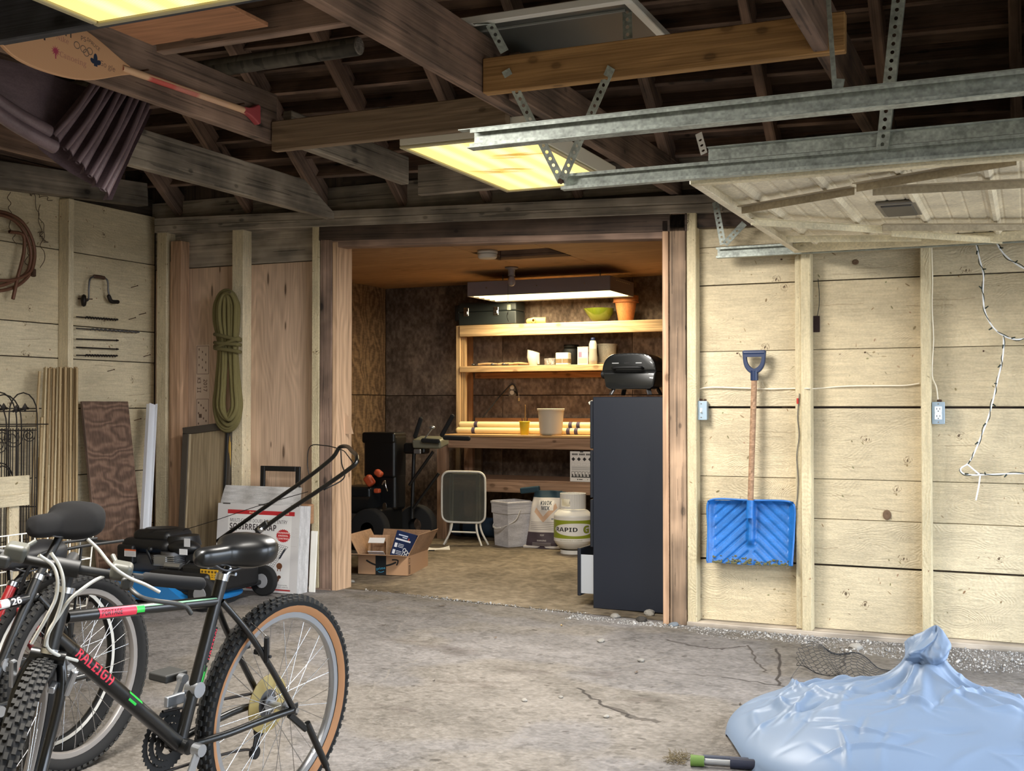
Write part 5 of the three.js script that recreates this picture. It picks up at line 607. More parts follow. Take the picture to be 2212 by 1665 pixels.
// ---------------------------------------------------------------- along the left wall and the stretch of back wall beside it
{
  const L = (u, v, x = XL + 0.02) => onX(u, v, x), Ls = (pts, x) => pts.map(([u, v]) => onX(u, v, x));
  const cop = std(0x6e4a38, { roughness: 0.5, metalness: 0.3 });
  { const t = thing('cable_coil', 'coil of stiff brown cable hanging on the painted left wall', 'cable'); const r = 0.011; part('loop', tube(Ls([[-90, 480], [-40, 462], [5, 458], [48, 480], [73, 530], [70, 580], [45, 612], [0, 628], [-50, 622], [-95, 590]], XL + 0.045), r, 80, 8), cop, t); part('loop', tube(Ls([[-90, 500], [-30, 468], [10, 466], [45, 490], [66, 540], [60, 585], [30, 606], [-10, 618], [-70, 600]], XL + 0.06), r, 80, 8), cop, t); part('loop', tube(Ls([[-80, 600], [-20, 604], [30, 604], [66, 586], [74, 560]], XL + 0.075), r * 0.9, 60, 8), cop, t); part('loop', tube(Ls([[20, 500], [50, 508], [52, 540], [38, 600], [28, 646]], XL + 0.07), r, 50, 8), cop, t); part('tie', rod(L(72, 582, XL + 0.05), L(72, 596, XL + 0.06), 0.016, 8), M.rust, t); }
  { const t = thing('vine_wire', 'tangled dry vine wires hanging on the left wall above the cable coil', 'vine'), m = std(0x4d3d30); seedState = 61; for (const [u0, v0, u1, v1] of [[70, 415, 95, 520], [20, 412, 30, 530], [60, 418, 110, 430], [86, 500, 100, 525], [88, 440, 90, 575], [55, 500, 60, 570]]) { const pts = []; for (let i = 0; i <= 9; i++) pts.push(L(lerp(u0, u1, i / 9) + rr(-7, 7), lerp(v0, v1, i / 9) + rr(-4, 4), XL + rr(0.01, 0.03))); part('stem', tube(pts, 0.0022, 50, 5), m, t); } }
  const iron = std(0x2c2724, { metalness: 0.6, roughness: 0.55 }), brown = std(0x4a3428, { roughness: 0.5 });
  { const t = thing('hand_brace', 'old hand brace drill hanging on the painted left wall', 'drill'), x = XL + 0.05; part('crank', tube(Ls([[178, 650], [190, 648], [192, 620], [195, 602], [205, 597], [215, 598], [226, 600], [232, 606], [234, 630], [238, 645]], x), 0.006, 80, 8), M.steel, t); part('sweep_handle', capTube(Ls([[204, 597], [214, 598], [224, 600]], x), 0.013, 20, 12), brown, t); part('head_knob', (() => { const p = L(181, 649, x); return lathe([[0.0001, -0.02], [0.034, -0.014], [0.042, 0.0], [0.034, 0.014], [0.0001, 0.02]], 24).rotateZ(1.57).rotateY(0.8).translate(p.x, p.y, p.z); })(), iron, t); part('chuck', capTube(Ls([[235, 640], [240, 650], [254, 652]], x), 0.014, 18, 10), iron, t); part('peg', rod(L(168, 645, XL), L(200, 646, x + 0.02), 0.004, 6), M.rust, t); }
  for (const [v0, v1, u1, l, twist] of [[684, 691, 254, 'short auger bit with coarse twist, topmost on the left wall', 1], [709, 718, 300, 'long pale auger bit below the topmost bit', 1], [732, 735, 252, 'plain steel drill rod with a hooked tip on the left wall', 0], [750, 754, 252, 'thin plain drill rod above the lowest bit', 0], [767, 769, 253, 'black auger bit with coarse twist, lowest on the left wall', 1]]) {
    const a = L(165, v0, XL + 0.03), b = L(u1, v1, XL + 0.03), t = thing('drill_bit', l, 'drill bit', null, 0, 'drill bits on the left wall'), mm = v0 === 709 ? M.steel : iron; part('shank', rod(a, b, twist ? 0.004 : 0.0045, 8), mm, t);
    if (twist) { const s0 = a.clone().lerp(b, 0.2), n = 70, pts = [], d = b.clone().sub(a).normalize(), e = V(1, 0, 0), f = d.clone().cross(e); for (let i = 0; i <= n; i++) { const k = i / n, an = k * 12 * 6.283; pts.push(s0.clone().lerp(b, k).addScaledVector(e, 0.0065 * Math.cos(an)).addScaledVector(f, 0.0065 * Math.sin(an))); } part('twist', tube(pts, 0.0035, 200, 5), mm, t); } else part('tip', rod(b, b.clone().add(V(0.002, 0, -0.016)), 0.008, 8, 0.004), mm, t);
    for (const k of [0.15, 0.85]) part('nail', rod(a.clone().lerp(b, k).setX(XL), a.clone().lerp(b, k).add(V(0.012, -0.003, 0)), 0.002, 5), M.rust, t);
  }
  // bamboo canes
  { seedState = 303; const bm = [0xcdb58a, 0xb99f74, 0xd8c39a, 0xa88c62].map((c) => std(c, { roughness: 0.6, map: T.mottle })), n = 21;
    for (let i = 0; i < n; i++) {
      const k = i / (n - 1), row = i % 3, u = lerp(84, 166, k) + rr(-2, 2), x = XL + 0.12 + row * 0.022, top = L(u, 793 + rr(-1, 4) + (i === 0 ? 6 : 0), x), short = i < 3 ? rr(0.1, 0.5) : 0, bz = L(lerp(42, 152, k) + rr(-4, 4), 1180, x + 0.16); top.y -= i === 1 ? 0.55 : i === 2 ? 0.3 : 0;
      const foot = V(XL + 0.22 + row * 0.02, floorY(-5.4, 1), lerp(1.36, 1.0, k)), len = top.distanceTo(foot), r = rr(0.007, 0.0105), prof = [[0.0001, 0]]; let y = 0, seg = rr(0.16, 0.26);
      while (y < len - 0.02) { const y2 = Math.min(len, y + seg); prof.push([r, y + 0.002], [r * 0.97, (y + y2) / 2], [r, y2 - 0.006], [r * 1.25, y2 - 0.002], [r * 1.1, y2]); y = y2; } prof.push([0.0001, len]);
      const m = part('bamboo_cane', lathe(prof, 8), bm[Math.floor(rnd() * 4)]); m.position.copy(foot); m.quaternion.setFromUnitVectors(V(0, 1, 0), top.clone().sub(foot).normalize()); tag(m, 'straight tan bamboo cane leaning in the bundle against the left wall', 'cane', 'bundle of bamboo canes'); } }
  // wire garden fence pieces
  { const hoop = (t, u0, u1, vt, vb, x) => { const pts = []; for (let i = 0; i <= 12; i++) { const a = Math.PI * (1 - i / 12); pts.push(L((u0 + u1) / 2 + Math.cos(a) * (u1 - u0) / 2, vt + (1 - Math.sin(a)) * (u1 - u0) * 0.75, x)); } const p0 = pts[0].clone(), p1 = pts[12].clone(); p0.y = p1.y = 0.04; part('hoop', capTube([p0, ...pts, p1], 0.004, 60, 6), iron, t); };
    const defs = [[XL + 0.22, [[-45, 36, 846], [-30, 46, 852], [20, 80, 848]], 'black wire garden border fence nearest the bamboo canes'], [XL + 0.30, [[-60, 14, 862], [-24, 28, 1000], [-10, 22, 1006]], 'black wire garden border fence behind the cream panel']];
    defs.forEach(([x, hs, l], d) => { const t = thing('garden_fence', l, 'fence', null, 0, 'wire garden fences by the left wall'); hs.forEach(([a, b, v]) => hoop(t, a, b, v, 0, x)); for (const v of d ? [930, 1095] : [889, 917, 921]) part('cross_wire', rod(L(-60, v, x), L(v === 917 ? 104 : 78, v - 1, x), 0.0035, 6), iron, t);
      for (const [u, v] of d ? [[-15, 890]] : [[8, 880], [35, 884], [54, 880]]) part('finial', [L(u, v, x)].map((p) => new THREE.OctahedronGeometry(0.022, 0).scale(0.5, 1.3, 1).translate(p.x, p.y, p.z)).concat([L(u - 6, v + 4, x), L(u + 6, v + 2, x)].map((p) => new THREE.OctahedronGeometry(0.014, 0).scale(0.5, 0.6, 1.5).translate(p.x, p.y, p.z))), iron, t);
      for (const [cu, cv, r0] of d ? [[-5, 960, 20]] : [[27, 945, 22], [62, 940, 14], [6, 940, 18]]) { const pts = []; for (let i = 0; i <= 40; i++) { const a = i / 40 * 3.2 * 6.283 / 1.6, r = r0 * (1 - 0.75 * i / 40); pts.push(L(cu + r * Math.cos(a), cv + r * Math.sin(a), x)); } part('scroll', tube(pts, 0.003, 100, 5), iron, t); }
      for (let i = 0; i < 9; i++) { const u = -25 + i * 12 + d * 5, a = L(u, 925, x), b = L(u - 3, 1150, x + 0.05); b.y = 0.04; part('picket', rod(a, b, 0.0032, 5), iron, t); } }); }
  { const a = L(-30, 1032, -5.2), b = L(62, 1026, -5.2), c = L(64, 1092, -5.16), t = thing('cream_panel', 'cream painted board leaning in front of the garden fences', 'board'), w = a.distanceTo(b) + 0.3; const g = plankG(V(-5.2, (b.y + c.y) / 2, b.z + w), V(-5.2, (b.y + c.y) / 2, b.z), b.y - c.y, 0.018, V(0, 1, 0), 0.003); part('board', g, M.cream[1], t); part('batten', bxAt(-5.24, -5.215, 0.04, b.y - 0.02, b.z + 0.05, b.z + 0.12, 0.003, 'y'), M.cream[0], t); part('groove', plankG(V(-5.189, c.y + 0.06, b.z + w), V(-5.189, c.y + 0.07, b.z + 0.01), 0.006, 0.003, V(0, 1, 0), 0.001), M.cream[2], t); }
  { const tl = L(176, 863, XL + 0.05), tr = L(275, 863, XL + 0.05), t = thing('plywood_board', 'dark brown grained plywood board leaning against the left wall', 'board'); const h = tl.y - 0.05, w = Math.abs(tl.z - tr.z), g = moveG(cbox(0.018, h, w, 0.002, 'z'), 0, h / 2, 0); const m = part('sheet', g, std(0x7f6858, { map: T.plyDark, roughness: 0.8 }), t); t.position.set(XL + 0.22, 0.05, (tl.z + tr.z) / 2); t.rotation.z = Math.asin(0.17 / h); part('edge_band', moveG(cbox(0.0185, h, 0.006, 0.001), -0.0003, h / 2, w / 2), M.joist[0], t); }
  { const a = L(329, 872, XL + 0.14), b = L(308, 1290, XL + 0.34); b.y = 0.05; const t = thing('metal_trim', 'white painted metal trim rail leaning in the corner', 'trim'); const wm = std(0xd9dbe0, { roughness: 0.4, metalness: 0.2 }); part('face', plankG(a, b, 0.058, 0.003, V(0, 0, -1), 0.001), wm, t); part('flange', plankG(a.clone().add(V(-0.01, 0, 0.03)), b.clone().add(V(-0.01, 0, 0.03)), 0.003, 0.03, V(0, 0, -1), 0.001), wm, t); part('flange', plankG(a.clone().add(V(0.012, 0, -0.029)), b.clone().add(V(0.012, 0, -0.029)), 0.003, 0.02, V(0, 0, -1), 0.001), wm, t); }
  seedState = 17; for (const [u, v] of [[232, 802], [278, 690], [300, 680], [310, 770], [283, 621], [290, 908]]) { const p = L(u, v, XL), nl = thing('nail', 'long rusty nail sticking out of the left wall', 'nail', p, 0, 'nails in the left wall'); part('shank', rod(V(0, 0, 0), V(0.05, 0.012, -0.01), 0.0025, 6), M.rust, nl); part('head', rod(V(0.05, 0.012, -0.01), V(0.052, 0.0125, -0.01), 0.005, 8), M.rust, nl); }

  // rope coil on the stud
  { const t = thing('rope_coil', 'coil of thick olive rope tied in the middle hanging on the stud', 'rope'), Z = STUD + 0.05; seedState = 21;
    const rm = pixelTex(64, 256, (u, v) => grey(0.78 + 0.2 * Math.sin((u * 2 + v * 60) * Math.PI)), 1, 1); rm.repeat.set(1, 1); const ro = std(0xa39760, { map: rm, roughness: 0.9, bumpMap: rm, bumpScale: 0.003 });
    const P = (u, v, z) => onZ(u, v, z), loop = (w1, w2, vt, vb, z, sh) => { const c = 489 + sh, k = 492 + sh; part('strand', tube([[c - w1, 690, 0], [c - w1 * 0.9, vt + 18, 0.004], [c - w1 * 0.35, vt, 0.008], [c + w1 * 0.4, vt, 0.008], [c + w1 * 0.95, vt + 18, 0.004], [c + w1, 690, 0], [k + w1 * 0.72, 745, 0.004], [k + w2 * 0.85, 830, 0], [k + w2, 880, 0], [k + w2 * 0.6, vb - 10, 0.004], [k, vb, 0.008], [k - w2 * 0.6, vb - 10, 0.004], [k - w2, 880, 0], [k - w2 * 0.85, 830, 0], [k - w1 * 0.72, 745, 0.004]].map(([u, v, d]) => P(u, v, z + d)), 0.0155, 150, 8, true), ro, t); };
    loop(22, 27, 630, 925, Z, 0); loop(19, 22, 634, 918, Z + 0.012, 2); loop(15, 18, 638, 905, Z + 0.026, -2); loop(17, 16, 634, 906, Z + 0.034, 3); loop(11, 13, 636, 900, Z + 0.02, -3); loop(5, 10, 640, 905, Z + 0.03, 1); loop(25, 28, 636, 930, Z - 0.004, 0); loop(24, 25, 640, 912, Z - 0.012, 1);
    for (const [v0, v1] of [[722, 735], [740, 745], [748, 732], [752, 760]]) part('wrap', capTube([P(464, v0, Z + 0.01), P(470, v0 + 1, Z + 0.055), P(492, (v0 + v1) / 2, Z + 0.068), P(514, v1 - 1, Z + 0.055), P(519, v1, Z + 0.01)], 0.0125, 36, 8), ro, t);
    part('hook', rod(P(497, 636, STUD), P(497, 632, Z + 0.06), 0.005, 8), M.rust, t); }
  { const t = thing('rope_tassel', 'short frayed gold rope end hanging below the coil', 'rope'), Z = STUD + 0.015, rm = std(0xa8863c, { roughness: 0.9 }); for (let k = 0; k < 5; k++) part('strand', tube([onZ(492 + k * 1.2, 930, Z), onZ(489 + k * 2, 980, Z + 0.01), onZ(490 + k * 1.6, 1022, Z)], 0.006, 20, 6), rm, t); part('hook', tube([onZ(492, 1018, Z), onZ(488, 1030, Z), onZ(487, 1045, Z), onZ(494, 1050, Z)], 0.004, 20, 6), iron, t); }
  { const a = onZ(424, 745, -0.007), b = onZ(452, 925, -0.007), w = b.x - a.x, h = a.y - b.y, st = labelTex(64, 384, (g) => { g.fillStyle = '#d0bca8'; g.fillRect(0, 0, 64, 384); g.strokeStyle = '#6a5548'; g.lineWidth = 2; g.strokeRect(4, 6, 56, 128); g.strokeRect(4, 250, 56, 128); g.fillStyle = '#6a5548'; for (let i = 0; i < 9; i++) { g.fillRect(12 + (i % 3) * 16, 16 + i * 12, 4, 10); g.fillRect(10 + (i % 4) * 12, 262 + i * 12, 5, 9); } g.font = 'bold 24px monospace'; g.save(); g.translate(6, 150); g.rotate(Math.PI / 2); g.fillText('K3 II', 0, 0); g.fillText('2017', 8, -30); g.restore(); g.fillRect(14, 318, 14, 18); }); part('grade_stamp', new THREE.PlaneGeometry(w, h).translate((a.x + b.x) / 2, (a.y + b.y) / 2, -0.0065), std(0xffffff, { map: st, roughness: 0.75 }), wallBack); }
  // framed panel leaning left of the rope
  { const t = thing('framed_panel', 'dark framed wooden panel leaning against the plywood wall', 'panel'), fm = std(0x3a3228, { roughness: 0.7 }), w = 0.36, p0 = onZ(398, 1000, 0.16), h = onZ(440, 925, 0.12).y - 0.06; t.position.set(p0.x, 0.06, 0.22); t.rotation.x = -0.06; t.rotation.y = 0.22;
    part('frame_bar', bxAt(0, 0.045, 0, h - 0.03, 0, 0.03), fm, t); part('frame_bar', bxAt(w - 0.045, w, 0, h + 0.02, 0, 0.03), fm, t); part('frame_bar', plankG(V(0, h - 0.02, 0.015), V(w, h + 0.03, 0.015), 0.05, 0.03), fm, t); part('frame_bar', bxAt(0.045, w - 0.045, 0, 0.05, 0, 0.03), fm, t); part('panel', bxAt(0.04, w - 0.04, 0.02, h - 0.01, 0.006, 0.014), wood(0x9c8c70, T.sawn), t); part('bead', bxAt(0.045, 0.058, 0.04, h - 0.03, 0.012, 0.026), wood(0xb3a488, T.sawn), t); part('slat', bxAt(w - 0.035, w - 0.02, 0.1, h, 0.031, 0.036), M.black, t); }
  { const t = thing('black_frame', 'empty black picture frame standing behind the squirrel trap box', 'frame'), a = onZ(563, 1004, 0.13), b = onZ(648, 1001, 0.13), w = b.x - a.x, h = a.y - 0.06; t.position.set(a.x, 0.055, 0.14); t.rotation.x = -0.03; for (const g of [bxAt(0, 0.034, 0, h, 0, 0.018), bxAt(w - 0.034, w, 0, h, 0, 0.018), bxAt(0.034, w - 0.034, h - 0.034, h, 0, 0.018), bxAt(0.034, w - 0.034, 0.0, 0.034, 0, 0.018)]) part('frame_bar', g, M.black, t); }
  // squirrel trap carton
  { const lt = labelTex(640, 720, (g) => { g.fillStyle = '#cfcccb'; g.fillRect(0, 0, 640, 720); seedState = 90; for (let i = 0; i < 90; i++) { g.fillStyle = `rgba(150,146,142,${rr(0.05, 0.2)})`; g.fillRect(rr(0, 640), rr(0, 720), rr(2, 90), rr(1, 5)); }
      g.fillStyle = '#e3e1df'; g.fillRect(86, 60, 494, 620); g.fillStyle = '#b8262c'; g.fillRect(80, 50, 520, 34); g.fillStyle = '#e8d8b0'; g.font = 'bold 20px sans-serif'; g.fillText('Duke', 250, 74); g.fillText('#1102', 500, 74); g.fillStyle = '#3a3234'; g.save(); g.translate(100, 152); g.scale(0.72, 1); g.font = '40px sans-serif'; g.fillText('MULTI-CATCH DOUBLE DOOR ENTRY', 0, 0, 620); g.restore(); g.save(); g.translate(98, 214); g.scale(0.8, 1.15); g.font = 'bold 62px sans-serif'; g.fillText('SQUIRREL TRAP', 0, 0); g.restore(); g.fillStyle = '#a0504c'; g.font = '20px sans-serif'; g.fillText('Catch animals without injury', 98, 248);
      g.fillStyle = '#b8262c'; g.beginPath(); for (let i = 0; i < 48; i++) { const a = i / 48 * 6.283, r = i % 2 ? 56 : 48; g.lineTo(520 + r * Math.cos(a), 250 + r * Math.sin(a)); } g.fill(); g.fillStyle = '#f0dcd8'; g.font = 'bold 20px sans-serif'; g.textAlign = 'center'; g.fillText('HUMANE', 520, 232); g.fillText('ANIMAL', 520, 256); g.fillText('CONTROL', 520, 280); g.textAlign = 'left';
      g.strokeStyle = '#4a4a4c'; g.lineWidth = 2; const ip = (a, b) => [560 - a * 230 - b * 150, 340 - a * 60 + b * 240]; for (let i = 0; i <= 16; i++) { g.beginPath(); g.moveTo(...ip(0, i / 16)); g.lineTo(...ip(1, i / 16)); g.stroke(); g.beginPath(); g.moveTo(...ip(i / 16, 0)); g.lineTo(...ip(i / 16, 1)); g.stroke(); } g.fillStyle = '#22262e'; g.beginPath(); g.moveTo(548, 350); g.lineTo(505, 440); g.lineTo(490, 440); g.lineTo(530, 362); g.fill();
      g.fillStyle = '#74482c'; g.beginPath(); g.ellipse(500, 500, 22, 26, 0, 0, 7); g.fill(); g.fillRect(486, 520, 6, 22); g.fillRect(506, 520, 6, 22); g.fillStyle = '#52301f'; g.beginPath(); g.ellipse(452, 600, 22, 34, -0.3, 0, 7); g.fill(); g.beginPath(); g.ellipse(482, 612, 20, 26, 0.4, 0, 7); g.fill(); g.beginPath(); g.arc(502, 590, 14, 0, 7); g.fill(); g.fillStyle = '#55504e'; g.font = '15px sans-serif'; g.fillText('Ideal for chipmunks,', 430, 660); g.fillText('squirrels and rodents', 430, 676); for (let i = 0; i < 6; i++) g.fillRect(250, 560 + i * 18, 140, 4); g.fillRect(96, 560, 130, 4); g.fillStyle = '#a83030'; g.fillRect(250, 690, 340, 12); });
    const z = 0.34, a = onZ(463, 1170, z), b = onZ(641, 1170, z), w = b.x - a.x, h = 0.56, t = thing('trap_carton', 'white squirrel trap carton with red stripe standing behind the lawn mower', 'box', V(a.x, 0.052, z)), cm = std(0xcfcdcc, { roughness: 0.7, map: T.mottle }); t.rotation.x = -0.07;
    part('carton', new THREE.BoxGeometry(w, h, 0.12).translate(w / 2, h / 2, -0.06), [cm, cm, cm, cm, std(0xffffff, { map: lt, roughness: 0.6 }), cm], t);
    const fg = new THREE.PlaneGeometry(w - 0.02, 0.12, 20, 6).translate(w / 2, 0.06, 0), q = fg.attributes.position; for (let i = 0; i < q.count; i++) { const x = q.getX(i), y = q.getY(i); q.setX(i, lerp(x, w / 2, (y / 0.12) * 0.04) + y * 0.1); q.setZ(i, -0.9 * y * y - 0.012 + 0.004 * Math.sin(x * 30)); } fg.computeVertexNormals(); part('top_flap', [fg.translate(0, h, 0), fg.clone().translate(0, -0.002, -0.003)], cm, t); part('side_flap', bxAt(w + 0.002, w + 0.05, 0, h - 0.16, -0.14, -0.13, 0.002), M.white, t); for (const x of [0.04, w / 2, w - 0.07]) part('slot', bxAt(x, x + 0.06, h - 0.004, h + 0.004, 0.0, 0.002, 0.0005), std(0x55514e), t);
    const bk = thing('wood_block', 'small tan wood block wedged beside the squirrel trap carton', 'block'), c = onZ(664, 1110, 0.14); part('block', rbox(0.065, 0.13, 0.06, 0.008).translate(c.x, c.y, c.z), wood(0xc79a74), bk); part('peg', rod(V(c.x, c.y, c.z), V(c.x, c.y, 0.0), 0.01, 8), M.joist[0], bk); }
  // folded vinyl sheet stored under the roof
  { const t = thing('folded_tarp', 'purple-brown vinyl sheeting folded in deep pleats and drooping from the joists', 'tarp'), sm = std(0x7d6a70, { roughness: 0.5, map: T.mottle, side: THREE.DoubleSide }), X0 = -3.75, q = (u, v, x = X0) => onX(u, v, x);
    const sheet = (c00, c10, c11, c01, folds, amp, nu, nv, wob) => { const g = new THREE.PlaneGeometry(1, 1, nu, nv), p = g.attributes.position; for (let r = 0; r <= nv; r++) for (let i = 0; i <= nu; i++) { const a = i / nu, b = r / nv, e = c00.clone().lerp(c10, a), f = c01.clone().lerp(c11, a), v = e.lerp(f, b), w = Math.sin(a * folds * 6.2832); v.x += amp * Math.sign(w) * Math.pow(Math.abs(w), 0.55) * (0.6 + 0.4 * b) + 0.01 * fbm(a * 6, b * 3, 2); v.y -= wob * (0.5 - 0.5 * Math.cos(a * folds * 6.2832)) * (1 - b) * 0.5; p.setXYZ(r * (nu + 1) + i, v.x, v.y, v.z); } g.computeVertexNormals(); return join([g, g.clone().translate(-0.005, 0, 0)]); };
    part('pleats', sheet(q(108, 286), q(240, 432), q(338, 212), q(196, 178), 5, 0.045, 120, 14, 0.05), sm, t); part('flat_fold', sheet(q(-40, 235, X0 - 0.09), q(236, 425, X0 - 0.09), q(300, 215, X0 - 0.09), q(-40, 120, X0 - 0.09), 1.2, 0.03, 50, 12, 0), sm, t);
    for (const [a, b, r] of [[[-60, 178], [104, 285], 0.03], [[-60, 205], [118, 318], 0.028]]) part('rolled_edge', tube([q(...a, X0 + 0.03), q((a[0] + b[0]) / 2, (a[1] + b[1]) / 2 + 6, X0 + 0.03), q(...b, X0 + 0.03)], r, 30, 12), sm, t);
    for (let k = 0; k < 5; k++) { const a = (k + 0.25) / 5, s = q(lerp(108, 240, a), lerp(286, 432, a), X0 + 0.04), e = q(lerp(196, 338, a), lerp(178, 212, a), X0 + 0.04); part('hem', tube([s, s.clone().lerp(e, 0.5).add(V(0.008, -0.01, 0)), e], 0.011, 20, 8), sm, t); } }
  // canoe paddle on the joist
  { const X0 = -3.17 + 0.026 + 0.012, grip = onX(552, 248, X0), neck = onX(268, 150, X0), tip = onX(-60, 60, X0), dir = neck.clone().sub(grip).normalize(); dir.x = 0; dir.normalize();
    const t = thing('canoe_paddle', 'decorated wooden canoe paddle with a red grip fixed to the joist', 'paddle'); t.position.copy(neck); const ang = Math.atan2(dir.y, -dir.z);   // local x along the paddle towards the blade, local y up, local z out of the joist
    const bz = V(1, 0, 0), bx = dir.clone(), by = bz.clone().cross(bx).normalize(); t.setRotationFromMatrix(new THREE.Matrix4().makeBasis(bx, by, bz));
    const Lb = 0.62, o = new THREE.Shape(); o.moveTo(-0.02, -0.016); o.bezierCurveTo(0.1, -0.05, 0.16, -0.1, 0.34, -0.105); o.bezierCurveTo(0.5, -0.11, 0.6, -0.09, 0.62, 0); o.bezierCurveTo(0.6, 0.09, 0.5, 0.11, 0.34, 0.105); o.bezierCurveTo(0.16, 0.1, 0.1, 0.05, -0.02, 0.016);
    const bt = labelTex(1024, 384, (g) => { g.fillStyle = '#d8a880'; g.fillRect(0, 0, 1024, 384); for (let i = 0; i < 60; i++) { g.fillStyle = 'rgba(170,120,80,.08)'; g.fillRect(0, i * 6.4, 1024, 2.5); } g.textAlign = 'center'; const tx = (s, x, y, c, z, r = 0, f = 'sans-serif') => { g.save(); g.translate(x, y); g.rotate(r); g.fillStyle = c; g.font = `${z}px ${f}`; g.fillText(s, 0, 0); g.restore(); };
      g.strokeStyle = '#6a5a50'; g.lineWidth = 5; for (const [x, y] of [[590, 150], [640, 160], [662, 178], [690, 160]]) { g.beginPath(); g.arc(x, y, 21, 0, 7); g.stroke(); } tx('Canoeing', 560, 262, '#b07868', 46, 0.06, 'serif'); tx('20', 238, 150, '#3a3438', 74, 1.45, 'serif'); tx('Go gle', 830, 232, '#7a5c4c', 46, 0.12); tx('PS', 640, 110, '#50453e', 40); tx('SPRUCE', 715, 118, '#4a4038', 32, 0.4); tx('Nike', 480, 160, '#b07868', 44, 0.1, 'serif'); tx('and', 450, 96, '#b07868', 40);
      g.fillStyle = '#22304a'; g.beginPath(); g.ellipse(735, 196, 16, 34, 0, 0, 7); g.fill(); g.beginPath(); g.ellipse(712, 214, 20, 15, 0.6, 0, 7); g.fill(); g.beginPath(); g.ellipse(760, 214, 20, 15, -0.6, 0, 7); g.fill(); g.fillRect(722, 226, 28, 18); g.fillStyle = '#a83c58'; g.beginPath(); for (let i = 0; i < 22; i++) { const a = i / 22 * 6.283, r = i % 2 ? 15 : 34; g.lineTo(430 + r * Math.cos(a), 232 + r * Math.sin(a)); } g.fill(); g.fillRect(426, 250, 8, 30); g.fillStyle = '#2c2636'; g.beginPath(); g.ellipse(330, 140, 34, 18, 0, 0, 7); g.fill(); g.fillRect(302, 142, 12, 40); g.fillRect(344, 142, 12, 48); g.beginPath(); g.arc(362, 126, 14, 0, 7); g.fill(); g.strokeStyle = '#263450'; g.lineWidth = 22; g.beginPath(); g.arc(120, 96, 44, -0.4, 3.6); g.stroke(); g.strokeStyle = '#50453e'; g.lineWidth = 9; g.beginPath(); g.moveTo(508, 118); g.lineTo(508, 92); g.arc(526, 92, 18, 3.14, 6.28); g.lineTo(544, 118); g.stroke(); });
    const bg = extrude(o, 0.01, 0.003, 14), uvs = bg.attributes.uv, bp = bg.attributes.position; for (let i = 0; i < bp.count; i++) uvs.setXY(i, 1 - (bp.getX(i) + 0.02) / 0.64, 0.5 - bp.getY(i) / 0.22); part('blade', bg, std(0xffffff, { map: bt, roughness: 0.5 }), t);
    const Ls2 = neck.distanceTo(grip), st = labelTex(512, 32, (g) => { g.fillStyle = '#d9b08c'; g.fillRect(0, 0, 512, 32); g.fillStyle = '#c05048'; g.fillRect(0, 14, 460, 12); for (let i = 0; i < 60; i++) { g.fillStyle = i % 2 ? '#f0d8c0' : '#8a3a34'; g.fillRect(i * 8, 6, 3, 14); } }); part('shaft', rod(V(0.02, 0, 0.006), V(-Ls2 + 0.07, 0, 0.006), 0.0145, 14), std(0xffffff, { map: st, roughness: 0.5 }), t);
    const gp = new THREE.Shape(); gp.moveTo(0.1, -0.013); gp.bezierCurveTo(0.05, -0.014, 0.03, -0.03, 0, -0.045); gp.lineTo(-0.012, -0.038); gp.lineTo(-0.012, 0.038); gp.lineTo(0, 0.045); gp.bezierCurveTo(0.03, 0.03, 0.05, 0.014, 0.1, 0.013); part('grip', extrude(gp, 0.02, 0.005).translate(-Ls2, 0, -0.004), std(0xa8484c, { roughness: 0.5 }), t, 'red painted grip'); part('peg', [rod(V(-0.1, -0.02, -0.012), V(-0.1, -0.02, 0.03), 0.004, 6), rod(V(-Ls2 + 0.12, -0.02, -0.012), V(-Ls2 + 0.12, -0.02, 0.03), 0.004, 6)], M.rust, t); }
}
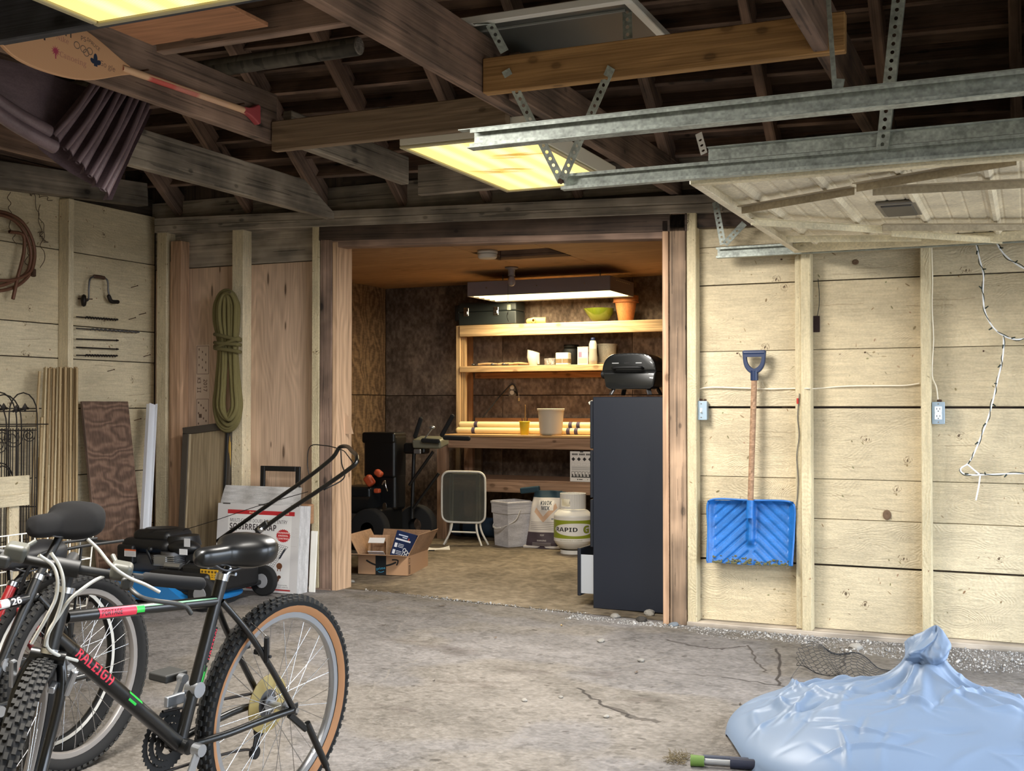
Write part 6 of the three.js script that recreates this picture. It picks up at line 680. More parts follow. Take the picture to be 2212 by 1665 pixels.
// ---------------------------------------------------------------- bicycles
// local frame of a bicycle: x forward, y up, -z towards the rider's left; origin on the ground below the rear hub
const CAMR = V(1, 0, 0).applyMatrix4(BASIS), CAMF = V(0, 0, -1).applyMatrix4(BASIS); CAMF.y = 0; CAMF.normalize();
const RW = 0.335;
function tyreWheel(parent, name, mat4, o) {
  const w = new THREE.Group(); w.name = name; w.applyMatrix4(mat4); parent.add(w);
  const lz = (pts, n = 56) => lathe(pts, n).rotateX(Math.PI / 2), r = RW;
  part('tyre', lz([[r - 0.048, -0.014], [r - 0.034, -0.023], [r - 0.016, -0.025], [r - 0.004, -0.016], [r, 0], [r - 0.004, 0.016], [r - 0.016, 0.025], [r - 0.034, 0.023], [r - 0.048, 0.014]]), M.rubber, w);
  if (o.wall) for (const s of [-1, 1]) part('sidewall', lz([[r - 0.049, s * 0.0145], [r - 0.036, s * 0.0235], [r - 0.027, s * 0.0252]].sort(() => s)), o.wall, w, 'tan sidewall');
  const knobs = []; for (let i = 0; i < 76; i++) for (const [z, dr, k] of [[0, 0, 0], [-0.013, -0.004, 0.5], [0.013, -0.004, 0.5], [-0.022, -0.011, 0], [0.022, -0.011, 0]]) { const a = (i + k) / 76 * 6.2832; knobs.push(new THREE.BoxGeometry(0.009, 0.015, 0.0085).translate(r + dr + 0.0005, 0, z).rotateZ(a)); }
  tag(part('tread', knobs, std(0x2b2a28, { roughness: 0.9 }), w), null, null, null, 'stuff');
  part('rim', lz([[r - 0.066, -0.011], [r - 0.05, -0.0125], [r - 0.046, -0.0125], [r - 0.046, 0.0125], [r - 0.05, 0.0125], [r - 0.066, 0.011], [r - 0.071, 0], [r - 0.066, -0.011]]), o.rim ?? M.alu, w);
  if (o.stripe) for (const s of [-1, 1]) part('rim_stripe', lz([[r - 0.064, s * 0.0118], [r - 0.051, s * 0.0132]]), o.stripe, w, 'white rim stripe');
  part('hub', [rod(V(0, 0, -0.035), V(0, 0, 0.035), 0.011, 12), rod(V(0, 0, -0.034), V(0, 0, -0.03), 0.024, 16), rod(V(0, 0, 0.03), V(0, 0, 0.034), 0.024, 16), rod(V(0, 0, -0.062), V(0, 0, 0.062), 0.0045, 8)], M.alu, w);
  for (let i = 0; i < 32; i++) { const s = i % 2 ? 1 : -1, a = i / 32 * 6.2832, b = a + (i % 4 < 2 ? 0.55 : -0.55); part('spoke', rod(V(0.022 * Math.cos(b), 0.022 * Math.sin(b), s * 0.031), V((r - 0.076) * Math.cos(a), (r - 0.076) * Math.sin(a), s * 0.003), 0.0012, 4), M.chrome, w); }
  if (o.guard) part('spoke_guard', lz([[0.045, 0.036], [0.088, 0.036], [0.09, 0.039], [0.045, 0.039]], 40), phys(0xcdb876, { roughness: 0.4, transmission: 0.35, thickness: 0 }), w, 'yellowed spoke guard');
  if (o.cassette) part('cassette', [0, 1, 2, 3, 4].map((k) => lz([[0.012, 0.041 + k * 0.004], [0.042 - k * 0.005, 0.041 + k * 0.004], [0.042 - k * 0.005, 0.043 + k * 0.004], [0.012, 0.043 + k * 0.004]], 24)), M.steel, w);
  return w;
}
function saddleG(L, wr, wn, h) {
  const n = 40, m = 24, pos = [], idx = [], H = h;
  for (let i = 0; i <= n; i++) { const t = i / n, w = lerp(wr, wn, S(0.28, 0.62, t)) * Math.sqrt(clamp(1 - Math.pow(Math.abs(2 * t - 1), 7))), y0 = 0.014 * Math.cos(t * Math.PI) * (t < 0.5 ? 1 : 0.4); h = H * lerp(1, 0.66, S(0.3, 0.65, t)); for (let j = 0; j <= m; j++) { const a = j / m * 6.2832, c = Math.cos(a), s = Math.sin(a), sx = Math.sign(c) * Math.pow(Math.abs(c), 0.7), sy = s > 0 ? Math.pow(s, 0.8) * h * 0.45 : -Math.pow(-s, 0.6) * h * lerp(0.62, 0.5, t); pos.push((t - 0.5) * L, y0 + sy * Math.sqrt(clamp(1 - Math.pow(Math.abs(2 * t - 1), 9))), sx * w * 0.5 * (s < 0 ? 1 - 0.22 * Math.pow(-s, 2) : 1)); } }
  for (let i = 0; i < n; i++) for (let j = 0; j < m; j++) { const a = i * (m + 1) + j, b = a + m + 1; idx.push(a, a + 1, b, a + 1, b + 1, b); }
  const g = new THREE.BufferGeometry(); g.setAttribute('position', new THREE.BufferAttribute(new Float32Array(pos), 3)); g.setIndex(idx); g.computeVertexNormals(); return g;
}
function decal(parent, p0, p1, r, tex, span = 1.5, aim = V(0, 0, -1), label) {   // print wrapped on a tube, read from p1 to p0
  const y = p1.clone().sub(p0).normalize(), z = aim.clone().addScaledVector(y, -aim.dot(y)).normalize(), x = y.clone().cross(z);
  const g = new THREE.CylinderGeometry(r, r, p0.distanceTo(p1), 10, 1, true, -span / 2, span).applyMatrix4(new THREE.Matrix4().makeBasis(x, y, z).setPosition(p0.clone().add(p1).multiplyScalar(0.5)));
  return part('decal', g, std(0xffffff, { map: tex, roughness: 0.35 }), parent, label);
}
const alongTex = (len, wid, bg, draw) => labelTex(wid, len, (g) => { g.fillStyle = bg; g.fillRect(0, 0, wid, len); g.translate(wid, 0); g.rotate(Math.PI / 2); draw(g, len, wid); });
function bicycle(label, hub, alpha, lean, o) {
  const f = CAMR.clone().multiplyScalar(-Math.cos(alpha)).addScaledVector(CAMF, -Math.sin(alpha)), right = f.clone().cross(V(0, 1, 0)), up = V(0, Math.cos(lean), 0).addScaledVector(right, -Math.sin(lean)), rt = f.clone().cross(up);
  const t = thing('bicycle', label, 'bicycle'); t.setRotationFromMatrix(new THREE.Matrix4().makeBasis(f, up, rt)); t.position.copy(hub).addScaledVector(up, -RW);
  const P = (x, y, z = 0) => V(x, y + RW, z), fm = o.paint, k = o.k;
  const bb = P(...k.bb), sj = P(...k.seatj), st = P(...k.seattop), ht = P(...k.headtop), tt = P(...k.tt), dt = P(...k.dt), hb = P(...k.headbot), h0 = P(0, 0);
  part('seat_tube', rod(bb, st, 0.0172, 16), fm, t); part('top_tube', rod(sj, tt, 0.0155, 16), fm, t); part('down_tube', rod(bb, dt, 0.0205, 16), fm, t); part('head_tube', rod(hb, ht, 0.0205, 18), fm, t); part('bottom_bracket', rod(bb.clone().setZ(-0.036), bb.clone().setZ(0.036), 0.021, 18), fm, t);
  for (const s of [-1, 1]) { const e = P(0.0, 0.0, s * 0.062); part('seat_stay', tube([sj.clone().setZ(s * 0.012), P(k.seatj[0] * 0.72, k.seatj[1] * 0.74, s * 0.042), P(k.seatj[0] * 0.4, k.seatj[1] * 0.42, s * 0.055), e], 0.0095, 30, 8), fm, t); part('chain_stay', tube([bb.clone().setZ(s * 0.022), P(k.bb[0] * 0.7, k.bb[1] * 0.7, s * 0.045), P(k.bb[0] * 0.35, 0, s * 0.058), e], 0.011, 30, 8), fm, t); part('dropout', moveG(rbox(0.035, 0.04, 0.006, 0.003), e.x, e.y, e.z), fm, t); part('axle_nut', rod(P(0, 0, s * 0.062), P(0, 0, s * 0.076), 0.009, 6), M.chrome, t); }
  tyreWheel(t, 'rear_wheel', new THREE.Matrix4().makeTranslation(0, RW, 0), { ...o.rear, guard: o.guard, cassette: true });
  // steering assembly turned about the head tube
  const ax = ht.clone().sub(hb).normalize(), Q = new THREE.Matrix4().makeTranslation(hb.x, hb.y, hb.z).multiply(new THREE.Matrix4().makeRotationAxis(ax, o.steer)).multiply(new THREE.Matrix4().makeTranslation(-hb.x, -hb.y, -hb.z)), sp = (name, g, m, l) => part(name, (Array.isArray(g) ? join(g) : g).applyMatrix4(Q), m, t, l);
  const fh = P(k.fork, 0.0), cr = hb.clone().addScaledVector(ax, -0.02);
  const fw = V(0, 0, 0); tyreWheel(t, 'front_wheel', Q.clone().multiply(new THREE.Matrix4().makeTranslation(fh.x, fh.y, 0)), o.front);
  for (const s of [-1, 1]) sp('fork_blade', tube([cr.clone().setZ(s * 0.03), cr.clone().addScaledVector(ax, -0.06).setZ(s * 0.047), cr.clone().addScaledVector(ax, -0.22).setZ(s * 0.05), fh.clone().setZ(s * 0.052)], 0.0125, 30, 10), fm);
  sp('fork_crown', rod(cr.clone().setZ(-0.04), cr.clone().setZ(0.04), 0.018, 12), fm); sp('headset', [rod(ht, ht.clone().addScaledVector(ax, 0.014), 0.023, 18), rod(hb.clone().addScaledVector(ax, -0.012), hb, 0.023, 18)], M.chrome);
  const bar = P(...k.bar), bw = o.barHalf ?? 0.3; sp('stem', [rod(ht.clone().addScaledVector(ax, 0.01), ht.clone().addScaledVector(ax, 0.09), 0.0135, 12), rod(ht.clone().addScaledVector(ax, 0.085), bar, 0.0145, 12), rod(bar.clone().setZ(-0.028), bar.clone().setZ(0.028), 0.021, 14)], o.stemMat ?? M.black);
  const bp = (z) => V(bar.x - 0.10 * Math.pow(Math.abs(z) / 0.3, 1.6), bar.y + (o.drop ?? 0) * Math.abs(z), z); sp('handlebar', tube([-bw, -bw * 0.6, -0.08, 0, 0.08, bw * 0.6, bw].map(bp), 0.0115, 50, 10), o.stemMat ?? M.black);
  for (const s of [-1, 1]) {
    sp('grip', capTube([bp(s * (bw - 0.125)), bp(s * (bw - 0.06)), bp(s * bw)], 0.0165, 16, 12), M.rubber); const c = bp(s * (bw - 0.165)), d = bp(s * (bw - 0.02));
    sp('brake_lever', [capTube([c.clone().add(V(0.03, -0.012, 0)), c.clone().add(V(0.065, -0.025, s * 0.04)), d.clone().add(V(0.055, -0.045, 0)), d.clone().add(V(0.05, -0.06, s * 0.015))], 0.006, 26, 8), moveG(rbox(0.05, 0.03, 0.028, 0.008), c.x + 0.02, c.y - 0.008, c.z)], o.leverMat ?? M.black); sp('shifter', [moveG(rbox(0.055, 0.042, 0.05, 0.012), c.x + 0.004, c.y + 0.012, c.z - s * 0.02), rod(c.clone().add(V(0, 0.02, -s * 0.03)), c.clone().add(V(-0.035, 0.035, -s * 0.05)), 0.006, 8)], std(0x55554e, { roughness: 0.45 }));
  }
  const gm = std(0xc9c7bd, { roughness: 0.5 }); for (const c of o.cables ?? []) { const inv = new THREE.Matrix4().makeBasis(f, up, rt).setPosition(t.position).invert(); part('cable', tube(c.map(([u, v, off]) => onPlane(u, v, hub.clone().addScaledVector(rt, -off), rt).applyMatrix4(inv)), 0.0042, 60, 7), gm, t, 'pale cable housing'); }
  // saddle
  part('seat_post', rod(st.clone().lerp(bb, 0.05), P(k.sad[0], k.sad[1] - 0.045), 0.0132, 14), o.postMat ?? M.chrome, t); part('seat_clamp', [rod(st.clone().lerp(bb, 0.04), st, 0.0195, 14), rod(st.clone().add(V(-0.02, 0, -0.03)), st.clone().add(V(-0.02, 0, 0.03)), 0.005, 8)], M.chrome, t);
  const sd = part('saddle', saddleG(o.sadL, o.sadW, o.sadN, o.sadH).rotateZ(o.sadTilt ?? 0).translate(k.sad[0], k.sad[1] + RW, 0), o.sadMat, t); for (const s of [-1, 1]) part('saddle_rail', tube([P(k.sad[0] - 0.09, k.sad[1] - 0.012, s * 0.04), P(k.sad[0] - 0.03, k.sad[1] - 0.042, s * 0.022), P(k.sad[0] + 0.04, k.sad[1] - 0.042, s * 0.022), P(k.sad[0] + 0.1, k.sad[1] - 0.012, s * 0.02)], 0.0035, 24, 6), M.steel, sd);
  // cranks, chain, derailleur
  const ca = o.crank ?? -1.2, dirc = V(Math.cos(ca), Math.sin(ca), 0); [-1, 1].forEach((s) => { const d = dirc.clone().multiplyScalar(s < 0 ? 1 : -1), a = bb.clone().setZ(s * 0.068), b = a.clone().addScaledVector(d, 0.17); part('crank_arm', [plankG(a.clone().addScaledVector(d, -0.008), b.clone().addScaledVector(d, 0.008), 0.026, 0.013, V(-d.y, d.x, 0), 0.005), rod(a.clone().add(V(0, 0, -0.014)), a.clone().add(V(0, 0, 0.014)), 0.017, 16), rod(b.clone().add(V(0, 0, -0.01)), b.clone().add(V(0, 0, 0.01)), 0.014, 14)], M.alu, t); part('pedal', [moveG(rbox(0.085, 0.024, 0.07, 0.006), b.x, b.y, b.z + s * 0.055), rod(b, b.clone().add(V(0, 0, s * 0.06)), 0.006, 8)], std(0x262624, { roughness: 0.6 }), t); });
  for (const [r, z] of [[0.085, 0.05], [0.068, 0.044], [0.05, 0.038]]) { const s = new THREE.Shape(), n = Math.round(r * 440); for (let i = 0; i < n * 2; i++) { const a = i / (n * 2) * 6.2832, q = r + (i % 2 ? 0.004 : -0.002); i ? s.lineTo(q * Math.cos(a), q * Math.sin(a)) : s.moveTo(q, 0); } const h = new THREE.Path(); h.absarc(0, 0, r - 0.016, 0, 6.2832, true); s.holes.push(h); part('chainring', extrude(s, 0.002, 0, 20).translate(bb.x, bb.y, z), M.black, t); } for (let i = 0; i < 5; i++) { const a = i / 5 * 6.2832 + 0.3; part('spider_arm', plankG(bb.clone().setZ(0.052), bb.clone().add(V(0.074 * Math.cos(a), 0.074 * Math.sin(a), 0.052)), 0.014, 0.005), M.black, t); }
  const cm = std(0x3c3836, { metalness: 0.7, roughness: 0.5 }); part('chain', [tube([bb.clone().add(V(0.02, 0.085, 0.05)), P(k.bb[0] * 0.5, 0.055, 0.05), P(0.0, 0.036, 0.05)], 0.0045, 30, 6), tube([bb.clone().add(V(0.02, -0.085, 0.05)), P(k.bb[0] * 0.5, -0.11, 0.05), P(0.06, -0.13, 0.05), P(0.03, -0.15, 0.05)], 0.0045, 30, 6)], cm, t); part('derailleur', [plankG(P(0.0, -0.02, 0.06), P(0.02, -0.08, 0.056), 0.02, 0.014), plankG(P(0.02, -0.075, 0.052), P(0.035, -0.15, 0.05), 0.03, 0.008), rod(P(0.02, -0.08, 0.044), P(0.02, -0.08, 0.056), 0.02, 14), rod(P(0.035, -0.145, 0.044), P(0.035, -0.145, 0.056), 0.02, 14)], M.black, t); part('front_derailleur', [moveG(rbox(0.07, 0.03, 0.014, 0.004), bb.x - 0.02, bb.y + 0.11, 0.046), rod(sj.clone().lerp(bb, 0.62).setZ(-0.019), sj.clone().lerp(bb, 0.62).setZ(0.019), 0.022, 14)], M.alu, t);
  // brakes
  const bk = P(k.seatj[0] * 0.48, k.seatj[1] * 0.52); for (const s of [-1, 1]) part('brake_arm', [plankG(bk.clone().add(V(0.0, -0.02, s * 0.06)), bk.clone().add(V(0.012, 0.06, s * 0.066)), 0.016, 0.014), moveG(rbox(0.05, 0.016, 0.014, 0.004), bk.x - 0.005, bk.y + 0.01, s * 0.032), rod(bk.clone().setZ(s * 0.03), bk.clone().setZ(s * 0.075), 0.005, 8)], o.brakeMat ?? M.black, t); part('straddle_wire', tube([bk.clone().add(V(0.012, 0.06, -0.066)), bk.clone().add(V(0.03, 0.10, 0)), bk.clone().add(V(0.012, 0.06, 0.066))], 0.0014, 16, 5), M.chrome, t);
  for (const s of [-1, 1]) sp('front_brake', [plankG(hb.clone().addScaledVector(ax, -0.10).setZ(s * 0.06), hb.clone().addScaledVector(ax, -0.03).add(V(0.03, 0, 0)).setZ(s * 0.07), 0.016, 0.014), moveG(rbox(0.05, 0.016, 0.016, 0.004), hb.x + 0.045, hb.y - 0.075, s * 0.03)], o.brakeMat ?? M.alu);
  if (o.kick) part('kickstand', [plankG(P(0.02, -0.01, -0.06), P(-0.05, -0.07, -0.075), 0.02, 0.014), rod(P(-0.05, -0.05, -0.076), P(-0.13, -0.2, -0.10), 0.011, 10), rod(P(-0.12, -0.18, -0.098), P(-0.17, -0.325, -0.135), 0.008, 10), rod(P(-0.165, -0.31, -0.132), P(-0.172, -0.333, -0.136), 0.011, 8)], M.blackGloss, t);
  return { t, P, bb, sj, st, ht, tt, dt };
}
{
  const blackP = phys(0x060707, { roughness: 0.38, clearcoat: 0.35, clearcoatRoughness: 0.15 });
  const atDepth = (u, v, d) => EYE.clone().addScaledVector(sight(u, v), d);
  const leather = phys(0x0a0b0c, { roughness: 0.34, clearcoat: 0.2 });
  const b1 = bicycle('black mountain bicycle with red and green decals and tan sidewall tyres', atDepth(600, 1524, 3.53), rad(62), rad(4), {
    paint: blackP, k: { bb: [0.413, -0.012], seatj: [0.291, 0.365], seattop: [0.279, 0.44], headtop: [0.835, 0.466], tt: [0.826, 0.405], dt: [0.856, 0.362], headbot: [0.868, 0.337], fork: 1.0, bar: [0.90, 0.545], sad: [0.255, 0.497] },
    steer: rad(42), barHalf: 0.305, drop: -0.03, guard: true, kick: true, crank: -1.15, rear: { wall: std(0xa8774e, { roughness: 0.75 }), rim: M.alu }, front: { rim: std(0x8c8680, { roughness: 0.6, metalness: 0.4 }) }, sadL: 0.275, sadW: 0.19, sadN: 0.062, sadH: 0.09, sadMat: leather, leverMat: std(0x3a3a38, { roughness: 0.5 }), sadTilt: 0.05,
    cables: [[[84, 1199, 0.05], [114, 1222, 0.06], [124, 1251, 0.07], [121, 1290, 0.07], [103, 1329, 0.06], [68, 1390, 0.03]], [[110, 1194, 0.05], [128, 1222, 0.06], [137, 1254, 0.07], [135, 1290, 0.07], [121, 1336, 0.06], [103, 1372, 0.05], [98, 1395, 0.04]], [[263, 1231, 0.12], [213, 1249, 0.11], [178, 1272, 0.1], [149, 1297, 0.08], [128, 1329, 0.06], [107, 1361, 0.05], [101, 1393, 0.04], [117, 1411, 0.03], [167, 1427, 0.024]], [[189, 1164, 0.1], [213, 1187, 0.12], [242, 1222, 0.15], [277, 1247, 0.17], [313, 1262, 0.2], [345, 1279, 0.22]]],
  });
  const L = (a, b, k) => a.clone().lerp(b, k), red = '#e8384e', green = '#2fd04c';
  decal(b1.t, L(b1.sj, b1.tt, 0.60), L(b1.sj, b1.tt, 0.83), 0.0161, alongTex(256, 48, red, (g, w, h) => { g.fillStyle = '#151515'; g.font = 'bold 34px monospace'; g.fillText('PORTAGE', 14, 36, 220); }), 1.7, V(0, 0.25, -1), 'red decal reading PORTAGE');
  decal(b1.t, L(b1.sj, b1.tt, 0.55), L(b1.sj, b1.tt, 0.60), 0.0161, alongTex(64, 32, green, () => {}), 1.2, V(0, 0.3, -1), 'green decal'); decal(b1.t, L(b1.sj, b1.tt, 0.02), L(b1.sj, b1.tt, 0.55), 0.0158, alongTex(64, 16, '#7ea88a', () => {}), 0.3, V(0, 0.9, -1), 'pale green pinstripe');
  decal(b1.t, L(b1.bb, b1.dt, 0.50), L(b1.bb, b1.dt, 0.90), 0.0211, alongTex(384, 64, '#101112', (g, w, h) => { g.fillStyle = red; g.font = 'bold 62px sans-serif'; g.save(); g.transform(1, 0, -0.25, 1, 20, 0); g.fillText('RALEIGH', 4, 55, 350); g.restore(); }), 1.9, V(0, 0.35, -1), 'red lettering reading RALEIGH');
  decal(b1.t, L(b1.bb, b1.dt, 0.37), L(b1.bb, b1.dt, 0.49), 0.0211, alongTex(128, 64, '#101112', (g) => { g.fillStyle = green; g.fillRect(0, 8, 110, 14); g.fillRect(10, 40, 60, 12); }), 1.7, V(0, 0.35, -1), 'green stripe decal');
  decal(b1.t, L(b1.bb, b1.sj, 0.57), L(b1.bb, b1.sj, 0.82), 0.0178, alongTex(256, 64, '#101112', (g) => { g.fillStyle = red; g.font = 'bold 58px sans-serif'; g.save(); g.transform(1, 0, -0.3, 1, 18, 0); g.fillText('RALEIGH', 6, 52, 228); g.restore(); }), 1.9, V(-0.75, 0, -1), 'red lettering on the seat tube'); decal(b1.t, L(b1.bb, b1.sj, 0.39), L(b1.bb, b1.sj, 0.55), 0.0178, alongTex(128, 64, '#101112', (g) => { g.fillStyle = green; g.fillRect(10, 10, 110, 16); g.fillRect(34, 34, 80, 9); g.fillRect(0, 48, 50, 9); }), 1.7, V(-0.2, 0, -1), 'green stripe decal');

  const b2 = bicycle('black bicycle with red and white lettering and a wide fabric saddle', atDepth(165, 1452, 3.98), rad(66), rad(2), {
    paint: phys(0x0a0b0b, { roughness: 0.4, clearcoat: 0.25 }), k: { bb: [0.39, -0.03], seatj: [0.19, 0.29], seattop: [0.18, 0.36], headtop: [0.80, 0.30], tt: [0.81, 0.26], dt: [0.83, 0.22], headbot: [0.845, 0.18], fork: 1.0, bar: [0.84, 0.46], sad: [0.095, 0.525] },
    steer: rad(5), barHalf: 0.3, crank: 0.5, rear: { rim: std(0x9d9894, { metalness: 0.6, roughness: 0.4 }) }, front: { rim: M.alu }, sadL: 0.27, sadW: 0.215, sadN: 0.075, sadH: 0.12, sadMat: std(0x0d0c0d, { roughness: 0.95 }), postMat: M.black, sadTilt: 0.02 });
  decal(b2.t, L(b2.sj, b2.tt, 0.09), L(b2.sj, b2.tt, 0.43), 0.0162, alongTex(320, 72, '#16161a', (g) => { g.fillStyle = '#e4e2de'; g.fillRect(0, 6, 224, 60); g.fillStyle = '#a02a2c'; g.font = 'bold 56px sans-serif'; g.fillText('LIGHT', 18, 56, 196); g.fillStyle = '#e4e2de'; g.fillText('26', 234, 58, 70); }), 2.6, V(0, 0.45, -1), 'red and white lettering LIGHT 26');
  const redP = phys(0x8e1f22, { roughness: 0.35, clearcoat: 0.5 });
  const b3 = bicycle('red bicycle with white striped rims standing behind the black bicycles', atDepth(118, 1436, 4.13), rad(66), rad(1), {
    paint: redP, k: { bb: [0.40, -0.03], seatj: [0.2, 0.24], seattop: [0.19, 0.32], headtop: [0.82, 0.32], tt: [0.83, 0.28], dt: [0.85, 0.23], headbot: [0.86, 0.2], fork: 1.02, bar: [0.84, 0.47], sad: [0.13, 0.40] },
    steer: rad(-6), barHalf: 0.3, crank: 2.4, rear: { rim: M.black, stripe: std(0xd9d8d2) }, front: { rim: M.black, stripe: std(0xd9d8d2) }, sadL: 0.26, sadW: 0.17, sadN: 0.06, sadH: 0.09, sadMat: std(0x17171a, { roughness: 0.6 }), postMat: M.black });
  // rear rack with a wire pannier on the far side of the red bicycle
  { const bt = new THREE.Group(); bt.name = 'wire_basket'; bt.userData.label = 'white wire pannier basket'; b3.t.add(bt); bt.position.set(-0.03, 0.5, 0.19); const w = 0.42, d = 0.2, h = 0.27, wm = std(0xd8d6ce, { roughness: 0.4 }), wire = (a, b) => part('wire', rod(a, b, 0.0028, 5), wm, bt);
    for (const y of [0, h / 3, h * 2 / 3, h]) { const e = y / h * 0.015; for (const s of [-1, 1]) { wire(V(-w / 2 - e, y, s * (d / 2 + e)), V(w / 2 + e, y, s * (d / 2 + e))); wire(V(s * (w / 2 + e), y, -d / 2 - e), V(s * (w / 2 + e), y, d / 2 + e)); } }
    for (let i = 0; i <= 7; i++) for (const s of [-1, 1]) wire(V(-w / 2 + i * w / 7, 0, s * d / 2), V((-w / 2 + i * w / 7) * 1.06, h, s * (d / 2 + 0.015))); for (let i = 1; i < 4; i++) for (const s of [-1, 1]) wire(V(s * w / 2, 0, -d / 2 + i * d / 4), V(s * (w / 2 + 0.015), h, -d / 2 + i * d / 4)); for (let i = 0; i <= 7; i++) wire(V(-w / 2 + i * w / 7, 0, -d / 2), V(-w / 2 + i * w / 7, 0, d / 2));
    for (const s of [-1, 1]) part('rack_rail', tube([V(0.19, 0.62, s * 0.02), V(0.15, 0.74, s * 0.06), V(0.0, 0.755, s * 0.065), V(-0.26, 0.755, s * 0.065)], 0.006, 30, 7), M.black, b3.t); for (const s of [-1, 1]) part('rack_stay', rod(V(-0.05, 0.75, s * 0.065), V(0, RW + 0.02, s * 0.066), 0.005, 7), M.black, b3.t); part('rack_bar', rod(V(-0.2, 0.755, -0.065), V(-0.2, 0.755, 0.1), 0.005, 7), M.black, b3.t); part('rack_bar', rod(V(0.08, 0.755, -0.065), V(0.08, 0.755, 0.1), 0.005, 7), M.black, b3.t); }
}
// ---------------------------------------------------------------- lawn mower
{
  const Z0 = 0.75, gx = onZ(400, 1290, Z0).x, fy = floorY(gx, Z0), t = thing('lawn_mower', 'push lawn mower with a blue deck and black engine in front of the trap carton', 'lawn mower', V(0, fy, 0)), bl = std(0x131416, { roughness: 0.45 }), en = std(0x1a1b1d, { roughness: 0.5 }), p = (u, v, z = Z0) => onZ(u, v, z).sub(V(0, fy, 0)), at = (g, u, v, z) => { const q = p(u, v, z); return g.translate(q.x, q.y, q.z); };
  const x0 = p(252, 1260).x, x1 = p(500, 1260).x, deck = std(0x1f6fae, { roughness: 0.4 }), sh = new THREE.Shape(); sh.moveTo(0, -0.27); sh.quadraticCurveTo(-0.06, 0, 0, 0.27); sh.lineTo(x1 - x0 - 0.12, 0.27); sh.quadraticCurveTo(x1 - x0, 0.2, x1 - x0, 0); sh.quadraticCurveTo(x1 - x0, -0.2, x1 - x0 - 0.12, -0.27);
  { const g = extrude(sh, 0.1, 0.02, 10).rotateX(-Math.PI / 2), a = g.attributes.position; for (let i = 0; i < a.count; i++) if (a.getY(i) > 0.05) { a.setX(i, 0.02 + a.getX(i) * 0.72); a.setZ(i, a.getZ(i) * 0.9); } g.computeVertexNormals(); part('deck', g.translate(x0 + 0.03, 0.055, Z0 + 0.06), deck, t); } part('deck_rear', moveG(rbox((x1 - x0) * 0.5, 0.13, 0.52, 0.03), x1 - (x1 - x0) * 0.2, 0.15, Z0 + 0.03), bl, t); part('deck_skirt', moveG(rbox(x1 - x0 + 0.04, 0.03, 0.58, 0.012), (x0 + x1) / 2, 0.09, Z0), bl, t);
  part('engine_block', [at(rbox(0.3, 0.15, 0.28, 0.05), 345, 1212, Z0), at(rod(V(0, -0.05, 0), V(0, 0.05, 0), 0.07, 20), 372, 1208, Z0 + 0.12)], M.steel, t); for (let k = 0; k < 6; k++) part('cooling_fin', at(rbox(0.16, 0.007, 0.16, 0.003), 372, 1198 + k * 4, Z0 + 0.12), M.alu, t); part('fuel_tank', at(new THREE.SphereGeometry(0.075, 20, 14).scale(1.5, 0.62, 1), 398, 1182, Z0 + 0.1), bl, t); part('dipstick', [at(rod(V(0, 0, 0), V(-0.03, 0.09, 0.02), 0.009, 8), 330, 1218, Z0 + 0.16), at(new THREE.SphereGeometry(0.016, 10, 8), 325, 1186, Z0 + 0.18)], bl, t); part('fuel_hose', (() => { const a = p(360, 1222, Z0 + 0.2), b = p(410, 1210, Z0 + 0.18); return tube([a, a.clone().add(V(0.03, -0.05, 0.02)), b.clone().add(V(-0.02, -0.03, 0.02)), b], 0.006, 24, 7); })(), M.black, t); part('engine_cover', [at(rbox(0.38, 0.09, 0.31, 0.044, 5), 345, 1174, Z0), at(rbox(0.29, 0.08, 0.25, 0.038, 5), 352, 1155, Z0), at(rod(V(0, -0.03, 0), V(0, 0.03, 0), 0.115, 26, 0.1), 395, 1166, Z0 + 0.02), at(lathe([[0.0001, 0.02], [0.1, 0.02], [0.12, 0], [0.12, -0.03], [0.0001, -0.03]], 24), 350, 1146, Z0)], bl, t);
  part('air_filter', at(rbox(0.13, 0.12, 0.12, 0.016), 283, 1195, Z0 + 0.12), bl, t); part('warning_label', at(new THREE.BoxGeometry(0.09, 0.045, 0.002), 281, 1194, Z0 + 0.183), std(0xffffff, { map: labelTex(128, 64, (g) => { g.fillStyle = '#dcd8d4'; g.fillRect(0, 0, 128, 64); g.fillStyle = '#d06030'; g.fillRect(0, 0, 128, 14); g.fillStyle = '#888'; for (let i = 0; i < 4; i++) g.fillRect(8, 22 + i * 10, 112, 3); }) }), t, 'small white and orange warning label');
  part('engine_label', at(new THREE.BoxGeometry(0.045, 0.05, 0.002), 404, 1172, Z0 + 0.165), std(0xcfd0d4), t); part('engine_label', at(new THREE.BoxGeometry(0.06, 0.035, 0.002), 396, 1192, Z0 + 0.2), std(0xe0e2e6), t);
  part('carburettor', [at(rbox(0.1, 0.06, 0.06, 0.01), 352, 1210, Z0 + 0.17), at(rod(V(-0.06, 0, 0), V(0.06, 0.0, 0), 0.02, 12), 375, 1222, Z0 + 0.2)], M.alu, t); part('muffler', at(rbox(0.16, 0.09, 0.08, 0.02), 430, 1200, Z0 + 0.06), bl, t);
  part('rear_guard', at(rbox(0.2, 0.17, 0.5, 0.02), 478, 1240, Z0), bl, t); part('warning_plate', at(new THREE.BoxGeometry(0.13, 0.06, 0.003), 452, 1241, Z0 + 0.256), std(0xffffff, { map: labelTex(128, 64, (g) => { g.fillStyle = '#d9a81e'; g.fillRect(0, 0, 128, 64); g.fillStyle = '#5a4410'; for (let i = 0; i < 5; i++) { g.fillRect(6 + i * 24, 8, 16, 14); g.fillRect(6 + i * 24, 32, 16, 4); g.fillRect(6 + i * 24, 44, 16, 4); } }) }), t, 'yellow warning plate');
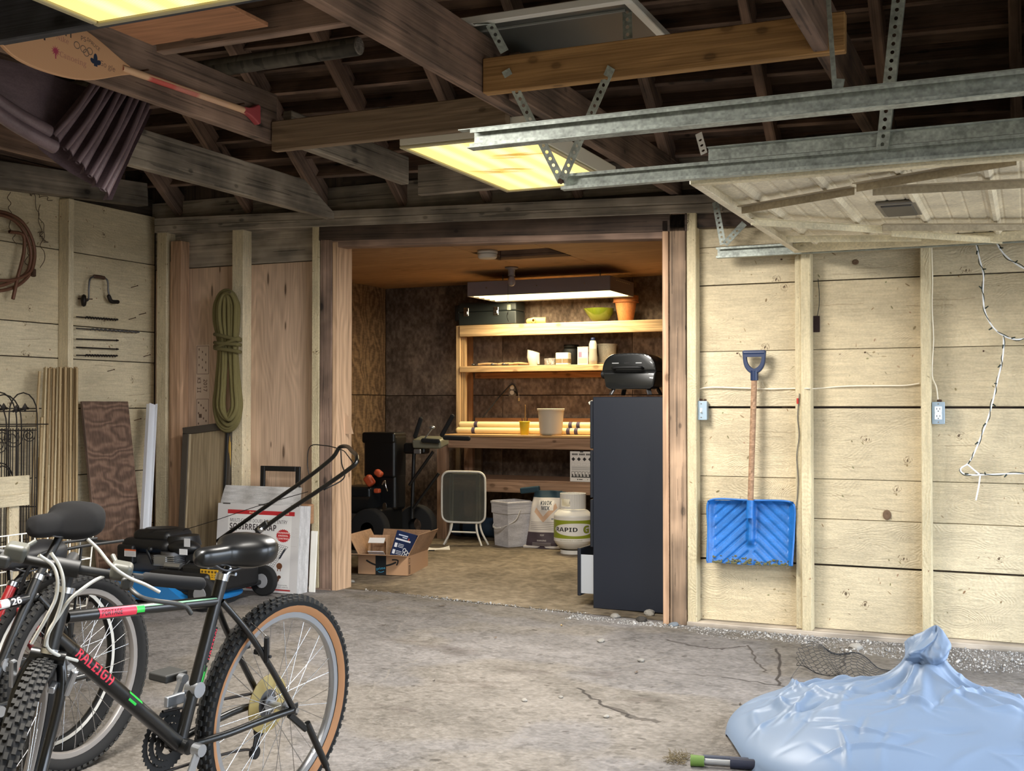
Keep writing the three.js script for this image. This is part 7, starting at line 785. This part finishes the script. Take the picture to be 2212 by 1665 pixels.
  for (const [x, z] of [[x0 + 0.06, Z0 + 0.3], [x0 + 0.06, Z0 - 0.3], [x1 + 0.02, Z0 + 0.3], [x1 + 0.02, Z0 - 0.3]]) { const w = part('wheel', lathe([[0.03, -0.022], [0.085, -0.024], [0.096, -0.016], [0.098, 0], [0.096, 0.016], [0.085, 0.024], [0.03, 0.022]], 30).rotateX(1.5708).translate(x, 0.098, z), M.rubber, t); part('wheel_hub', rod(V(x, 0.098, z - 0.026), V(x, 0.098, z + 0.026), 0.045, 18), std(0x8f9093, { roughness: 0.5 }), w); }
  const zA = 0.55, zB = 0.97, q = (u, v, z) => p(u, v, z); part('handle', tube([q(470, 1168, zA), q(560, 1104, zA), q(650, 1042, zA), q(700, 1004, zA), q(722, 984, zA), q(733, 967, zA), q(747, 964, zA + 0.04), q(760, 974, 0.76), q(771, 988, zB - 0.04), q(769, 1000, zB), q(750, 1016, zB), q(690, 1058, zB), q(600, 1118, zB), q(548, 1158, zB)], 0.0125, 160, 10), M.blackGloss, t);
  part('lower_handle', [rod(q(545, 1160, zB), V(x1 + 0.0, 0.2, zB - 0.02), 0.012, 10), rod(q(470, 1168, zA), V(x1 - 0.05, 0.2, zA - 0.02), 0.012, 10)], bl, t); part('clamp_knob', [at(new THREE.SphereGeometry(0.02, 12, 8), 563, 1143, zB + 0.02)], M.chrome, t); part('clamp_bracket', at(rbox(0.1, 0.035, 0.03, 0.008).rotateZ(0.6), 566, 1138, zB), bl, t);
  part('starter_cord', tube([q(395, 1145, Z0), q(470, 1122, 0.9), q(560, 1092, zB), q(665, 1062, zB + 0.01)], 0.0022, 40, 5), M.black, t); part('brake_bail', tube([q(765, 1003, zB), q(752, 985, 0.9), q(734, 970, 0.6), q(700, 962, zA - 0.02), q(670, 964, zA - 0.03), q(664, 1000, zA - 0.03), q(668, 1028, zA - 0.02)], 0.0032, 60, 6), M.black, t); part('throttle_cable', tube([q(736, 970, 0.7), q(738, 1000, 0.75), q(744, 1030, 0.8), q(700, 1058, zB)], 0.004, 30, 6), M.black, t);
}
// ---------------------------------------------------------------- on the floor to the right
{
  seedState = 808;
  // tied plastic bag over a flat bundle
  const atDepth = (u, v, d) => EYE.clone().addScaledVector(sight(u, v), d), c = atDepth(1960, 1600, 4.22); c.y = 0;
  const bm = phys(0x70829a, { roughness: 0.5, clearcoat: 0.05, clearcoatRoughness: 0.35, side: THREE.DoubleSide });
  const bag = thing('plastic_cover', 'pale blue-grey plastic bag tied in a knot over a flat bundle on the floor', 'bag', c, YAW), W0 = 0.64, D0 = 0.56;
  const kx = 0.10, kz = -0.10, creases = Array.from({ length: 30 }, (_, i) => [i / 30 * 6.283 + rr(-0.12, 0.12), rr(0.010, 0.032), rr(0.010, 0.024), rr(-0.9, 0.9), rr(0.25, 0.8)]), loose = Array.from({ length: 90 }, () => [rr(-0.58, 0.58), rr(-0.42, 0.52), rr(0, 6.28), rr(-0.02, 0.026), rr(0.007, 0.018), rr(0.08, 0.28)]);
  const hgt = (x, z) => {
    const e = Math.pow(Math.pow(Math.abs(x / W0), 3.2) + Math.pow(Math.abs(z / D0), 2.6), 1 / 2.8), dome = 0.205 * Math.pow(clamp(1 - e * e), 0.42) * (0.95 + 0.5 * (fbm(x * 1.7 + 4, z * 1.9 + 2, 2) - 0.5));
    const r = Math.hypot(x - kx, z - kz); let c2 = 0;
    for (const [a, h, w, bend, len] of creases) { const ca = Math.cos(a), sa = Math.sin(a), al = (x - kx) * ca + (z - kz) * sa, pe = -(x - kx) * sa + (z - kz) * ca - bend * al * al; if (al > 0) c2 += h * Math.exp(-(pe * pe) / (w * w * (1 + 2 * al))) * S(0.02, 0.08, al) * S(len, len * 0.4, al); }
    for (const [x0, z0, a, h, w, len] of loose) { const ca = Math.cos(a), sa = Math.sin(a), al = (x - x0) * ca + (z - z0) * sa, pe = -(x - x0) * sa + (z - z0) * ca - 0.8 * al * al; c2 += h * Math.exp(-(pe * pe) / (w * w)) * S(len, 0, Math.abs(al)); }
    return dome + S(1.0, 0.8, e) * (c2 + 0.085 * Math.exp(-r * r / 0.010)); };
  const gp = [], gi = [], NR = 150, NA = 440; for (let i = 0; i <= NR; i++) for (let k = 0; k <= NA; k++) { const a = k / NA * 6.2832, ca = Math.cos(a), sa = Math.sin(a), s1 = Math.pow(Math.pow(Math.abs(ca), 3) + Math.pow(Math.abs(sa), 3), -1 / 3), r = Math.pow(i / NR, 0.8) * s1 * 0.995, x = W0 * r * ca, z = D0 * r * sa; gp.push(x, 0.003 + Math.max(0, hgt(x, z)), z); } for (let i = 0; i < NR; i++) for (let k = 0; k < NA; k++) { const a = i * (NA + 1) + k, b = a + NA + 1; gi.push(a, a + 1, b, a + 1, b + 1, b); }
  const g = new THREE.BufferGeometry(); g.setAttribute('position', new THREE.BufferAttribute(new Float32Array(gp), 3)); g.setIndex(gi); g.computeVertexNormals(); part('cover', g, bm, bag);
  { const k = new THREE.IcosahedronGeometry(1, 24), q = k.attributes.position; const kk = mergeVertices(k.deleteAttribute('uv').deleteAttribute('normal')), a = kk.attributes.position, y0 = hgt(kx, kz); for (let i = 0; i < a.count; i++) { const x = a.getX(i), y = a.getY(i), z = a.getZ(i), t = (y + 1) / 2, w = lerp(0.052, 0.075, S(0.2, 0.45, t)) * lerp(1, 0.62, S(0.62, 0.9, t)), an = Math.atan2(z, x) + t * 1.6, f = 1 + 0.22 * Math.sin(an * 4) * (0.4 + t) + 0.35 * (fbm(x * 3 + 7, z * 3 + y * 4, 3) - 0.5); a.setXYZ(i, kx + x * w * f + 0.045 * S(0.4, 1, t), y0 - 0.03 + t * 0.17 + 0.012 * Math.sin(an * 3), kz + z * w * f); } kk.computeVertexNormals(); part('knot', kk, bm, bag); }
  { const P = onY(1492, 1642, 0.022), q = onY(1640, 1652, 0.022), t = thing('telescopic_pole', 'telescopic pole with a green end knob poking out from under the plastic bag', 'pole'), L = (k) => P.clone().lerp(q, k); part('end_knob', rod(P, L(0.2), 0.02, 16, 0.018), std(0x55702c, { roughness: 0.6 }), t); part('inner_tube', rod(L(0.18), L(0.62), 0.0105, 14), M.alu, t); part('sleeve', rod(L(0.58), L(1.4), 0.018, 16), std(0x1c2030, { roughness: 0.4 }), t); part('rod', rod(L(0.1).add(V(0.01, 0.0, -0.04)), L(1.2).add(V(0.01, 0, -0.04)), 0.012, 10), std(0x2a3040, { roughness: 0.5 }), t); }
  { const p0 = onY(1462, 1645, 0.0), t = thing('dry_grass', 'small clump of dried grass on the concrete beside the pole', 'grass'), b = []; for (let i = 0; i < 240; i++) { const a = V(p0.x + rr(-0.035, 0.035), rr(0.002, 0.02), p0.z + rr(-0.05, 0.04)); b.push(rod(a, a.clone().add(V(rr(-0.02, 0.02), rr(-0.006, 0.014), rr(-0.02, 0.02))), 0.0009, 3)); } t.userData.kind = 'stuff'; delete t.userData.category; part('blades', b, std(0x75684c), t); }
  // chicken wire
  { const t = thing('chicken_wire', 'curled scrap of dark chicken wire lying on the concrete', 'wire mesh'), a = onY(1742, 1440, 0.0), b = onY(1900, 1486, 0.0), ax = b.clone().sub(a).setY(0), L = ax.length(); ax.normalize(); const sd = V(-ax.z, 0, ax.x); if (sd.z > 0) sd.negate(); const R = 0.085, pt = (i, j) => { const s = i * L, an = -0.5 + j * 3.0, r = R * (1 + 0.35 * i) * (1 + 0.12 * Math.sin(i * 9 + j * 4)); return a.clone().addScaledVector(ax, s + 0.02 * Math.sin(j * 7)).addScaledVector(sd, 0.03 - r * Math.cos(an) * 1.2 + 0.03 * i).setY(0.004 + Math.max(0, r * (0.45 + Math.sin(an) * 0.75) * (1.05 - 0.75 * i) + 0.01 * Math.sin(i * 13 + j * 9))); };
    const w = [], N = 13, K = 15, put = (p, q) => w.push(rod(p, q, 0.0011, 4)); for (let r = 0; r < K; r++) for (let k = 0; k < N; k++) { const o = r % 2 ? 0.5 : 0, X = (k2) => (k2 + o) / (N + 0.5), y = r / K, dy = 1 / K; put(pt(X(k), y), pt(X(k), y + dy * 0.45)); put(pt(X(k), y + dy * 0.45), pt(X(k + 0.5), y + dy)); if (k > 0 || o) put(pt(X(k), y + dy * 0.45), pt(X(k - 0.5), y + dy)); } tag(part('wire_mesh', w, std(0x30343a, { metalness: 0.5, roughness: 0.6 }), t), null, null, null, 'stuff'); for (const j of [0, 1]) { const q = []; for (let i = 0; i <= 12; i++) q.push(pt(i / 12, j)); part('selvage_wire', tube(q, 0.0018, 40, 5), std(0x30343a, { metalness: 0.5, roughness: 0.6 }), t); } part('loose_end', tube([pt(1, 0.2), pt(1, 0.2).add(V(0.1, 0.03, -0.03)), pt(1, 0.2).add(V(0.2, 0.06, -0.06))], 0.0012, 16, 4), std(0x30343a), t); part('loose_end', tube([a.clone().setY(0.05), onY(1706, 1470, 0.0), onY(1700, 1520, 0.002)], 0.0011, 16, 4), std(0x30343a), t); }
  // gravel along the wall foot
  { const N = 8200, im = new THREE.InstancedMesh(new THREE.IcosahedronGeometry(1, 0).scale(1, 0.6, 0.85), std(0xffffff, { roughness: 0.9 }), N), o = new THREE.Object3D(), col = new THREE.Color(); im.name = 'gravel'; im.castShadow = im.receiveShadow = true;
    let i = 0; while (i < N) { let x, z; const r = rnd(); if (r < 0.80) { x = rr(-1.75, 0.7); z = 0.05 + Math.pow(rnd(), 1.5) * lerp(0.25, 0.75, S(-1.8, 0, x)) * (0.6 + 0.7 * fbm(x * 4, 3, 2)); } else if (r < 0.95) { const k = rnd(); x = lerp(-2.5, -1.6, k); z = lerp(0.0, 0.14, rnd()) + 0.06; } else { const k = rnd(); x = lerp(-4.0, -2.4, k); z = rr(-0.04, 0.05); } const s = rnd() < 0.94 ? rr(0.0016, 0.005) : rr(0.005, 0.011); o.position.set(x, floorY(x, z) + s * 0.3, z); o.rotation.set(rnd() * 6, rnd() * 6, rnd() * 6); o.scale.setScalar(s); o.updateMatrix(); im.setMatrixAt(i, o.matrix); const v = rr(0.12, 0.5); col.setRGB(v, v * 0.97, v * 0.92); im.setColorAt(i, col); i++; }
    tag(im, 'loose grey gravel scattered along the foot of the wall', null, null, 'stuff'); scene.add(im); }
  // single stones, leaves, crumbs
  const chunk = (r, sd) => { const g = mergeVertices(new THREE.IcosahedronGeometry(r, 2).deleteAttribute('uv').deleteAttribute('normal')), a = g.attributes.position; for (let i = 0; i < a.count; i++) { const f = 0.75 + 0.6 * fbm(a.getX(i) / r * 1.3 + sd, a.getY(i) / r * 1.3 + a.getZ(i) / r, 2); a.setXYZ(i, a.getX(i) * f * 1.25, a.getY(i) * f * 0.6, a.getZ(i) * f); } return smooth(g.toNonIndexed(), 0.4); };
  [[1330, 1333, 0.026, 'pale concrete chunk at the foot of the filing cabinet'], [1402, 1326, 0.034, 'largest concrete chunk beside the right jamb'], [1385, 1340, 0.03, 'dark earthy lump beside the right jamb'], [1455, 1350, 0.026, 'bluish stone below the right post'], [1298, 1384, 0.018, 'lone pale stone on the concrete near the opening'], [1850, 1399, 0.03, 'flat pale stone in the gravel beside the chicken wire'], [756, 1272, 0.024, 'crumbly stone at the foot of the left jamb'], [1211, 1504, 0.010, 'small white pebble in the middle of the floor'], [1133, 1511, 0.011, 'small round pebble beside the white pebble'], [1385, 1426, 0.015, 'white stone chip on the cracked concrete'], [1310, 1546, 0.011, 'small cream stone beside the floor crack']].forEach(([u, v, r, l], i) => { const q = onY(u, v, 0.005), y = floorY(q.x, q.z), m = part('stone', chunk(r, i * 7 + 1), std(i === 2 ? 0x4c4740 : i === 3 ? 0x8f98a0 : pick([0xc9c4ba, 0xb5b0a6, 0xd2cdc4]), { map: T.mottle, roughness: 0.9 })); m.position.set(q.x, y + r * 0.28, q.z); m.rotation.y = rnd() * 6; tag(m, l, 'stone', 'loose stones on the floor'); });
  const leaf = (u, v, s, l, col) => { const q = onY(u, v, 0.004), sh = new THREE.Shape(); sh.moveTo(-s, 0); sh.quadraticCurveTo(-s * 0.3, s * 0.6, s, 0); sh.quadraticCurveTo(-s * 0.2, -s * 0.5, -s, 0); const g = new THREE.ExtrudeGeometry(sh, { depth: 0.0008, bevelEnabled: false, curveSegments: 8 }), a = g.attributes.position; for (let i = 0; i < a.count; i++) { const x = a.getX(i); a.setZ(i, a.getZ(i) + 0.35 * x * x / s + 0.3 * Math.abs(a.getY(i))); } g.rotateX(-Math.PI / 2).rotateY(rnd() * 6); g.computeVertexNormals(); const t = thing('dry_leaf', l, 'leaf', V(q.x, floorY(q.x, q.z) + 0.002, q.z), 0, 'dry leaves on the floor'); part('blade', g, std(col, { roughness: 0.85, side: THREE.DoubleSide }), t); part('stalk', rod(V(0, 0.002, 0), V(s * 0.9, 0.004, s * 0.8), 0.0008, 4), std(col), t); };
  leaf(2112, 1481, 0.03, 'curled tan leaf beside the knotted plastic bag', 0x9a6a3c); leaf(1213, 1353, 0.018, 'small yellow leaf on the floor near the opening', 0xc9a66a); leaf(955, 1319, 0.028, 'dark brown leaf litter on the floor before the opening', 0x51463a); leaf(857, 1292, 0.022, 'dark leaf near the left jamb', 0x4d4338); leaf(829, 1361, 0.014, 'tiny dark leaf in front of the cardboard box', 0x4a4036); leaf(1374, 1452, 0.02, 'brown leaf on the cracked concrete', 0x5a4c3e); leaf(1070, 1381, 0.016, 'twiggy brown leaf in the middle of the floor', 0x6a5844); leaf(1598, 1520, 0.014, 'small dark leaf left of the plastic bag', 0x51463a); leaf(937, 1472, 0.012, 'tiny black leaf beside the rear wheel', 0x3a332c);
}
renderer.render(scene, camera);
